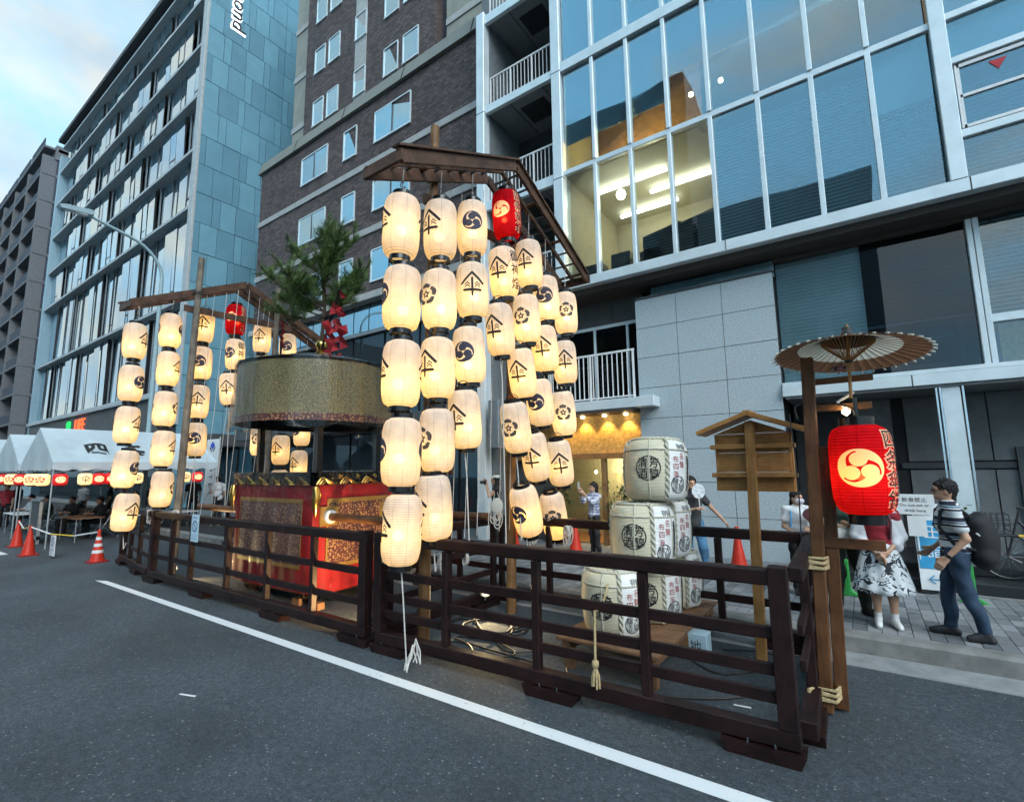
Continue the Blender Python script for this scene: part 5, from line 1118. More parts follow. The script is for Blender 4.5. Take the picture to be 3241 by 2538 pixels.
def vinyl(name, bscale, strength, fac, top):
    # clear plastic sheeting, creased
    m, t = newmat(name); l = t.links.new
    c = N(t, 'ShaderNodeTexCoord'); q = N(t, 'ShaderNodeMapping'); q.inputs['Scale'].default_value = (1, 1, 0.28); l(c.outputs['Object'], q.inputs[0])
    n = N(t, 'ShaderNodeTexNoise', i_Scale=bscale, i_Detail=4.0, i_Roughness=0.55, i_Distortion=1.2); l(q.outputs[0], n.inputs['Vector'])
    bp = N(t, 'ShaderNodeBump', i_Strength=strength, i_Distance=0.06); l(n.outputs['Fac'], bp.inputs['Height'])
    tr = N(t, 'ShaderNodeBsdfTransparent'); tr.inputs[0].default_value = (0.93, 0.93, 0.93, 1); g = N(t, 'ShaderNodeBsdfGlossy', i_Roughness=0.08); l(bp.outputs[0], g.inputs['Normal'])
    f = N(t, 'ShaderNodeFresnel', i_IOR=1.5); l(bp.outputs[0], f.inputs['Normal']); ma = N(t, 'ShaderNodeMapRange'); ma.inputs[3].default_value = fac; ma.inputs[4].default_value = top; l(f.outputs[0], ma.inputs[0])
    x = N(t, 'ShaderNodeMixShader'); o = N(t, 'ShaderNodeOutputMaterial'); l(ma.outputs[0], x.inputs[0]); l(tr.outputs[0], x.inputs[1]); l(g.outputs[0], x.inputs[2]); l(x.outputs[0], o.inputs[0])
vinyl('vinyl', 5.0, 0.55, 0.01, 0.45); vinyl('vinyl_drum', 3.5, 0.6, 0.015, 0.5)
FX0, FX1, FY0, FY1, FZ0, FZ1 = -9.5, -7.06, 4.56, 6.26, 0.20, 2.06
fl = thing('festival_float', 'red and brocade festival float under clear plastic with a round curtained canopy', 'float', ((FX0 + FX1) / 2, (FY0 + FY1) / 2, 0))
def PF(n, mb, m, **k): return part(fl, n, mb, m, **k)
PF('chassis', MB().box(FX0 + 0.1, FX1 - 0.1, FY0 + 0.1, FY1 - 0.1, 0.14, 0.30), 'dark_timber')
for x_ in (FX0 + 0.35, FX1 - 0.35):
    for y_ in (FY0 + 0.22, FY1 - 0.22):
        w = PF('wheel', MB().tube([(x_ - 0.05, y_, 0.14), (x_ + 0.05, y_, 0.14)], 0.14, 20), 'dark_timber', smooth=True); part(w, 'hub', MB().tube([(x_ - 0.07, y_, 0.14), (x_ + 0.07, y_, 0.14)], 0.04, 10), 'dark_metal')
for x_ in (-7.5, -7.0): PF('chock', MB().box(x_ - 0.10, x_ + 0.10, 4.6, 4.72, 0, 0.10), 'plank_timber')
def cloth_face(p0, p1, z0, z1, m, n, amp, name):
    # a hanging cloth between two plan points
    d = Vector((p1[0] - p0[0], p1[1] - p0[1], 0)); nn = Vector((d.y, -d.x, 0)).normalized()
    return PF(name, MB().grid(48, 10, lambda u, v: Vector((p0[0], p0[1], 0)) + d * u + nn * (amp * sin(u * n) * (1 - v) + 0.004 * sin(u * 47)) + Vector((0, 0, z0 + (z1 - z0) * v - 0.02 * sin(u * n * 0.5) * (1 - v)))), m, smooth=True)
faces = [((FX0, FY0), (FX1, FY0)), ((FX1, FY0), (FX1, FY1)), ((FX1, FY1), (FX0, FY1)), ((FX0, FY1), (FX0, FY0))]
for i, (a, b) in enumerate(faces):
    cloth_face(a, b, FZ0, 1.90, 'red_cloth', 9, 0.012, 'red_curtain')
    d = Vector((b[0] - a[0], b[1] - a[1], 0)); L_ = d.length; d.normalize(); nn = Vector((d.y, -d.x, 0))
    q = lambda s, o, z: Vector((a[0], a[1], 0)) + d * s + nn * o + Vector((0, 0, z))
    s0, s1 = 0.26, L_ - 0.26
    PF('brocade_panel', MB().grid(30, 10, lambda u, v: q(s0 + (s1 - s0) * u, 0.024 + 0.006 * sin(u * 22), 0.62 + 0.96 * v)), 'brocade', smooth=True)
    for z0_, z1_ in ((1.575, 1.64), (0.56, 0.62)): PF('gold_border', MB().add([q(s0, 0.036, z0_), q(s1, 0.036, z0_), q(s1, 0.036, z1_), q(s0, 0.036, z1_)], [(0, 1, 2, 3)]), 'gold_band')
    for sa in (s0 - 0.03, s1): PF('gold_border', MB().add([q(sa, 0.034, 0.56), q(sa + 0.03, 0.034, 0.56), q(sa + 0.03, 0.034, 1.64), q(sa, 0.034, 1.64)], [(0, 1, 2, 3)]), 'gold_band')
    PF('lacquer_beam', MB().add([q(-0.04, 0.04, 1.86), q(L_ + 0.04, 0.04, 1.86), q(L_ + 0.04, 0.04, 2.06), q(-0.04, 0.04, 2.06), q(-0.04, -0.06, 1.86), q(L_ + 0.04, -0.06, 1.86), q(L_ + 0.04, -0.06, 2.06), q(-0.04, -0.06, 2.06)], [(0, 1, 2, 3), (3, 2, 6, 7), (0, 4, 5, 1), (4, 7, 6, 5), (0, 3, 7, 4), (1, 5, 6, 2)]), 'lacquer')
    nw = int(L_ / 0.40)
    for k in range(nw):
        c0 = (k + 0.5) * L_ / nw; mb = MB()
        for j in range(3):
            mb.tube([q(c0 - 0.20 + 0.05 * j + 0.27 * t, 0.058 - 0.004 * j, 1.87 + (0.125 - 0.03 * j) * sin(pi * min(1, t * 1.15)) * (1 - 0.35 * t)) for t in np.linspace(0, 1, 9)], 0.012, 5)
        PF('wave_ornament', mb, 'gold', smooth=True)
    for k in range(3 if i % 2 else 0): PF('gold_stud', MB().lathe([(0.001, 0.03), (0.035, 0.02), (0.045, 0)], 12, (0, 0, 0)) if False else MB().tube([q(0.45 + k * 0.35, 0.042, 1.99), q(0.45 + k * 0.35, 0.062, 1.99)], [0.042, 0.028], 14), 'gold', smooth=True)
    PF('corner_fitting', MB().tube([q(0.0, 0.045, 1.84), q(0.02, 0.06, 1.70), q(0.0, 0.055, 1.55), q(0.015, 0.045, 1.38)], [0.05, 0.075, 0.055, 0.015], 8), 'gold', smooth=True)
PF('deck', MB().box(FX0 + 0.06, FX1 - 0.06, FY0 + 0.06, FY1 - 0.06, 1.9, 2.04), 'lacquer')
sh = MB()
def shell(u, v):
    pts = [(FX0 - 0.05, FY0 - 0.07), (FX1 + 0.07, FY0 - 0.07), (FX1 + 0.07, FY1 + 0.05), (FX0 - 0.05, FY1 + 0.05)]
    s = (u * 4) % 4; k = int(s) % 4; f = s - int(s); a, b = pts[k], pts[(k + 1) % 4]
    w = 0.02 * sin(u * 61) * (1 - v * 0.6) + 0.012 * sin(u * 149 + v * 9) + 0.05 * (1 - v) * (0.4 + 0.6 * abs(f - 0.5) * 2)
    d = Vector((b[0] - a[0], b[1] - a[1], 0)).normalized(); nn = Vector((d.y, -d.x, 0))
    return Vector((a[0] + (b[0] - a[0]) * f, a[1] + (b[1] - a[1]) * f, 0.17 + 1.91 * v)) + nn * w
PF('plastic_cover', MB().grid(120, 14, shell, wrap=True), 'vinyl', smooth=True)
for y_ in (4.83, 6.0):
    PF('carrying_pole', MB().tube([(-11.6, y_, 1.36), (-4.72, y_, 1.36)], 0.062, 14), 'brown_timber', smooth=True)
    PF('pole_collar', MB().tube([(FX1 + 0.02, y_, 1.36), (FX1 + 0.10, y_, 1.36)], 0.105, 16), 'white_paint', smooth=True)
    PF('pole_plate', MB().box(FX1 + 0.0, FX1 + 0.035, y_ - 0.16, y_ + 0.16, 1.22, 1.52), 'gold_band')
for x_ in (FX0 + 0.3, FX1 - 0.3):
    for y_ in (FY0 + 0.25, FY1 - 0.25): PF('canopy_post', MB().beam((x_, y_, 2.0), (x_, y_, 3.2), 0.10, 0.10), 'lacquer')
CX, CY_, CR = -8.3, 5.4, 1.38
PF('center_pole', MB().tube([(CX, CY_, 2.0), (CX, CY_, 4.3)], 0.07, 12), 'lacquer')
def drum(R, z0, z1, am):
    return lambda u, v: (CX + (R + am * sin(u * 2 * pi * 9) * (1 - 0.5 * v)) * cos(2 * pi * u), CY_ + (R + am * sin(u * 2 * pi * 9) * (1 - 0.5 * v)) * sin(2 * pi * u), z0 + (z1 - z0) * v)
PF('canopy_curtain', MB().grid(168, 6, drum(CR, 2.98, 3.93, 0.006), wrap=True), 'drum_brocade', smooth=True)
PF('curtain_hem', MB().grid(96, 2, drum(CR + 0.006, 2.90, 3.02, 0.008), wrap=True), 'brocade', smooth=True)
PF('curtain_lining', MB().grid(64, 1, drum(CR - 0.02, 2.9, 3.93, 0.0), wrap=True), 'dark_room', smooth=True)
PF('canopy_roof', MB().lathe([(CR + 0.02, 3.92), (CR + 0.03, 3.955), (CR - 0.1, 4.0), (0.7, 4.16), (0.12, 4.28), (0.01, 4.29)], 48, (CX, CY_, 0)), 'lacquer', smooth=True)
PF('canopy_plastic', MB().grid(160, 10, lambda u, v: (CX + (CR + 0.05 + 0.018 * sin(u * 97) + 0.02 * sin(u * 41 + v * 3) + 0.05 * (1 - v) ** 2) * cos(2 * pi * u), CY_ + (CR + 0.05 + 0.018 * sin(u * 97) + 0.02 * sin(u * 41 + v * 3) + 0.05 * (1 - v) ** 2) * sin(2 * pi * u), 2.80 + 0.03 * sin(u * 55) + 1.19 * v), wrap=True), 'vinyl_drum', smooth=True)
for a in (200, 250, 300, 340):
    PF('tie_cord', MB().tube([(CX + (CR + 0.02) * cos(radians(a) + 0.03 * sin(k)), CY_ + (CR + 0.02) * sin(radians(a) + 0.03 * sin(k)), 3.55 + 0.02 * cos(k * 1.3) - 0.05 * k * 0.2) for k in range(8)], 0.007, 5), 'rope_straw')
PF('finial', MB().lathe([(0.09, 4.27), (0.10, 4.32), (0.05, 4.36), (0.10, 4.42), (0.12, 4.48), (0.10, 4.54), (0.03, 4.58), (0.001, 4.59)], 20, (CX, CY_, 0)), 'brass', smooth=True)
for k in range(5):
    a = -1.5 + k * 0.35; PF('wheel_spoke', MB().tube([(CX, CY_, 2.86), (CX + 0.9 * cos(a), CY_ + 0.9 * sin(a), 2.98)], 0.02, 6), 'dark_metal')
# pine on top
mat('needles_a', (0.075, 0.14, 0.035), 0.6, var=0.3, scale=5); mat('needles_b', (0.13, 0.21, 0.06), 0.6, var=0.3, scale=5); mat('bark', (0.07, 0.045, 0.03), 0.85, var=0.3)
pt = thing('pine_tree', 'young green pine standing on the canopy of the float', 'tree', (CX, CY_, 4.55))
part(pt, 'trunk', MB().tube([(0, 0, 0), (0.03, 0.02, 0.7), (-0.02, 0, 1.3), (0.04, 0.02, 2.15)], [0.04, 0.032, 0.024, 0.008], 8), 'bark', local=True, smooth=True)
rp_ = random.Random(3); nd = [MB(), MB()]; br = MB()
BRS = [((0.02, 0, 0.5), (-1.0, -0.2, 1.0), 9), ((0.02, 0, 0.7), (-2.5, 0.1, 2.0), 12), ((0.02, 0, 0.8), (0.95, 0.2, 1.2), 9), ((0, 0, 1.0), (-1.3, 0.4, 1.55), 8), ((0, 0, 1.1), (0.85, -0.3, 1.75), 8), ((0, 0, 1.3), (-0.7, -0.3, 1.95), 6), ((0, 0, 1.35), (0.5, 0.3, 2.05), 6), ((0, 0, 1.6), (0.05, 0.0, 2.3), 7), ((0.02, 0, 0.6), (0.2, -0.95, 1.1), 8), ((0, 0, 0.9), (0.1, 0.9, 1.5), 7), ((0, 0, 0.45), (1.15, -0.25, 0.75), 8), ((0, 0, 0.4), (-0.75, -0.6, 0.62), 7), ((0, 0, 0.75), (-0.55, -0.35, 1.35), 7), ((0, 0, 0.85), (0.45, -0.35, 1.4), 7), ((0, 0, 1.2), (-0.3, 0.25, 1.75), 6), ((0, 0, 1.45), (0.25, -0.15, 2.0), 6), ((0, 0, 0.55), (0.6, 0.3, 0.95), 7), ((0, 0, 0.6), (-1.5, 0.2, 1.3), 9)]
for a, b, n in BRS:
    a, b = Vector(a), Vector(b); mid = a.lerp(b, 0.5) - Vector((0, 0, 0.10)); pts = [a.lerp(mid, t).lerp(mid.lerp(b, t), t) for t in np.linspace(0, 1, 9)]
    br.tube(pts, [0.018 - 0.0016 * i for i in range(9)], 5)
    for i in range(n * 4):
        t = 0.28 + 0.72 * (i + 1) / (n * 4); p0 = a.lerp(mid, t).lerp(mid.lerp(b, t), t)
        dr = ((b - a).normalized() * 0.5 + Vector((rp_.uniform(-1, 1), rp_.uniform(-1, 1), rp_.uniform(-0.1, 1.0)))).normalized()
        p1 = p0 + dr * rp_.uniform(0.14, 0.34); br.tube([p0, p1], [0.006, 0.003], 4)
        for k in range(64):
            f = rp_.random() ** 0.7; s = p0.lerp(p1, f); v = (dr * rp_.uniform(0.25, 1.0) + Vector((0, 0, 0.35)) + Vector((rp_.gauss(0, 1), rp_.gauss(0, 1), rp_.gauss(0, 1))) * 0.5).normalized()
            e = s + v * rp_.uniform(0.10, 0.19); w = v.cross(Vector((rp_.random(), rp_.random(), 1))).normalized() * 0.005
            nd[i % 2].add([s - w, s + w, e], [(0, 1, 2)])
cw = part(pt, 'crown', nd[0], 'needles_a', local=True); part(cw, 'needle_tufts', nd[1], 'needles_b', local=True); part(pt, 'branches', br, 'bark', local=True)
# red folded paper streamers around the pine
mat('red_foil', (0.36, 0.010, 0.016), 0.65, var=0.2, scale=8)
gs = thing('paper_streamers', 'red zigzag folded paper streamers on a stick beside the pine', 'streamers', (-7.6, 5.2, 4.4))
part(gs, 'stick', MB().tube([(-8.1, 5.28, 4.35), (-7.2, 5.0, 5.22)], 0.022, 6), 'dark_timber')
for k in range(20):
    f = 0.30 + 0.70 * (k % 7) / 6; bx, by, bz = -8.1 + 0.9 * f + 0.10 * sin(k * 2.3) + 0.12 * (k // 7), 5.26 - 0.28 * f, 4.35 + 0.87 * f - 0.12 - 0.22 * (k // 7) - 0.08 * (k % 2)
    s_ = 0.065 + 0.025 * (k % 3); tw = k * 1.1
    part(gs, 'paper_fold', MB().add([(bx - s_, by - 0.04 * sin(tw), bz + s_ * 0.6), (bx + s_ * 0.6, by - 0.07 * cos(tw), bz + s_), (bx + s_, by + 0.04, bz - s_ * 0.7), (bx - s_ * 0.5, by + 0.05 * sin(tw), bz - s_)], [(0, 1, 2, 3)]), 'red_foil')
g2_ = thing('paper_streamers', 'small red folded papers tied to the far frame post behind the drum', 'streamers', (-9.7, 5.3, 4.6))
for k in range(4): part(g2_, 'paper_fold', MB().add([(-9.62 + 0.03 * (k % 2), 5.28, 5.10 - 0.13 * k), (-9.50 + 0.03 * (k % 2), 5.25, 5.16 - 0.13 * k), (-9.46 + 0.03 * (k % 2), 5.30, 5.03 - 0.13 * k), (-9.60, 5.33, 4.98 - 0.13 * k)], [(0, 1, 2, 3)]), 'red_foil')
part(g2_, 'stick', MB().tube([(-9.55, 5.3, 4.0), (-9.55, 5.28, 5.2)], 0.02, 6), 'dark_timber')

# ------------------------------------------------------------------ ground floodlights (lit in the photograph)
def flood(label, p, aim, e, col, lit=True):
    t = thing('floodlight', label, 'floodlight', p); d = (Vector(aim) - Vector(p)).normalized(); pv = Vector(p) + Vector((0, 0, 0.16))
    part(t, 'reflector', MB().tube([pv - d * 0.07, pv + d * 0.03], [0.05, 0.095], 18, caps=False), 'chrome', smooth=True)
    part(t, 'lens', MB().tube([pv + d * 0.020, pv + d * 0.024], 0.075, 18), 'flood_lens' if lit else 'white_paint')
    part(t, 'stand', MB().tube([pv - d * 0.05, Vector(p) + Vector((0, 0, 0.01))], 0.012, 6).box(p[0] - 0.08, p[0] + 0.08, p[1] - 0.05, p[1] + 0.05, 0, 0.015), 'dark_metal')
    if e:
        ld = bpy.data.lights.new('flood', 'SPOT'); ld.energy = e; ld.color = col; ld.spot_size = radians(100); ld.spot_blend = 0.7; ld.shadow_soft_size = 0.05
        o = bpy.data.objects.new('beam', ld); COL.objects.link(o); o.parent = t; o.location = pv + d * 0.04 - Vector(p); o.rotation_euler = (-d).to_track_quat('Z', 'Y').to_euler()
flood('round floodlight on the ground behind the fence by the striped cone', (-11.6, 4.38, 0), (-8.9, 4.5, 1.0), 80, (1, 0.72, 0.35))
flood('floodlight on the ground at the fence corner aimed at the float', (-5.25, 4.30, 0), (-7.4, 4.9, 0.8), 95, (1, 0.66, 0.28), False)
flood('foil wrapped floodlight low beside the rear lantern post', (-4.75, 5.95, 0.15), (-3.6, 5.0, 0.1), 22, (1, 0.75, 0.4))

# ------------------------------------------------------------------ event tents down the road
mat('tent_vinyl', (0.50, 0.58, 0.62), 0.45, var=0.10, scale=1.2, bump=0.3, bscale=3); mat('tent_frame', (0.5, 0.52, 0.53), 0.4, metal=0.7)
m_, t_ = newmat('small_white_paper'); d_ = N(t_, 'ShaderNodeBsdfPrincipled', i_Roughness=0.7); d_.inputs[0].default_value = (0.8, 0.62, 0.36, 1); d_.inputs['Emission Color'].default_value = (1, 0.62, 0.24, 1); d_.inputs['Emission Strength'].default_value = 0.28
t_.links.new(d_.outputs[0], N(t_, 'ShaderNodeOutputMaterial').inputs[0])
m_, t_ = newmat('small_red_paper'); d_ = N(t_, 'ShaderNodeBsdfPrincipled', i_Roughness=0.6); d_.inputs[0].default_value = (0.5, 0.015, 0.02, 1); d_.inputs['Emission Color'].default_value = (1, 0.02, 0.02, 1); d_.inputs['Emission Strength'].default_value = 0.10
t_.links.new(d_.outputs[0], N(t_, 'ShaderNodeOutputMaterial').inputs[0])
TLAB = ['white gabled event tent nearest the lanterns with black lettering', 'second white event tent in the row down the road', 'farthest white event tent in the row down the road']
for ti, xr in enumerate((-18.8, -22.9, -27.0)):
    xl = xr - 3.7; xm = (xr + xl) / 2; y0, y1 = 3.9, 8.3; ze, zr = 2.42, 3.50
    t = thing('event_tent', TLAB[ti], 'tent', (xm, (y0 + y1) / 2, 0), 0, 'white event tents along the road')
    for sx, xe in ((1, xr), (-1, xl)):
        part(t, 'roof_sheet', MB().grid(20, 8, lambda u, v: (xm + (xe - xm) * v, y0 + (y1 - y0) * u, zr + (ze - zr) * v - 0.10 * sin(pi * v) * (0.6 + 0.4 * sin(u * 19)) - 0.03 * sin(u * 31 + v * 5) * sin(pi * v))), 'tent_vinyl', smooth=True)
        part(t, 'valance', MB().grid(60, 2, lambda u, v: (xe + 0.012 * sin(u * 40) * v, y0 + (y1 - y0) * u, ze - (0.20 + 0.05 * abs(sin(u * pi * 9))) * v)), 'tent_vinyl')
    for ye in (y0, y1):
        part(t, 'gable', MB().add([(xl, ye, ze), (xr, ye, ze), (xm, ye, zr)], [(0, 1, 2)]), 'tent_vinyl')
        part(t, 'valance', MB().grid(40, 2, lambda u, v: (xl + (xr - xl) * u, ye + 0.01 * sin(u * 40) * v, ze - (0.20 + 0.05 * abs(sin(u * pi * 7))) * v)), 'tent_vinyl')
    for xp in (xl + 0.06, xr - 0.06):
        for yp in (y0 + 0.05, y1 - 0.05): part(t, 'pole', MB().tube([(xp, yp, 0), (xp, yp, ze)], 0.022, 8), 'tent_frame')
    if ti < 2:
        for j, ch in enumerate('四条'):
            vs, fs, _ = text2d(ch, 0.03); vs, fs = chop(vs, fs, 0.25); mb = MB(); o_ = []
            for x, y in vs:
                v = 0.60 - y * 0.34; yy = 5.05 + j * 1.0 + x * 0.62
                o_.append((xm + (xr - xm) * v + 0.02, yy, zr + (ze - zr) * v - 0.10 * sin(pi * v) * (0.6 + 0.4 * sin(19 * (yy - y0) / (y1 - y0))) - 0.03 * sin(31 * (yy - y0) / (y1 - y0) + v * 5) * sin(pi * v) + 0.02))
            part(t, 'lettering', mb.add(o_, fs), 'ink')
SPR = lprofile(0.17, 0.17, 0.09, 12)
sl_ = {'w': mesh('paper', MB().lathe(SPR, 18), 'small_white_paper', True), 'r': mesh('paper', MB().lathe(SPR, 18), 'small_red_paper', True), 'c': mesh('ring', MB().lathe([(0.095, 0.165), (0.095, 0.20), (0.07, 0.20)], 14).lathe([(0.095, -0.165), (0.095, -0.20), (0.07, -0.20)], 14), 'lacquer', True),
       'k': mesh('crest', wrapmark(FLAT['kasa'], SPR, 0.75, 0.10), 'ink'), 't': mesh('crest', wrapmark(FLAT['mokko'], SPR, 0.7, 0.09), 'small_red_paper'), 'y': mesh('crest', wrapmark(FLAT['tomoe'], SPR, 0.7, 0.09), 'small_white_paper')}
for i, (x_, y_, k, cr_) in enumerate(((-24.4, 3.8, 'r', 'y'), (-23.0, 3.8, 'w', 't'), (-21.7, 3.8, 'r', 'y'), (-20.4, 3.8, 'w', 't'), (-19.2, 3.8, 'w', 't'), (-18.7, 4.08, 'r', 'y'), (-18.7, 4.63, 'w', 'k'), (-18.7, 4.95, 'r', 'y'), (-18.7, 5.25, 'r', 'y'), (-18.7, 5.9, 'w', 'k'), (-18.7, 6.5, 'r', 'y'), (-18.7, 7.25, 'w', 'k'), (-18.7, 7.64, 'r', 'y'))):
    t = thing('tent_lantern', 'x', 'lantern', (x_, y_, 1.92), radians(82 if x_ > -18.8 else 60), 'small round lanterns hung under the tent edge')
    t['label'] = 'small round %s lantern, %s along the tent edge counted from the far road end' % ('white' if k == 'w' else 'red', ('first second third fourth fifth sixth seventh eighth ninth tenth eleventh twelfth last').split()[i])
    p = link('paper', sl_[k], t); link('ring', sl_['c'], t); link('crest', sl_[cr_], p)

# ------------------------------------------------------------------ cones, bars, signs, lamp
mat('cone_red', (0.62, 0.035, 0.015), 0.45, var=0.12); mat('cone_white', (0.75, 0.76, 0.76), 0.5, var=0.05); mat('cone_base', (0.30, 0.02, 0.015), 0.6); mat('bar_black', (0.02, 0.02, 0.02), 0.4); mat('bar_yellow', (0.75, 0.48, 0.03), 0.4)
def cone(x, y, z, label, striped=False, rz=0.0):
    t = thing('traffic_cone', label, 'traffic cone', (x, y, z), rz, 'red traffic cones')
    R = lambda h: 0.145 - 0.118 * h / 0.66
    part(t, 'cone', MB().lathe([(R(0), 0.035)] + [(R(h), 0.035 + h) for h in (0.1, 0.3, 0.5, 0.62)] + [(0.034, 0.66), (0.03, 0.70), (0.045, 0.715), (0.04, 0.75), (0.001, 0.755)], 20), 'cone_red', smooth=True, local=True)
    part(t, 'base', MB().prism([(-0.19, -0.15), (-0.15, -0.19), (0.15, -0.19), (0.19, -0.15), (0.19, 0.15), (0.15, 0.19), (-0.15, 0.19), (-0.19, 0.15)], lambda u, v, d: (u, v, d), 0, 0.035), 'cone_base', local=True)
    if striped:
        for h0 in (0.18, 0.33, 0.48): part(t, 'white_stripe', MB().lathe([(R(h0) + 0.003, 0.035 + h0), (R(h0 + 0.07) + 0.003, 0.035 + h0 + 0.07)], 20), 'cone_white', smooth=True, local=True)
cone(-15.05, 4.1, 0, 'red cone with white stripes at the end of the fence', True); cone(-17.85, 3.42, 0, 'plain red cone nearest the road line by the tents'); cone(-20.3, 3.62, 0, 'plain red cone beside the chalkboard under the tent')
cone(-7.1, 10.0, KZ, 'red cone on the pavement behind the rear lanterns'); cone(-5.4, 10.0, KZ, 'red cone on the pavement by the restaurant entrance'); cone(-2.05, 10.1, KZ, 'red cone in front of the granite wall')
cn = thing('cone_chain', 'white and yellow plastic chain sagging between the roadside cones', 'chain', (-16.5, 3.8, 0.4))
pts = [(-20.3, 3.62, 0.72), (-19.0, 3.5, 0.60), (-17.85, 3.42, 0.72), (-16.9, 3.62, 0.58), (-16.0, 3.86, 0.57), (-15.05, 4.1, 0.70)]
for i in range(len(pts) - 1):
    part(cn, 'chain_link', MB().tube([pts[i], Vector(pts[i]).lerp(Vector(pts[i + 1]), 0.5), pts[i + 1]], 0.018, 6), 'cone_white' if i % 2 == 0 else 'bar_yellow')
ns = thing('hanging_notice', 'small white notice with a blue prohibition circle hanging on the chain', 'sign', (-16.75, 3.65, 0.1))
part(ns, 'board', MB().box(-16.95, -16.55, 3.64, 3.655, 0.06, 0.56), 'white_paint')
mat('sign_blue', (0.03, 0.10, 0.30), 0.5)
fl_ = field2d(lambda X, Y: np.minimum(np.abs(np.hypot(X, Y) - 0.85) - 0.11, seg(X, Y, (-0.5, 0.5), (0.5, -0.5), 0.09)), 24); part(ns, 'symbol', MB().add([(-16.75 + 0.12 * u, 3.636, 0.40 + 0.12 * v) for u, v in fl_[0]], fl_[1]), 'sign_blue')
for k, tx in enumerate(('立入禁止', 'ご遠慮ください')):
    vs, fs, _ = text2d(tx); s_ = 0.32 / (max(v[0] for v in vs) * 2); part(ns, 'lettering', MB().add([(-16.75 + v[0] * s_, 3.636, 0.21 - 0.09 * k + v[1] * s_) for v in vs], fs), 'sign_blue')
def barpole(label, a, b):
    t = thing('barrier_bar', label, 'barrier bar', a, 0, 'black and yellow bars between the cones'); a, b = Vector(a), Vector(b); n = 9
    for k in range(n): part(t, 'bar_section', MB().tube([a.lerp(b, k / n), a.lerp(b, (k + 1) / n)], 0.02, 8, caps=k in (0, n - 1)), 'bar_black' if k % 2 == 0 else 'bar_yellow')
barpole('striped barrier bar resting on the cone before the granite wall', (-2.9, 9.75, 0.93), (-0.6, 9.95, 0.93)); barpole('striped barrier bar between the cones by the restaurant', (-7.1, 9.98, 0.93), (-3.4, 9.9, 0.93)); barpole('striped barrier bar beside the parked bicycle', (1.0, 10.2, 1.02), (3.2, 10.3, 1.02))
lp = thing('street_lamp', 'pale blue street lamp with long curved arm over the road', 'street lamp', (-22.5, 7.35, KZ))
mat('lamp_paint', (0.30, 0.42, 0.46), 0.45, var=0.06)
pts = [(-22.5, 7.35, 0.2), (-22.5, 7.35, 5.0), (-22.5, 7.35, 9.8)] + [(-22.5, 7.35 - 1.7 * (1 - cos(a)), 9.8 + 1.45 * sin(a)) for a in np.linspace(0.15, 1.25, 8)] + [(-22.5, 4.9, 11.5)]
part(lp, 'pole', MB().tube(pts, [0.10, 0.085, 0.07] + [0.06] * 8 + [0.05], 12), 'lamp_paint', smooth=True)
part(lp, 'lamp_head', MB().prism([(-0.5, 0.0), (-0.42, -0.12), (0.42, -0.10), (0.5, 0.02), (0.3, 0.07), (-0.4, 0.07)], lambda u, v, d: (-22.5 + d, 4.55 - u, 11.58 - v * -1 + 0.12 * u * -1), -0.14, 0.14), 'lamp_paint'); part(lp, 'lamp_glass', MB().box(-22.6, -22.4, 4.2, 4.85, 11.44, 11.50), 'white_paint')
pn = thing('fence_notice', 'pale blue paper notice taped to the front fence', 'sign', (-9.55, 3.93, 0.9)); mat('paper_blue', (0.50, 0.68, 0.78), 0.7, var=0.05)
part(pn, 'sheet', MB().box(-9.68, -9.40, 3.915, 3.92, 0.90, 1.36), 'paper_blue')
part(pn, 'symbol', MB().add([(-9.54 + 0.10 * u, 3.912, 1.16 + 0.10 * v) for u, v in fl_[0]], fl_[1]), 'sign_blue')
for k, tx in enumerate(('おねがい', '手をふれないで', 'ください')):
    vs, fs, _ = text2d(tx); s_ = 0.22 / (max(v[0] for v in vs) * 2); part(pn, 'lettering', MB().add([(-9.54 + v[0] * s_, 3.912, (1.31, 1.00, 0.95)[k] + v[1] * s_) for v in vs], fs), 'sign_blue')
bn = thing('hotel_banner', 'white vertical banner with a blue diamond before the brick hotel', 'banner', (-22, 9.5, 0.2))
part(bn, 'panel', MB().box(-22.55, -21.5, 9.5, 9.54, 0.6, 3.42), 'white_paint'); part(bn, 'pole', MB().tube([(-21.45, 9.52, 0.2), (-21.45, 9.52, 3.5)], 0.03, 8), 'tent_frame')
mat('logo_blue', (0.02, 0.08, 0.55), 0.5)
part(bn, 'emblem', MB().add([(-22.03, 9.494, 2.98), (-21.81, 9.494, 3.16), (-22.03, 9.494, 3.34), (-22.25, 9.494, 3.16)], [(0, 1, 2, 3)]), 'logo_blue'); part(bn, 'emblem', MB().add([(-22.30, 9.494, 3.08), (-22.24, 9.494, 3.1), (-22.05, 9.494, 2.92), (-22.12, 9.494, 2.9)], [(0, 3, 2, 1)]).add([(-21.76, 9.494, 3.08), (-21.82, 9.494, 3.1), (-22.01, 9.494, 2.92), (-21.94, 9.494, 2.9)], [(0, 1, 2, 3)]), 'ink')
for j, ch in enumerate('HOTEL'):
    vs, fs, _ = text2d(ch); part(bn, 'lettering', MB().add([(-22.03 + v[1] * 0.42, 9.494, 2.6 - j * 0.36 - v[0] * 0.42) for v in vs], [f[::-1] for f in fs]), 'ink')
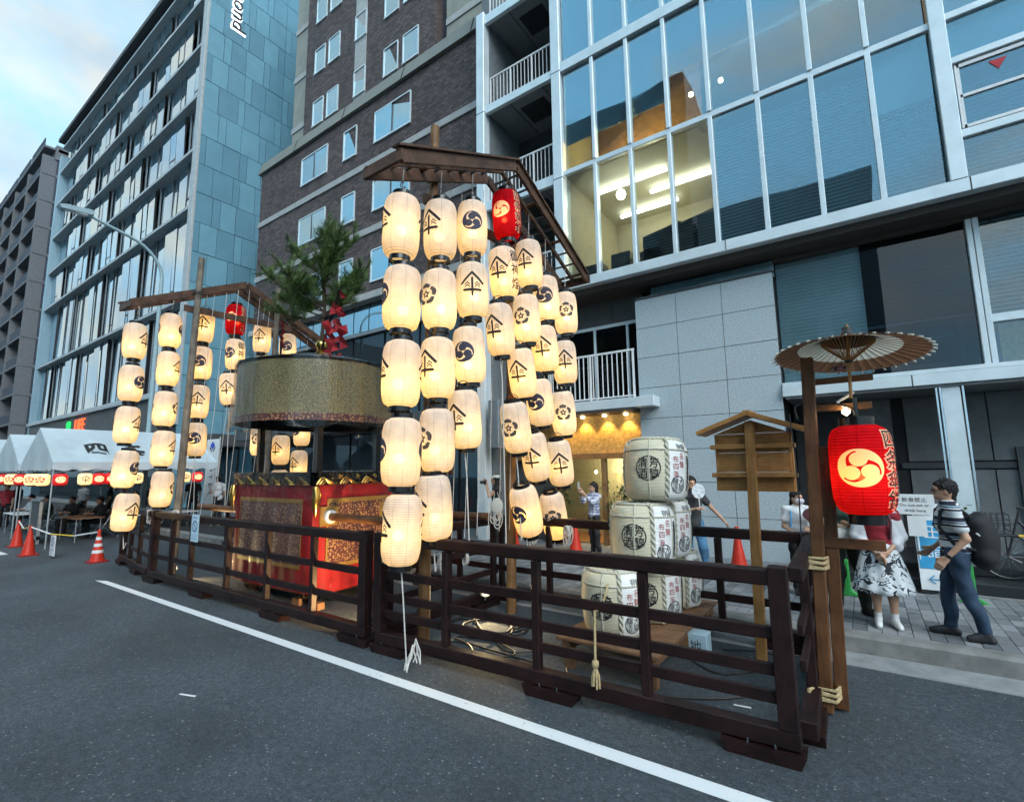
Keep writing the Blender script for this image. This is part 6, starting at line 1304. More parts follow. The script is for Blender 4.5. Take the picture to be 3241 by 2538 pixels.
# chalkboard, tables and chairs under the tents
cb_ = thing('chalkboard', 'dark chalkboard on a grey frame at the edge of the tent', 'board', (-20.9, 4.1, 0)); part(cb_, 'board', MB().box(-21.5, -20.5, 4.08, 4.12, 0.25, 1.25), 'panel_dark'); part(cb_, 'frame', MB().box(-21.55, -20.45, 4.06, 4.13, 1.25, 1.32).box(-21.55, -20.45, 4.06, 4.13, 0.12, 0.22).box(-21.55, -21.5, 4.06, 4.13, 0, 1.3).box(-20.5, -20.45, 4.06, 4.13, 0, 1.3), 'tent_frame')
def table(label, x, y, w, d, m):
    t = thing('folding_table', label, 'table', (x, y, 0), 0, 'folding tables under the tents'); part(t, 'top', MB().box(x - w / 2, x + w / 2, y - d / 2, y + d / 2, 0.69, 0.72), m, bevel=0.005)
    for sx in (-1, 1):
        for sy in (-1, 1): part(t, 'leg', MB().tube([(x + sx * (w / 2 - 0.1), y + sy * (d / 2 - 0.08), 0), (x + sx * (w / 2 - 0.1), y + sy * (d / 2 - 0.08), 0.69)], 0.014, 6), 'tent_frame')
table('brown folding table with the seated man in dark coat', -20.6, 5.1, 1.8, 0.75, 'plank_timber'); table('white topped folding table at the far left of the tents', -24.6, 4.4, 1.8, 0.6, 'white_paint'); table('brown folding table deep under the second tent', -24.6, 6.2, 1.8, 0.75, 'plank_timber'); table('pale cloth covered table behind the seated men', -19.9, 7.0, 0.8, 2.2, 'white_paint')
# cables, ropes and boxes inside the enclosure
def wire(name, label, pts, r, m, cat='cable'):
    P_ = [Vector(p) for p in pts]; out = []
    for i in range(len(P_) - 1):
        p0, p1, p2, p3 = P_[max(i - 1, 0)], P_[i], P_[i + 1], P_[min(i + 2, len(P_) - 1)]
        for k in range(6):
            t = k / 6; out.append(0.5 * ((2 * p1) + (p2 - p0) * t + (2 * p0 - 5 * p1 + 4 * p2 - p3) * t * t + (3 * p1 - p0 - 3 * p2 + p3) * t ** 3))
    out.append(P_[-1]); single(name, MB().tube(out, r, 5), m, label, cat, None, True, (P_[0].x, P_[0].y, 0))
rc_ = random.Random(11)
wire('power_cable', 'tangled black cable coil on the asphalt between the lantern posts', [(-4.2 + 0.5 * cos(k * 1.25) + rc_.uniform(-0.2, 0.2), 5.4 + 0.42 * sin(k * 1.25) + rc_.uniform(-0.2, 0.2), 0.02 + 0.015 * (k % 3)) for k in range(34)], 0.011, 'cable')
wire('power_cable', 'black cable running from the coil to the platform', [(-4.0, 5.2, 0.015), (-3.5, 4.8, 0.015), (-3.0, 5.2, 0.015), (-2.6, 4.62, 0.015), (-2.0, 4.6, 0.015), (-1.3, 4.9, 0.015), (-0.9, 5.3, 0.015)], 0.010, 'cable')
wire('power_cable', 'second black cable looping near the front fence', [(-4.6, 4.5, 0.015), (-4.1, 4.75, 0.015), (-3.7, 4.5, 0.015), (-3.4, 4.8, 0.015), (-3.9, 5.0, 0.015), (-4.3, 4.8, 0.015), (-3.0, 4.7, 0.015)], 0.010, 'cable')
wire('power_cable', 'thin black cable trailing under the notice board', [(-1.9, 5.9, 0.015), (-1.4, 5.5, 0.015), (-1.0, 5.9, 0.015), (-0.8, 6.2, 0.015), (-1.1, 6.35, 0.02), (-1.5, 6.2, 0.015)], 0.009, 'cable')
wire('power_cable', 'black cable hanging down the brown post', [(-0.52, 5.14, 2.55), (-0.50, 5.13, 2.0), (-0.51, 5.13, 1.5), (-0.52, 5.1, 1.1)], 0.006, 'cable'); wire('power_cable', 'cable draped along the umbrella arm', [(-0.46, 5.15, 2.5), (-0.46, 5.14, 2.62), (-0.28, 5.18, 2.64), (-0.05, 5.2, 2.58), (-0.04, 5.2, 2.45)], 0.009, 'cable')
for i, (x_, y_, z_) in enumerate(((-4.75, 4.12, 1.18), (-4.55, 6.05, 1.42), (-4.2, 6.5, 1.2), (-3.6, 6.55, 1.2), (-4.85, 5.2, 0.9), (-4.9, 5.8, 0.9), (-11.2, 4.3, 1.3), (-11.9, 4.1, 1.3))):
    t = thing('rope_bundle', ('white rope bundle knotted on the fence corner', 'white rope bundle tied round the rear lantern post', 'white rope coil hanging on the kerb side rail', 'short white rope tied to the kerb side rail', 'white rope loops hanging on the cross frame', 'coiled white rope on the cross frame toward the kerb', 'white rope bundle by the far lantern post', 'white rope knots on the far fence corner')[i], 'rope', (x_, y_, z_))
    for k in range(7):
        a = rc_.uniform(0, 6); r1 = rc_.uniform(0.03, 0.07); h_ = rc_.uniform(0.08, 0.30)
        part(t, 'loop', MB().tube([(x_ + r1 * cos(a) + r1 * sin(q), y_ - 0.08 + 0.03 * sin(a + q), z_ + 0.04 - h_ * (0.5 - 0.5 * cos(q))) for q in np.linspace(0, 6.28, 12)], 0.009, 5), 'rope_white', smooth=True)
t = thing('rope_tail', 'white rope end curled over the bottom beam at the fence corner', 'rope', (-4.0, 3.9, 0.2))
part(t, 'strand', MB().tube([(-3.98, 3.70, 0.06), (-4.0, 3.80, 0.28), (-4.05, 3.86, 0.24), (-4.15, 3.84, 0.05), (-4.10, 3.78, -0.0 + 0.02), (-4.02, 3.80, 0.15), (-3.99, 3.82, 0.3)], 0.010, 6), 'rope_white', smooth=True)
for k in range(4): part(t, 'strand', MB().tube([(-3.98, 3.82, 0.34), (-3.98 - 0.05 * sin(k * 1.7), 3.84, 0.22), (-3.97 + 0.06 * sin(k * 2.1 + 1), 3.83, 0.10)], 0.008, 5), 'rope_white', smooth=True)
t = thing('power_box', 'small pale blue box with lettering under the platform end', 'box', (-1.68, 5.95, 0)); part(t, 'case', MB().box(-1.80, -1.58, 5.86, 6.06, 0, 0.24), 'paper_blue', bevel=0.008)
vs, fs, _ = text2d('地'); part(t, 'lettering', MB().add([(-1.70 + v[0] * 0.13, 5.857, 0.12 + v[1] * 0.13) for v in vs], fs), 'ink')
t = thing('power_adapter', 'dark transformer box with plugs under the platform', 'box', (-2.05, 5.85, 0)); part(t, 'case', MB().box(-2.18, -1.95, 5.75, 5.95, 0, 0.14), 'black_plastic', bevel=0.01); part(t, 'socket', MB().box(-2.12, -2.03, 5.742, 5.75, 0.04, 0.10), 'red_mark')
# signs and bicycle by the entrance
t = thing('standing_sign', 'blue and white standing sign board by the entrance step', 'sign', (0.72, 9.75, 0.2)); T_ = Matrix.Rotation(radians(-12), 3, 'X')
def tl(x, y, z): v = T_ @ Vector((x, y, z)); return (0.72 + v.x, 9.62 + v.y, KZ + v.z)
def bx(x0, x1, y0, y1, z0, z1):
    m = MB().box(x0, x1, y0, y1, z0, z1); m.v = [tl(*p) for p in m.v]; return m
mat('sign_cyan', (0.03, 0.30, 0.55), 0.5)
part(t, 'board', bx(-0.19, 0.19, 0, 0.03, 0.05, 1.30), 'white_paint'); part(t, 'panel', bx(-0.175, 0.175, -0.008, 0, 0.35, 1.05), 'sign_cyan'); part(t, 'rear_board', MB().box(0.6, 0.88, 9.95, 9.98, KZ, 1.40), 'white_paint')
for tx, x_, z_, s_, m_ in (('王', 0.02, 0.88, 0.22, 'white_paint'), ('詣', 0.02, 0.60, 0.20, 'white_paint'), ('営業中', 0.0, 1.17, 0.10, 'sign_cyan'), ('←', -0.02, 0.20, 0.2, 'sign_cyan')):
    vs, fs, _ = text2d(tx); part(t, 'lettering', MB().add([tl(x_ + v[0] * s_, -0.014, z_ + v[1] * s_) for v in vs], fs), m_)
t = thing('paper_notice_stand', 'white paper notice on a thin stand beside the entrance', 'sign', (0.5, 9.7, 0.2))
part(t, 'sheet', MB().box(0.33, 0.80, 9.69, 9.70, 1.32, 1.62), 'white_paint'); part(t, 'second_sheet', MB().box(0.46, 0.68, 9.70, 9.71, 1.0, 1.30), 'white_paint'); part(t, 'pole', MB().tube([(0.56, 9.72, KZ), (0.56, 9.72, 1.4)], 0.012, 6), 'white_paint'); part(t, 'foot', MB().tube([(0.56, 9.72, KZ), (0.56, 9.72, KZ + 0.03)], 0.16, 18), 'black_plastic')
for k, (tx, s_) in enumerate((('飲食禁止', 0.075), ('Do not eat or', 0.06), ('drink here', 0.06))):
    vs, fs, _ = text2d(tx); part(t, 'lettering', MB().add([(0.565 + v[0] * s_, 9.686, 1.54 - 0.08 * k + v[1] * s_) for v in vs], fs), 'ink')
bk = thing('bicycle', 'dark bicycle with a wire basket parked by the entrance', 'bicycle', (2.0, 10.4, 0.36))
BZ = 0.36
for x_ in (1.62, 2.68):
    w = part(bk, 'wheel', MB().tube([(x_ + 0.32 * cos(a), 10.4, BZ + 0.34 + 0.32 * sin(a)) for a in np.linspace(0, 2 * pi, 33)], 0.02, 6), 'black_plastic', smooth=True); sp_ = MB()
    for k in range(12): sp_.tube([(x_, 10.4, BZ + 0.34), (x_ + 0.31 * cos(k * pi / 6), 10.4, BZ + 0.34 + 0.31 * sin(k * pi / 6))], 0.003, 4)
    part(w, 'spokes', sp_, 'chrome')
part(bk, 'frame', MB().tube([(1.62, 10.4, BZ + 0.34), (1.78, 10.4, BZ + 0.92), (1.80, 10.4, BZ + 1.0)], 0.016, 8).tube([(1.78, 10.4, BZ + 0.85), (2.2, 10.4, BZ + 0.32), (2.68, 10.4, BZ + 0.34)], 0.018, 8).tube([(2.2, 10.4, BZ + 0.32), (2.33, 10.4, BZ + 0.85)], 0.016, 8).tube([(2.68, 10.4, BZ + 0.34), (2.3, 10.4, BZ + 0.75)], 0.012, 6), 'dark_metal', smooth=True)
part(bk, 'handlebar', MB().tube([(1.95, 10.12, BZ + 1.02), (1.82, 10.2, BZ + 1.05), (1.80, 10.4, BZ + 1.02), (1.82, 10.6, BZ + 1.05), (1.95, 10.68, BZ + 1.02)], 0.013, 6), 'dark_metal'); part(bk, 'saddle', MB().prism([(2.2, 0), (2.48, -0.10), (2.5, 0.10)], lambda u, v, d: (u, 10.4 + v, d), BZ + 0.88, BZ + 0.94), 'black_plastic')
k_ = MB()
for z_ in (0.72, 0.80, 0.88, 0.96): k_.tube([(1.32, 10.22, BZ + z_), (1.66, 10.22, BZ + z_), (1.66, 10.58, BZ + z_), (1.32, 10.58, BZ + z_), (1.32, 10.22, BZ + z_)], 0.006, 4)
for q in range(6): k_.tube([(1.32 + 0.068 * q, 10.22, BZ + 0.72), (1.32 + 0.068 * q, 10.22, BZ + 0.96)], 0.005, 4); k_.tube([(1.32 + 0.068 * q, 10.58, BZ + 0.72), (1.32 + 0.068 * q, 10.58, BZ + 0.96)], 0.005, 4)
part(bk, 'basket', k_, 'dark_metal')
# planter greenery by the restaurant and the entrance
mat('leaf_a', (0.03, 0.065, 0.018), 0.5, var=0.4, scale=6); mat('leaf_b', (0.06, 0.10, 0.03), 0.5, var=0.4, scale=6); mat('pot', (0.10, 0.06, 0.045), 0.7)
def shrub(label, x, y, z, h_, r, n, seed):
    t = thing('potted_shrub', label, 'plant', (x, y, z)); rs = random.Random(seed); lv = MB(); st = MB()
    part(t, 'pot', MB().lathe([(0.01, 0), (r * 0.35, 0), (r * 0.45, 0.28), (r * 0.40, 0.28), (r * 0.38, 0.24), (0.01, 0.24)], 16), 'pot', local=True, smooth=True)
    for k in range(9):
        a = rs.uniform(0, 6.28); e = Vector((r * 0.7 * cos(a), r * 0.7 * sin(a), h_ * rs.uniform(0.55, 1.0))); st.tube([(0, 0, 0.2), e * 0.5 + Vector((0, 0, 0.2)), e], [0.014, 0.01, 0.004], 5)
        for j in range(n // 9):
            p = Vector((0, 0, 0.2)).lerp(e, rs.uniform(0.35, 1.05)) + Vector((rs.gauss(0, 0.1), rs.gauss(0, 0.1), rs.gauss(0, 0.08)))
            d = Vector((rs.gauss(0, 1), rs.gauss(0, 1), rs.gauss(0.2, 0.6))).normalized(); w = d.cross(Vector((0.2, 0.1, 1))).normalized() * 0.028; l_ = rs.uniform(0.07, 0.13)
            lv.add([p, p + d * l_ * 0.5 + w, p + d * l_, p + d * l_ * 0.5 - w], [(0, 1, 2, 3)])
    part(t, 'stems', st, 'bark', local=True); part(t, 'foliage', lv, 'leaf_a' if seed % 2 else 'leaf_b', local=True)
shrub('tall leafy potted shrub left of the restaurant door', -6.4, 10.95, KZ, 1.9, 0.5, 560, 1); shrub('leafy potted shrub by the restaurant post behind the barrels', -4.7, 10.95, KZ, 1.7, 0.45, 500, 3); shrub('low green plant behind the front sign by the entrance', 0.9, 10.2, KZ + 0.15, 1.15, 0.3, 240, 2); shrub('small green plant behind the mask wearing woman', -0.55, 9.2, KZ, 0.8, 0.3, 200, 4)
for i, (x_, y_) in enumerate(((-0.35, 8.9), (1.05, 9.3))):
    t = thing('cone_stand', ('bright green sign foot beside the man in green', 'bright green sign foot behind the man with backpack')[i], 'stand', (x_, y_, KZ)); mat('lime_plastic%d' % i, (0.03, 0.30, 0.06), 0.5)
    part(t, 'foot', MB().prism([(-0.16, 0), (0.16, 0), (0.04, 0.08), (0.03, 0.5), (-0.03, 0.5), (-0.04, 0.08)], lambda u, v, d: (x_ + u, y_ + d, KZ + v), -0.06, 0.06), 'lime_plastic%d' % i, bevel=0.01)
for i, (x_, y_, l_, a) in enumerate(((-5.4, 2.25, 0.10, 0.3), (-0.05, 3.1, 0.09, -0.2), (-1.05, 4.9, 0.07, 0.1))):
    single('paper_scrap', MB().add([(x_ - l_ * cos(a), y_ - l_ * sin(a), 0.006), (x_ + l_ * cos(a), y_ + l_ * sin(a), 0.008), (x_ + l_ * cos(a) - 0.01, y_ + l_ * sin(a) + 0.02, 0.012), (x_ - l_ * cos(a) - 0.01, y_ - l_ * sin(a) + 0.018, 0.008)], [(0, 1, 2, 3)]), 'white_paint', ('curled white paper scrap out on the open road', 'thin white straw on the road near the kerb corner', 'small white scrap on the asphalt inside the fence')[i], 'litter')

# ------------------------------------------------------------------ people
mat('skin', (0.50, 0.29, 0.19), 0.5, var=0.06, scale=12); mat('hair', (0.010, 0.008, 0.008), 0.75, var=0.3, scale=60, stretch=(1, 1, 0.2)); mat('eye', (0.01, 0.01, 0.01), 0.3); mat('lip', (0.30, 0.10, 0.08), 0.5)
mat('jeans', (0.020, 0.045, 0.085), 0.8, var=0.25, scale=7, bump=0.25, bscale=14); mat('black_cloth', (0.014, 0.014, 0.016), 0.8, var=0.2, bump=0.25, bscale=14); mat('charcoal_cloth', (0.045, 0.045, 0.045), 0.8, var=0.2, bump=0.3, bscale=14)
mat('white_cloth', (0.66, 0.68, 0.70), 0.8, var=0.05, bump=0.3, bscale=12); mat('red_top', (0.27, 0.015, 0.025), 0.8, var=0.12, bump=0.3, bscale=12); mat('green_cloth', (0.025, 0.06, 0.045), 0.8, var=0.15); mat('olive_cloth', (0.030, 0.030, 0.022), 0.8, var=0.2, bump=0.3, bscale=12)
mat('shoe_dark', (0.02, 0.02, 0.022), 0.5); mat('shoe_white', (0.70, 0.71, 0.70), 0.5); mat('mask_white', (0.62, 0.58, 0.66), 0.7); mat('blue_strap', (0.08, 0.30, 0.55), 0.7); mat('maroon', (0.085, 0.025, 0.035), 0.6); mat('canvas', (0.60, 0.58, 0.52), 0.85, var=0.08, bump=0.3, bscale=40); mat('light_blue_jeans', (0.08, 0.22, 0.38), 0.8, var=0.3, scale=9)
def stripes(name, bands, per):
    m, t = newmat(name); l = t.links.new; c = N(t, 'ShaderNodeTexCoord'); sp = N(t, 'ShaderNodeSeparateXYZ'); l(c.outputs['Object'], sp.inputs[0])
    d = N(t, 'ShaderNodeMath', operation='DIVIDE'); d.inputs[1].default_value = per; l(sp.outputs['Z'], d.inputs[0]); f = N(t, 'ShaderNodeMath', operation='FRACT'); l(d.outputs[0], f.inputs[0])
    r = N(t, 'ShaderNodeValToRGB'); r.color_ramp.interpolation = 'CONSTANT'; e = r.color_ramp.elements
    e[0].position = 0; e[0].color = (*bands[0][1], 1); e[1].position = bands[1][0]; e[1].color = (*bands[1][1], 1)
    for p, c_ in bands[2:]: k = e.new(p); k.color = (*c_, 1)
    l(f.outputs[0], r.inputs[0]); b = N(t, 'ShaderNodeBsdfPrincipled', i_Roughness=0.8); l(r.outputs[0], b.inputs[0]); l(b.outputs[0], N(t, 'ShaderNodeOutputMaterial').inputs[0])
WH, NV, LB = (0.64, 0.66, 0.68), (0.012, 0.014, 0.028), (0.30, 0.40, 0.50)
stripes('polo_stripe', [(0, WH), (0.30, NV), (0.42, WH), (0.50, NV), (0.56, LB), (0.64, NV), (0.88, WH)], 0.165)
m_, t_ = newmat('floral'); c_ = N(t_, 'ShaderNodeTexCoord'); n_ = N(t_, 'ShaderNodeTexNoise', i_Scale=7.0, i_Detail=2.5, i_Distortion=1.6); r_ = N(t_, 'ShaderNodeValToRGB'); r_.color_ramp.interpolation = 'CONSTANT'
r_.color_ramp.elements[0].position = 0; r_.color_ramp.elements[0].color = (0.66, 0.70, 0.72, 1); r_.color_ramp.elements[1].position = 0.52; r_.color_ramp.elements[1].color = (0.015, 0.018, 0.025, 1); k_ = r_.color_ramp.elements.new(0.60); k_.color = (0.60, 0.66, 0.70, 1)
b_ = N(t_, 'ShaderNodeBsdfPrincipled', i_Roughness=0.8); t_.links.new(c_.outputs['Object'], n_.inputs['Vector']); t_.links.new(n_.outputs['Fac'], r_.inputs[0]); t_.links.new(r_.outputs[0], b_.inputs[0]); t_.links.new(b_.outputs[0], N(t_, 'ShaderNodeOutputMaterial').inputs[0])
m_, t_ = newmat('plaid'); c_ = N(t_, 'ShaderNodeTexCoord'); s_ = N(t_, 'ShaderNodeSeparateXYZ'); t_.links.new(c_.outputs['Object'], s_.inputs[0]); prev = None
for ax, fr in (('X', 105.0), ('Z', 105.0)):
    a_ = N(t_, 'ShaderNodeMath', operation='MULTIPLY'); a_.inputs[1].default_value = fr; t_.links.new(s_.outputs[ax], a_.inputs[0]); q_ = N(t_, 'ShaderNodeMath', operation='SINE'); t_.links.new(a_.outputs[0], q_.inputs[0])
    w_ = N(t_, 'ShaderNodeMapRange'); w_.inputs[1].default_value = 0.1; w_.inputs[2].default_value = 0.6; w_.inputs[4].default_value = 0.5; t_.links.new(q_.outputs[0], w_.inputs[0])
    if prev: z_ = N(t_, 'ShaderNodeMath', operation='ADD'); t_.links.new(prev.outputs[0], z_.inputs[0]); t_.links.new(w_.outputs[0], z_.inputs[1]); prev = z_
    else: prev = w_
x_ = N(t_, 'ShaderNodeMix', data_type='RGBA'); x_.inputs[6].default_value = (0.66, 0.66, 0.70, 1); x_.inputs[7].default_value = (0.07, 0.10, 0.26, 1); t_.links.new(prev.outputs[0], x_.inputs[0]); b_ = N(t_, 'ShaderNodeBsdfPrincipled', i_Roughness=0.8); t_.links.new(x_.outputs[2], b_.inputs[0]); t_.links.new(b_.outputs[0], N(t_, 'ShaderNodeOutputMaterial').inputs[0])

JOINT = dict(pel=(0, 0, 0.93), che=(0, 0.0, 1.22), nek=(0, 0.01, 1.43), hed=(0, -0.015, 1.575), shL=(0.175, 0.01, 1.365), elL=(0.225, 0.03, 1.09), wrL=(0.235, -0.06, 0.86), hpL=(0.09, 0, 0.89), knL=(0.10, -0.015, 0.49), anL=(0.10, 0.03, 0.085), toL=(0.115, -0.13, 0.03))
def lerp(a, b, t): return tuple(a[i] + (b[i] - a[i]) * t for i in range(3))
def hand(w, d, side, s, curl=0.5, splay=None):
    # palm, four bent fingers of unequal length, thumb leaving the side of the palm
    d = Vector(d).normalized(); sd = Vector(side); sd = (sd - d * sd.dot(d)).normalized(); n = d.cross(sd)
    w = Vector(w); out = []
    for k, ln in enumerate((0.066, 0.075, 0.070, 0.055)):
        o = sd * ((1.5 - k) * 0.0195 * s); kn = w + d * (0.088 * s) + o
        out.append(('cap', w + d * 0.012 + o * 0.6, kn, 0.0145 * s, 0.0115 * s))
        m1 = kn + (d * (1 - 0.35 * curl) + n * (0.7 * curl)).normalized() * (ln * 0.55 * s); m2 = m1 + (d * (1 - 1.1 * curl) + n * (1.2 * curl)).normalized() * (ln * 0.5 * s)
        out += [('cap', kn, m1, 0.0095 * s, 0.0085 * s), ('cap', m1, m2, 0.0085 * s, 0.007 * s)]
    tb = w + d * (0.028 * s) + sd * (0.030 * s); t1 = tb + (d * 0.7 + sd * 0.55 + n * 0.3).normalized() * (0.042 * s); t2 = t1 + (d * 0.95 + sd * 0.05 + n * 0.45).normalized() * (0.030 * s)
    out += [('cap', w + d * 0.01, tb, 0.014 * s, 0.013 * s), ('cap', tb, t1, 0.0125 * s, 0.0105 * s), ('cap', t1, t2, 0.0105 * s, 0.008 * s)]
    return [(a, tuple(b), tuple(c), e, f) for a, b, c, e, f in out]
def wrinkle(mb, amp, seed):
    r = random.Random(seed); W_ = [(r.uniform(8, 26), r.uniform(8, 26), r.uniform(14, 40), r.uniform(0, 6)) for _ in range(7)]; vs = np.array(mb.v); nr = np.zeros_like(vs); f = np.array(mb.f)
    n_ = np.cross(vs[f[:, 2]] - vs[f[:, 0]], vs[f[:, 3]] - vs[f[:, 1]])
    for k in range(4): np.add.at(nr, f[:, k], n_)
    nr /= np.linalg.norm(nr, axis=1, keepdims=True) + 1e-9
    dsp = sum(np.sin(vs @ np.array(w[:3]) + w[3]) for w in W_) / 7; dsp = np.abs(dsp) ** 0.8 * np.sign(dsp)
    mb.v = [tuple(p) for p in (vs + nr * (dsp * amp * 2.2)[:, None]).tolist()]; return mb
def person(label, loc, face_deg, height, pose, top, bottom, shoes, hairstyle='short', h=0.011, sleeve=0.55, skirt=None, turn=0.0, legs_bare=False, hands=(0.45, 0.45), fat=1.0, face=True, group='people on the pavement', hem=0.86):
    t = thing('person', label, 'person', loc, radians(face_deg), group); s = height / 1.70
    J = {}
    for k, v in JOINT.items():
        J[k] = v
        if k.endswith('L'): J[k[:-1] + 'R'] = (-v[0], v[1], v[2])
    J.update(pose); J = {k: tuple(c * s for c in v) for k, v in J.items()}
    def cap(a, b, r1, r2): return ('cap', J[a] if isinstance(a, str) else a, J[b] if isinstance(b, str) else b, r1 * s, r2 * s)
    hd = Vector(J['hed']); ct, st = cos(turn), sin(turn)
    def H(x, y, z): return (hd.x + s * (x * ct - y * st), hd.y + s * (x * st + y * ct), hd.z + s * z)
    sk = [('ell', H(0, 0.005, 0.012), (0.076 * s, 0.094 * s, 0.112 * s), turn), ('ell', H(0, -0.030, -0.048), (0.056 * s, 0.060 * s, 0.066 * s), turn), ('cap', H(0, -0.088, 0.012), H(0, -0.108, -0.026), 0.009 * s, 0.013 * s), ('cap', H(-0.022, -0.080, -0.062), H(0.022, -0.080, -0.062), 0.012 * s, 0.012 * s), ('cap', H(-0.03, -0.078, 0.030), H(0.03, -0.078, 0.030), 0.014 * s, 0.014 * s),
          ('ell', H(0.077, 0.01, -0.005), (0.012 * s, 0.020 * s, 0.032 * s), turn), ('ell', H(-0.077, 0.01, -0.005), (0.012 * s, 0.020 * s, 0.032 * s), turn), ('cap', J['nek'], H(0, 0.012, -0.055), 0.054 * s, 0.050 * s), cap('nek', 'che', 0.058, 0.09)]
    for q, sg in (('L', 1), ('R', -1)):
        sk += [cap('sh' + q, 'el' + q, 0.046, 0.038), cap('el' + q, 'wr' + q, 0.037, 0.024)]
        d = Vector(J['wr' + q]) - Vector(J['el' + q]); sd = Vector((-sg * 0.5, -1.0, 0.2)) if abs(d.normalized().y) < 0.8 else Vector((-sg, 0, 0.4))
        sk += hand(J['wr' + q], d, sd, s * 1.05, hands[0 if q == 'L' else 1])
        if legs_bare: sk += [cap('hp' + q, 'kn' + q, 0.070, 0.052), cap('kn' + q, lerp(J['kn' + q], J['an' + q], 0.35), 0.050, 0.054), cap(lerp(J['kn' + q], J['an' + q], 0.35), 'an' + q, 0.054, 0.032)]
    body = part(t, 'body', surfnet(sk, h * 0.72, 0.018), 'skin', smooth=80, local=True)
    fx = fat
    sh = [cap('nek', 'che', 0.075, 0.125 * fx), ('ell', tuple(Vector(J['che']) + Vector((0, 0, 0.03 * s))), (0.172 * s * fx, 0.118 * s * fx, 0.17 * s)), ('ell', lerp(J['pel'], J['che'], 0.5), (0.158 * s * fx, 0.118 * s * fx, 0.17 * s)), ('ell', tuple(Vector(J['pel']) + Vector((0, 0, (hem - 0.86) * s))), (0.168 * s * fx, 0.130 * s * fx, 0.13 * s)), cap('nek', 'shL', 0.055, 0.066), cap('nek', 'shR', 0.055, 0.066)]
    for q in 'LR':
        if sleeve > 0: sh.append(('cap', J['sh' + q], lerp(J['sh' + q], J['el' + q], min(1, sleeve)), 0.068 * s, 0.064 * s))
        if sleeve > 1: sh.append(('cap', J['el' + q], lerp(J['el' + q], J['wr' + q], sleeve - 1), 0.056 * s, 0.046 * s))
    part(t, 'shirt', wrinkle(surfnet(sh, h, 0.03), 0.007, int(height * 1000)), top, smooth=80, local=True)
    if not skirt:
        tr = [('ell', J['pel'], (0.160 * s * fx, 0.122 * s * fx, 0.125 * s))]
        for q in 'LR': tr += [cap('hp' + q, 'kn' + q, 0.092 * fx, 0.070), cap('kn' + q, lerp(J['kn' + q], J['an' + q], 0.93), 0.070, 0.062)]
        part(t, 'trousers', wrinkle(surfnet(tr, h, 0.03), 0.009, int(height * 777)), bottom, smooth=80, local=True)
    else:
        z0, z1, r0_, r1_ = skirt; px, py, _ = J['pel']
        mb = MB().grid(72, 10, lambda u, v: (px + (r0_ + (r1_ - r0_) * v ** 0.8 + 0.016 * v * sin(u * 2 * pi * 11)) * s * 1.15 * cos(2 * pi * u), py + (r0_ + (r1_ - r0_) * v ** 0.8 + 0.016 * v * sin(u * 2 * pi * 11)) * s * 0.85 * sin(2 * pi * u), (z0 + (z1 - z0) * v) * s), wrap=True)
        o = part(t, 'skirt', mb, bottom, smooth=80, local=True); so = o.modifiers.new('thick', 'SOLIDIFY'); so.thickness = 0.006
    for q in 'LR':
        a, b = Vector(J['an' + q]), Vector(J['to' + q]); hl = a + (a - b) * 0.25; hl.z = max(0.035 * s, b.z)
        part(t, 'shoe', surfnet([('cap', tuple(hl), tuple(b), 0.036 * s, 0.034 * s), ('cap', tuple(a), tuple(hl), 0.040 * s, 0.036 * s), ('cap', tuple(a - Vector((0, 0, 0.01))), tuple(lerp(a, b, 0.75)), 0.040 * s, 0.034 * s)], h, 0.02), shoes, smooth=80, local=True)
    hp = [('ell', H(0, 0.022, 0.042), (0.086 * s, 0.100 * s, 0.098 * s), turn), ('cap', H(-0.045, -0.062, 0.078), H(0.045, -0.062, 0.078), 0.020 * s, 0.020 * s), ('cap', H(-0.072, -0.01, 0.05), H(-0.070, 0.03, -0.01), 0.022 * s, 0.020 * s), ('cap', H(0.072, -0.01, 0.05), H(0.070, 0.03, -0.01), 0.022 * s, 0.020 * s), ('cap', H(0, 0.06, 0.0), H(0, 0.055, -0.06), 0.062 * s, 0.045 * s)]
    if hairstyle == 'pony': hp += [('cap', H(0, 0.10, 0.02), H(0, 0.13, -0.10), 0.035 * s, 0.030 * s), ('cap', H(0, 0.13, -0.10), H(0.0, 0.11, -0.24), 0.030 * s, 0.014 * s)]
    if hairstyle == 'bob': hp += [('cap', H(-0.078, 0.02, 0.03), H(-0.075, 0.02, -0.11), 0.030 * s, 0.028 * s), ('cap', H(0.078, 0.02, 0.03), H(0.075, 0.02, -0.11), 0.030 * s, 0.028 * s), ('cap', H(0, 0.075, 0.0), H(0, 0.075, -0.12), 0.06 * s, 0.05 * s)]
    rk = random.Random(int(loc[1] * 100))
    for k in range(60):
        a1, a2 = rk.uniform(0, 2 * pi), rk.uniform(-0.35, 1.45); x0, y0, z0 = 0.084 * cos(a2) * cos(a1), 0.022 + 0.098 * cos(a2) * sin(a1), 0.042 + 0.096 * sin(a2)
        if y0 < -0.045 and z0 < 0.07: continue
        hp.append(('cap', H(x0, y0, z0), H(x0 * 1.03 + rk.uniform(-0.012, 0.012), y0 * 1.02 + rk.uniform(-0.012, 0.012), z0 - rk.uniform(0.015, 0.035)), 0.011 * s, 0.004 * s))
    hm = surfnet(hp, h * 0.7, 0.008); rj = random.Random(int(loc[0] * 100)); hm.v = [(x + rj.uniform(-0.004, 0.004), y + rj.uniform(-0.004, 0.004), z + rj.uniform(-0.006, 0.006)) for x, y, z in hm.v]
    part(t, 'hair', hm, 'hair', smooth=80, local=True)
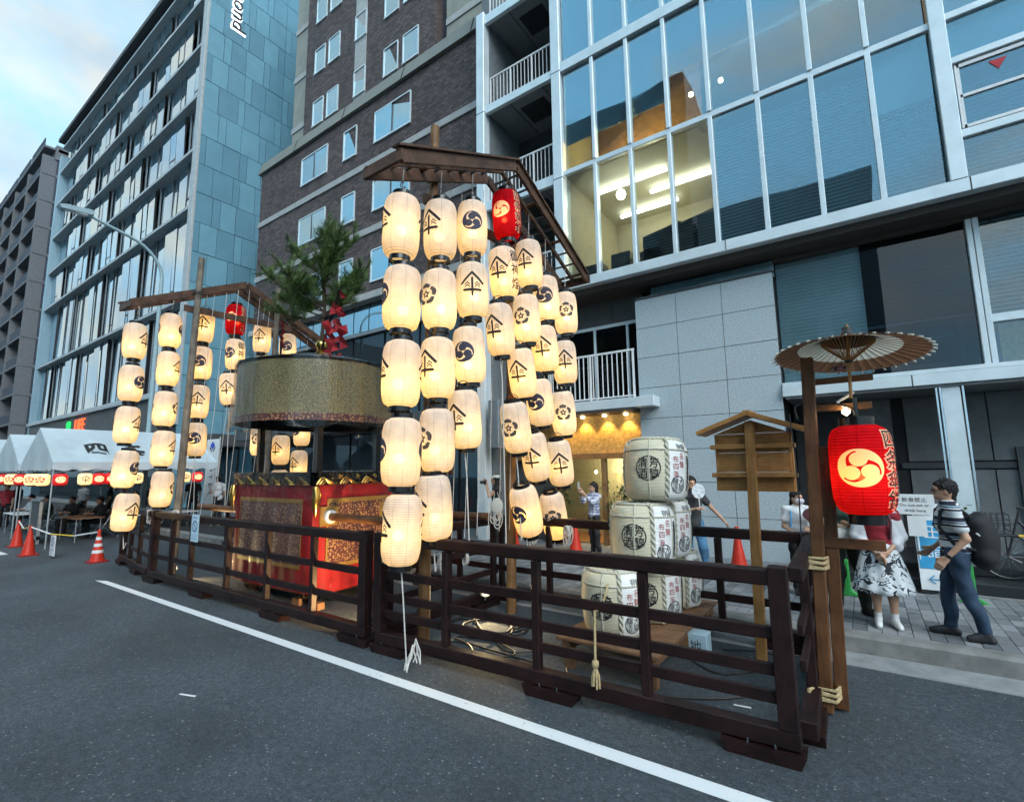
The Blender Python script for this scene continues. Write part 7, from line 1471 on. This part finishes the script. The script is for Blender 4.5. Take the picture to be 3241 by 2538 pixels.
    if face:
        for sx in (-1, 1):
            part(body, 'eye', MB().lathe([(0.001, 0.006 * s), (0.011 * s, 0.002 * s), (0.011 * s, -0.002 * s), (0.001, -0.006 * s)], 8, H(sx * 0.031, -0.0885, 0.008)), 'eye', local=True)
            part(body, 'eyebrow', MB().tube([H(sx * 0.016, -0.094, 0.030), H(sx * 0.046, -0.084, 0.033)], 0.0045 * s, 5), 'hair', local=True)
        part(body, 'mouth', MB().tube([H(-0.020, -0.089, -0.062), H(0, -0.0945, -0.061), H(0.020, -0.089, -0.062)], 0.005 * s, 5), 'lip', local=True)
    return t, J, H, s
def pp(t, n, mb, m, **k): return part(t, n, mb, m, local=True, **k)
# man with a backpack walking past
t, J, H, s = person('man in striped polo shirt and jeans with a black backpack, walking past', (0.72, 7.42, KZ), -86, 1.70, dict(pel=(0, 0.03, 0.93), elL=(0.235, 0.08, 1.08), wrL=(0.235, -0.10, 0.87), elR=(-0.225, 0.06, 1.09), wrR=(-0.21, -0.14, 0.92), knL=(0.10, 0.06, 0.50), anL=(0.10, 0.17, 0.10), toL=(0.11, 0.03, 0.035), knR=(-0.09, -0.07, 0.50), anR=(-0.09, -0.08, 0.085), toR=(-0.10, -0.25, 0.03)), 'polo_stripe', 'jeans', 'shoe_dark', 'short', 0.010, 0.62, fat=1.05, hem=0.90)
pk = thing('backpack', 'black backpack with white trim worn by the man in the striped polo', 'backpack', (0.72, 7.42, KZ), radians(-86))
pp(pk, 'bag', surfnet([('ell', (0.0, 0.25, 1.04), (0.18, 0.145, 0.31)), ('cap', (-0.10, 0.24, 0.88), (0.10, 0.24, 0.88), 0.10, 0.10), ('cap', (-0.09, 0.20, 1.24), (0.09, 0.20, 1.24), 0.07, 0.07)], 0.014, 0.04), 'black_cloth', smooth=80)
for sx in (-1, 1): pp(pk, 'strap', MB().tube([(sx * 0.10, 0.16, 1.30), (sx * 0.115, 0.04, 1.425), (sx * 0.12, -0.09, 1.36), (sx * 0.135, -0.115, 1.18), (sx * 0.16, 0.0, 1.00), (sx * 0.13, 0.18, 0.95)], 0.018, 8), 'black_cloth', smooth=True)
pp(pk, 'trim', MB().tube([(0.165, 0.18, 1.14), (0.14, 0.30, 1.02), (0.10, 0.345, 1.05), (-0.10, 0.345, 1.05)], 0.009, 6), 'shoe_white', smooth=True)
pp(pk, 'tag', MB().box(0.10, 0.13, 0.20, 0.24, 1.245, 1.27), 'red_foil')
pp(t, 'collar', MB().tube([(0.075 * cos(a), 0.0 + 0.085 * sin(a), 1.40 + 0.03 * sin(a)) for a in np.linspace(0, 2 * pi, 17)], 0.016, 6), 'white_cloth', smooth=True); pp(t, 'watch', MB().tube([lerp(J['elL'], J['wrL'], 0.86), lerp(J['elL'], J['wrL'], 0.97)], 0.033, 10), 'black_plastic')
gl = MB()
for sx in (-1, 1): gl.tube([H(sx * 0.032 + 0.022 * cos(a), -0.107 + 0.004 * abs(sx), 0.006 + 0.017 * sin(a)) for a in np.linspace(0, 2 * pi, 13)], 0.0025, 4); gl.tube([H(sx * 0.055, -0.10, 0.01), H(sx * 0.083, 0.0, 0.012)], 0.0025, 4)
pp(t, 'glasses', gl, 'black_plastic')
# woman in a floral skirt
t, J, H, s = person('woman in white cardigan, red top and black and white floral skirt', (0.06, 7.46, KZ), 6, 1.60, dict(elL=(0.24, 0.02, 1.10), wrL=(0.06, -0.16, 0.92), elR=(-0.24, 0.02, 1.10), wrR=(-0.05, -0.17, 0.90), knL=(0.085, -0.01, 0.49), anL=(0.085, 0.03, 0.085), toL=(0.11, -0.12, 0.03), knR=(-0.085, -0.01, 0.49), anR=(-0.085, 0.03, 0.085), toR=(-0.10, -0.12, 0.03)), 'red_top', 'floral', 'shoe_white', 'bob', 0.010, 0.2, skirt=(1.02, 0.42, 0.125, 0.275), legs_bare=True, hands=(0.5, 0.4))
cg = [('cap', J['sh' + q], J['el' + q], 0.070 * s, 0.060 * s) for q in 'LR'] + [('cap', J['el' + q], lerp(J['el' + q], J['wr' + q], 0.45), 0.058 * s, 0.05 * s) for q in 'LR'] + [('cap', (sx * 0.13 * s, 0.01, 1.36 * s), (sx * 0.175 * s, -0.01, 0.98 * s), 0.068 * s, 0.072 * s) for sx in (-1, 1)] + [('ell', (0, 0.075, 1.17 * s), (0.17 * s, 0.06 * s, 0.24 * s))]
pp(t, 'cardigan', surfnet(cg, 0.010, 0.025), 'white_cloth', smooth=80)
for q in 'LR': pp(t, 'sock', MB().tube([lerp(J['an' + q], J['kn' + q], 0.20), J['an' + q]], 0.042 * s, 12), 'white_cloth', smooth=True)
pp(t, 'bag_strap', MB().tube([(0.10, -0.10, 1.02), (0.115, -0.135, 1.2), (0.10, -0.085, 1.345), (0.10, 0.06, 1.36)], 0.017, 6), 'maroon', smooth=True)
# man in green standing behind her
t, J, H, s = person('man in dark green shirt and dark trousers holding a canvas bag', (-0.30, 7.78, KZ), 24, 1.74, dict(elL=(0.25, -0.04, 1.12), wrL=(0.02, -0.20, 1.12), elR=(-0.25, -0.04, 1.12), wrR=(0.0, -0.19, 1.06), knL=(0.14, -0.03, 0.49), anL=(0.19, 0.02, 0.085), toL=(0.25, -0.12, 0.03), knR=(-0.11, -0.04, 0.49), anR=(-0.15, 0.0, 0.085), toR=(-0.19, -0.15, 0.03)), 'green_cloth', 'olive_cloth', 'shoe_dark', 'short', 0.010, 0.6, hem=0.95)
pp(t, 'canvas_bag', surfnet([('cap', (-0.15, -0.19, 1.03), (0.13, -0.19, 1.05), 0.065, 0.065), ('cap', (-0.16, -0.185, 0.97), (0.14, -0.185, 0.98), 0.06, 0.06)], 0.012, 0.03), 'canvas', smooth=80); pp(t, 'bag_base', MB().box(-0.2, 0.17, -0.255, -0.13, 0.885, 0.925), 'olive_cloth')
# woman with a face mask and a fan
t, J, H, s = person('woman with face mask, ponytail and pale top holding a maroon fan', (-0.88, 8.62, KZ), 20, 1.50, dict(elL=(0.23, 0.0, 1.10), wrL=(0.11, -0.20, 1.10), elR=(-0.22, 0.02, 1.10), wrR=(-0.14, -0.19, 1.02)), 'white_cloth', 'black_cloth', 'shoe_dark', 'pony', 0.011, 0.55, turn=radians(28))
pp(t, 'mask', surfnet([('ell', H(0, -0.056, -0.045), (0.068, 0.060, 0.050), radians(28))], 0.008, 0.01), 'mask_white', smooth=80)
for sx in (-1, 1): pp(t, 'strap', MB().tube([(sx * 0.095, -0.02, 1.40 * s), (sx * 0.12, -0.125, 1.30 * s), (sx * 0.14, -0.128, 1.10 * s)], 0.012, 6), 'blue_strap', smooth=True)
fn = thing('paper_fan', 'maroon oval paper fan held by the woman with the mask', 'fan', (-0.88, 8.62, KZ), radians(20)); o = pp(fn, 'leaf', MB().add([(0.16 + 0.17 * cos(a), -0.285, 1.17 + 0.105 * sin(a)) for a in np.linspace(0, 2 * pi, 25)[:-1]], [tuple(range(24))]), 'maroon'); so = o.modifiers.new('thick', 'SOLIDIFY'); so.thickness = 0.006
pp(fn, 'handle', MB().tube([(0.06, -0.28, 1.10), (0.10, -0.27, 0.98)], 0.009, 6), 'black_plastic')
# man with a clear fan leaning on the bar
t, J, H, s = person('man in charcoal T-shirt and light jeans fanning himself behind the barrels', (-2.52, 8.95, KZ), 38, 1.70, dict(elL=(0.34, -0.02, 1.16), wrL=(0.50, -0.08, 0.96), elR=(-0.22, -0.02, 1.10), wrR=(-0.02, -0.20, 1.16), knL=(0.14, -0.05, 0.49), anL=(0.20, 0.02, 0.085), toL=(0.25, -0.12, 0.03)), 'charcoal_cloth', 'light_blue_jeans', 'shoe_white', 'short', 0.012, 0.55)
fn = thing('clear_fan', 'round translucent white fan held by the man behind the barrels', 'fan', (-2.52, 8.95, KZ), radians(38)); mat('fan_film', (0.62, 0.66, 0.68), 0.4, var=0.3, scale=18)
o = pp(fn, 'leaf', MB().add([(0.02 + 0.115 * cos(a), -0.27, 1.46 + 0.125 * sin(a)) for a in np.linspace(0, 2 * pi, 25)[:-1]], [tuple(range(24))]), 'fan_film'); so = o.modifiers.new('thick', 'SOLIDIFY'); so.thickness = 0.005
pp(fn, 'handle', MB().tube([(0.02, -0.27, 1.34), (0.03, -0.265, 1.18)], 0.009, 6), 'white_paint')
# woman in plaid photographing the lanterns
t, J, H, s = person('woman in blue plaid shirt raising a phone to photograph the lanterns', (-4.92, 10.0, KZ), -28, 1.55, dict(elL=(0.20, -0.18, 1.24), wrL=(0.05, -0.33, 1.46), elR=(-0.20, -0.18, 1.24), wrR=(-0.05, -0.33, 1.46), hed=(0, 0.0, 1.575)), 'plaid', 'black_cloth', 'shoe_dark', 'bob', 0.013, 1.5)
ph = thing('phone', 'white phone raised by the woman in plaid', 'phone', (-4.92, 10.0, KZ), radians(-28)); pp(ph, 'case', MB().box(-0.038, 0.038, -0.395, -0.385, 1.42, 1.57), 'white_paint', bevel=0.004)
# photographer with a cap
t, J, H, s = person('person in black vest and pale cap aiming a camera at the lanterns', (-7.42, 9.75, KZ), -55, 1.72, dict(elL=(0.22, -0.16, 1.20), wrL=(0.04, -0.24, 1.47), elR=(-0.22, -0.16, 1.20), wrR=(-0.06, -0.24, 1.47)), 'black_cloth', 'black_cloth', 'shoe_dark', 'bob', 0.013, 0.08)
pp(t, 'cap', surfnet([('ell', H(0, 0.02, 0.075), (0.097, 0.10, 0.062)), ('cap', H(-0.05, -0.09, 0.065), H(0.05, -0.09, 0.065), 0.03, 0.03)], 0.011, 0.02), 'canvas', smooth=80)
cm_ = thing('camera_body', 'black camera held up by the person in the cap', 'camera', (-7.42, 9.75, KZ), radians(-55)); pp(cm_, 'body', MB().box(-0.07, 0.07, -0.30, -0.24, 1.50, 1.60), 'black_plastic', bevel=0.008); pp(cm_, 'lens', MB().tube([(0, -0.30, 1.55), (0, -0.40, 1.55)], 0.035, 12), 'black_plastic', smooth=True)
tb_ = thing('tote_bag', 'white tote bag hanging from the shoulder of the person with the camera', 'bag', (-7.42, 9.75, KZ), radians(-55)); pp(tb_, 'bag', surfnet([('ell', (0.20, 0.02, 0.98), (0.06, 0.15, 0.20))], 0.014, 0.02), 'canvas', smooth=80); pp(tb_, 'strap', MB().tube([(0.20, -0.06, 1.15), (0.19, 0.0, 1.42), (0.20, 0.08, 1.15)], 0.012, 6), 'canvas')
# people by the tents
person('man in white T-shirt standing beside the far tent', (-19.6, 8.75, KZ), -75, 1.72, dict(elL=(0.22, -0.08, 1.10), wrL=(0.10, -0.24, 1.20)), 'white_cloth', 'black_cloth', 'shoe_dark', 'short', 0.016, 0.6, face=False, group='people by the tents'); person('man in black shirt talking with the man in white', (-20.6, 8.3, KZ), 60, 1.72, {}, 'black_cloth', 'black_cloth', 'shoe_dark', 'short', 0.016, 0.6, face=False, group='people by the tents')
SEAT = dict(pel=(0, 0.05, 0.52), che=(0, 0.0, 0.82), nek=(0, -0.03, 1.03), hed=(0, -0.07, 1.17), shL=(0.175, -0.02, 0.965), shR=(-0.175, -0.02, 0.965), elL=(0.26, -0.12, 0.75), elR=(-0.26, -0.12, 0.75), wrL=(0.10, -0.32, 0.76), wrR=(-0.10, -0.32, 0.76), hpL=(0.09, 0.02, 0.50), hpR=(-0.09, 0.02, 0.50), knL=(0.12, -0.40, 0.50), knR=(-0.12, -0.40, 0.50), anL=(0.12, -0.38, 0.085), anR=(-0.12, -0.38, 0.085), toL=(0.13, -0.53, 0.03), toR=(-0.13, -0.53, 0.03))
def chair(label, x, y, rz):
    c = thing('folding_chair', label, 'chair', (x, y, 0), rz, 'folding chairs under the tents'); pp(c, 'seat', MB().box(-0.2, 0.2, -0.18, 0.22, 0.40, 0.43), 'dark_metal'); pp(c, 'backrest', MB().box(-0.2, 0.2, 0.235, 0.26, 0.55, 0.85), 'plank_timber')
    for sx in (-1, 1): pp(c, 'leg', MB().tube([(sx * 0.2, -0.2, 0), (sx * 0.2, 0.24, 0.86)], 0.012, 6), 'tent_frame'); pp(c, 'leg', MB().tube([(sx * 0.2, 0.28, 0), (sx * 0.2, -0.16, 0.42)], 0.012, 6), 'tent_frame')
for i, (x_, y_, a, m_, lb) in enumerate(((-21.1, 5.75, 5, 'black_cloth', 'grey haired man in dark coat seated at the brown table'), (-22.6, 5.35, 35, 'black_cloth', 'seated person in black bent over the brown table end'), (-24.9, 5.2, -10, 'green_cloth', 'seated person in green at the white topped table'), (-26.2, 5.0, 10, 'white_cloth', 'seated person in pale shirt at the far left table'))):
    person(lb, (x_, y_, 0), a, 1.70, SEAT, m_, 'black_cloth', 'shoe_dark', 'short', 0.017, 1.6, face=False, group='people by the tents'); chair('folding chair under the ' + ('grey haired man', 'person bent over the table', 'person in green', 'person in pale shirt')[i], x_, y_ + 0.05, radians(a))

for i, (x_, y_, a, m_, lb) in enumerate(((-27.5, 6.8, 30, 'white_cloth', 'person in pale shirt standing deep under the second tent'), (-23.4, 7.6, 80, 'charcoal_cloth', 'person in charcoal shirt standing behind the first tent tables'), (-30.0, 5.2, -40, 'black_cloth', 'person in black standing at the far left of the tents'), (-28.4, 4.6, 60, 'red_top', 'person in dark red standing by the far left tent pole'), (-21.8, 6.6, 10, 'charcoal_cloth', 'person in charcoal shirt standing behind the brown table'), (-25.6, 7.2, -20, 'black_cloth', 'person in black standing deep under the second tent'))):
    person(lb, (x_, y_, 0), a, 1.68, {}, m_, 'black_cloth', 'shoe_dark', 'short', 0.02, 0.6, face=False, group='people by the tents')
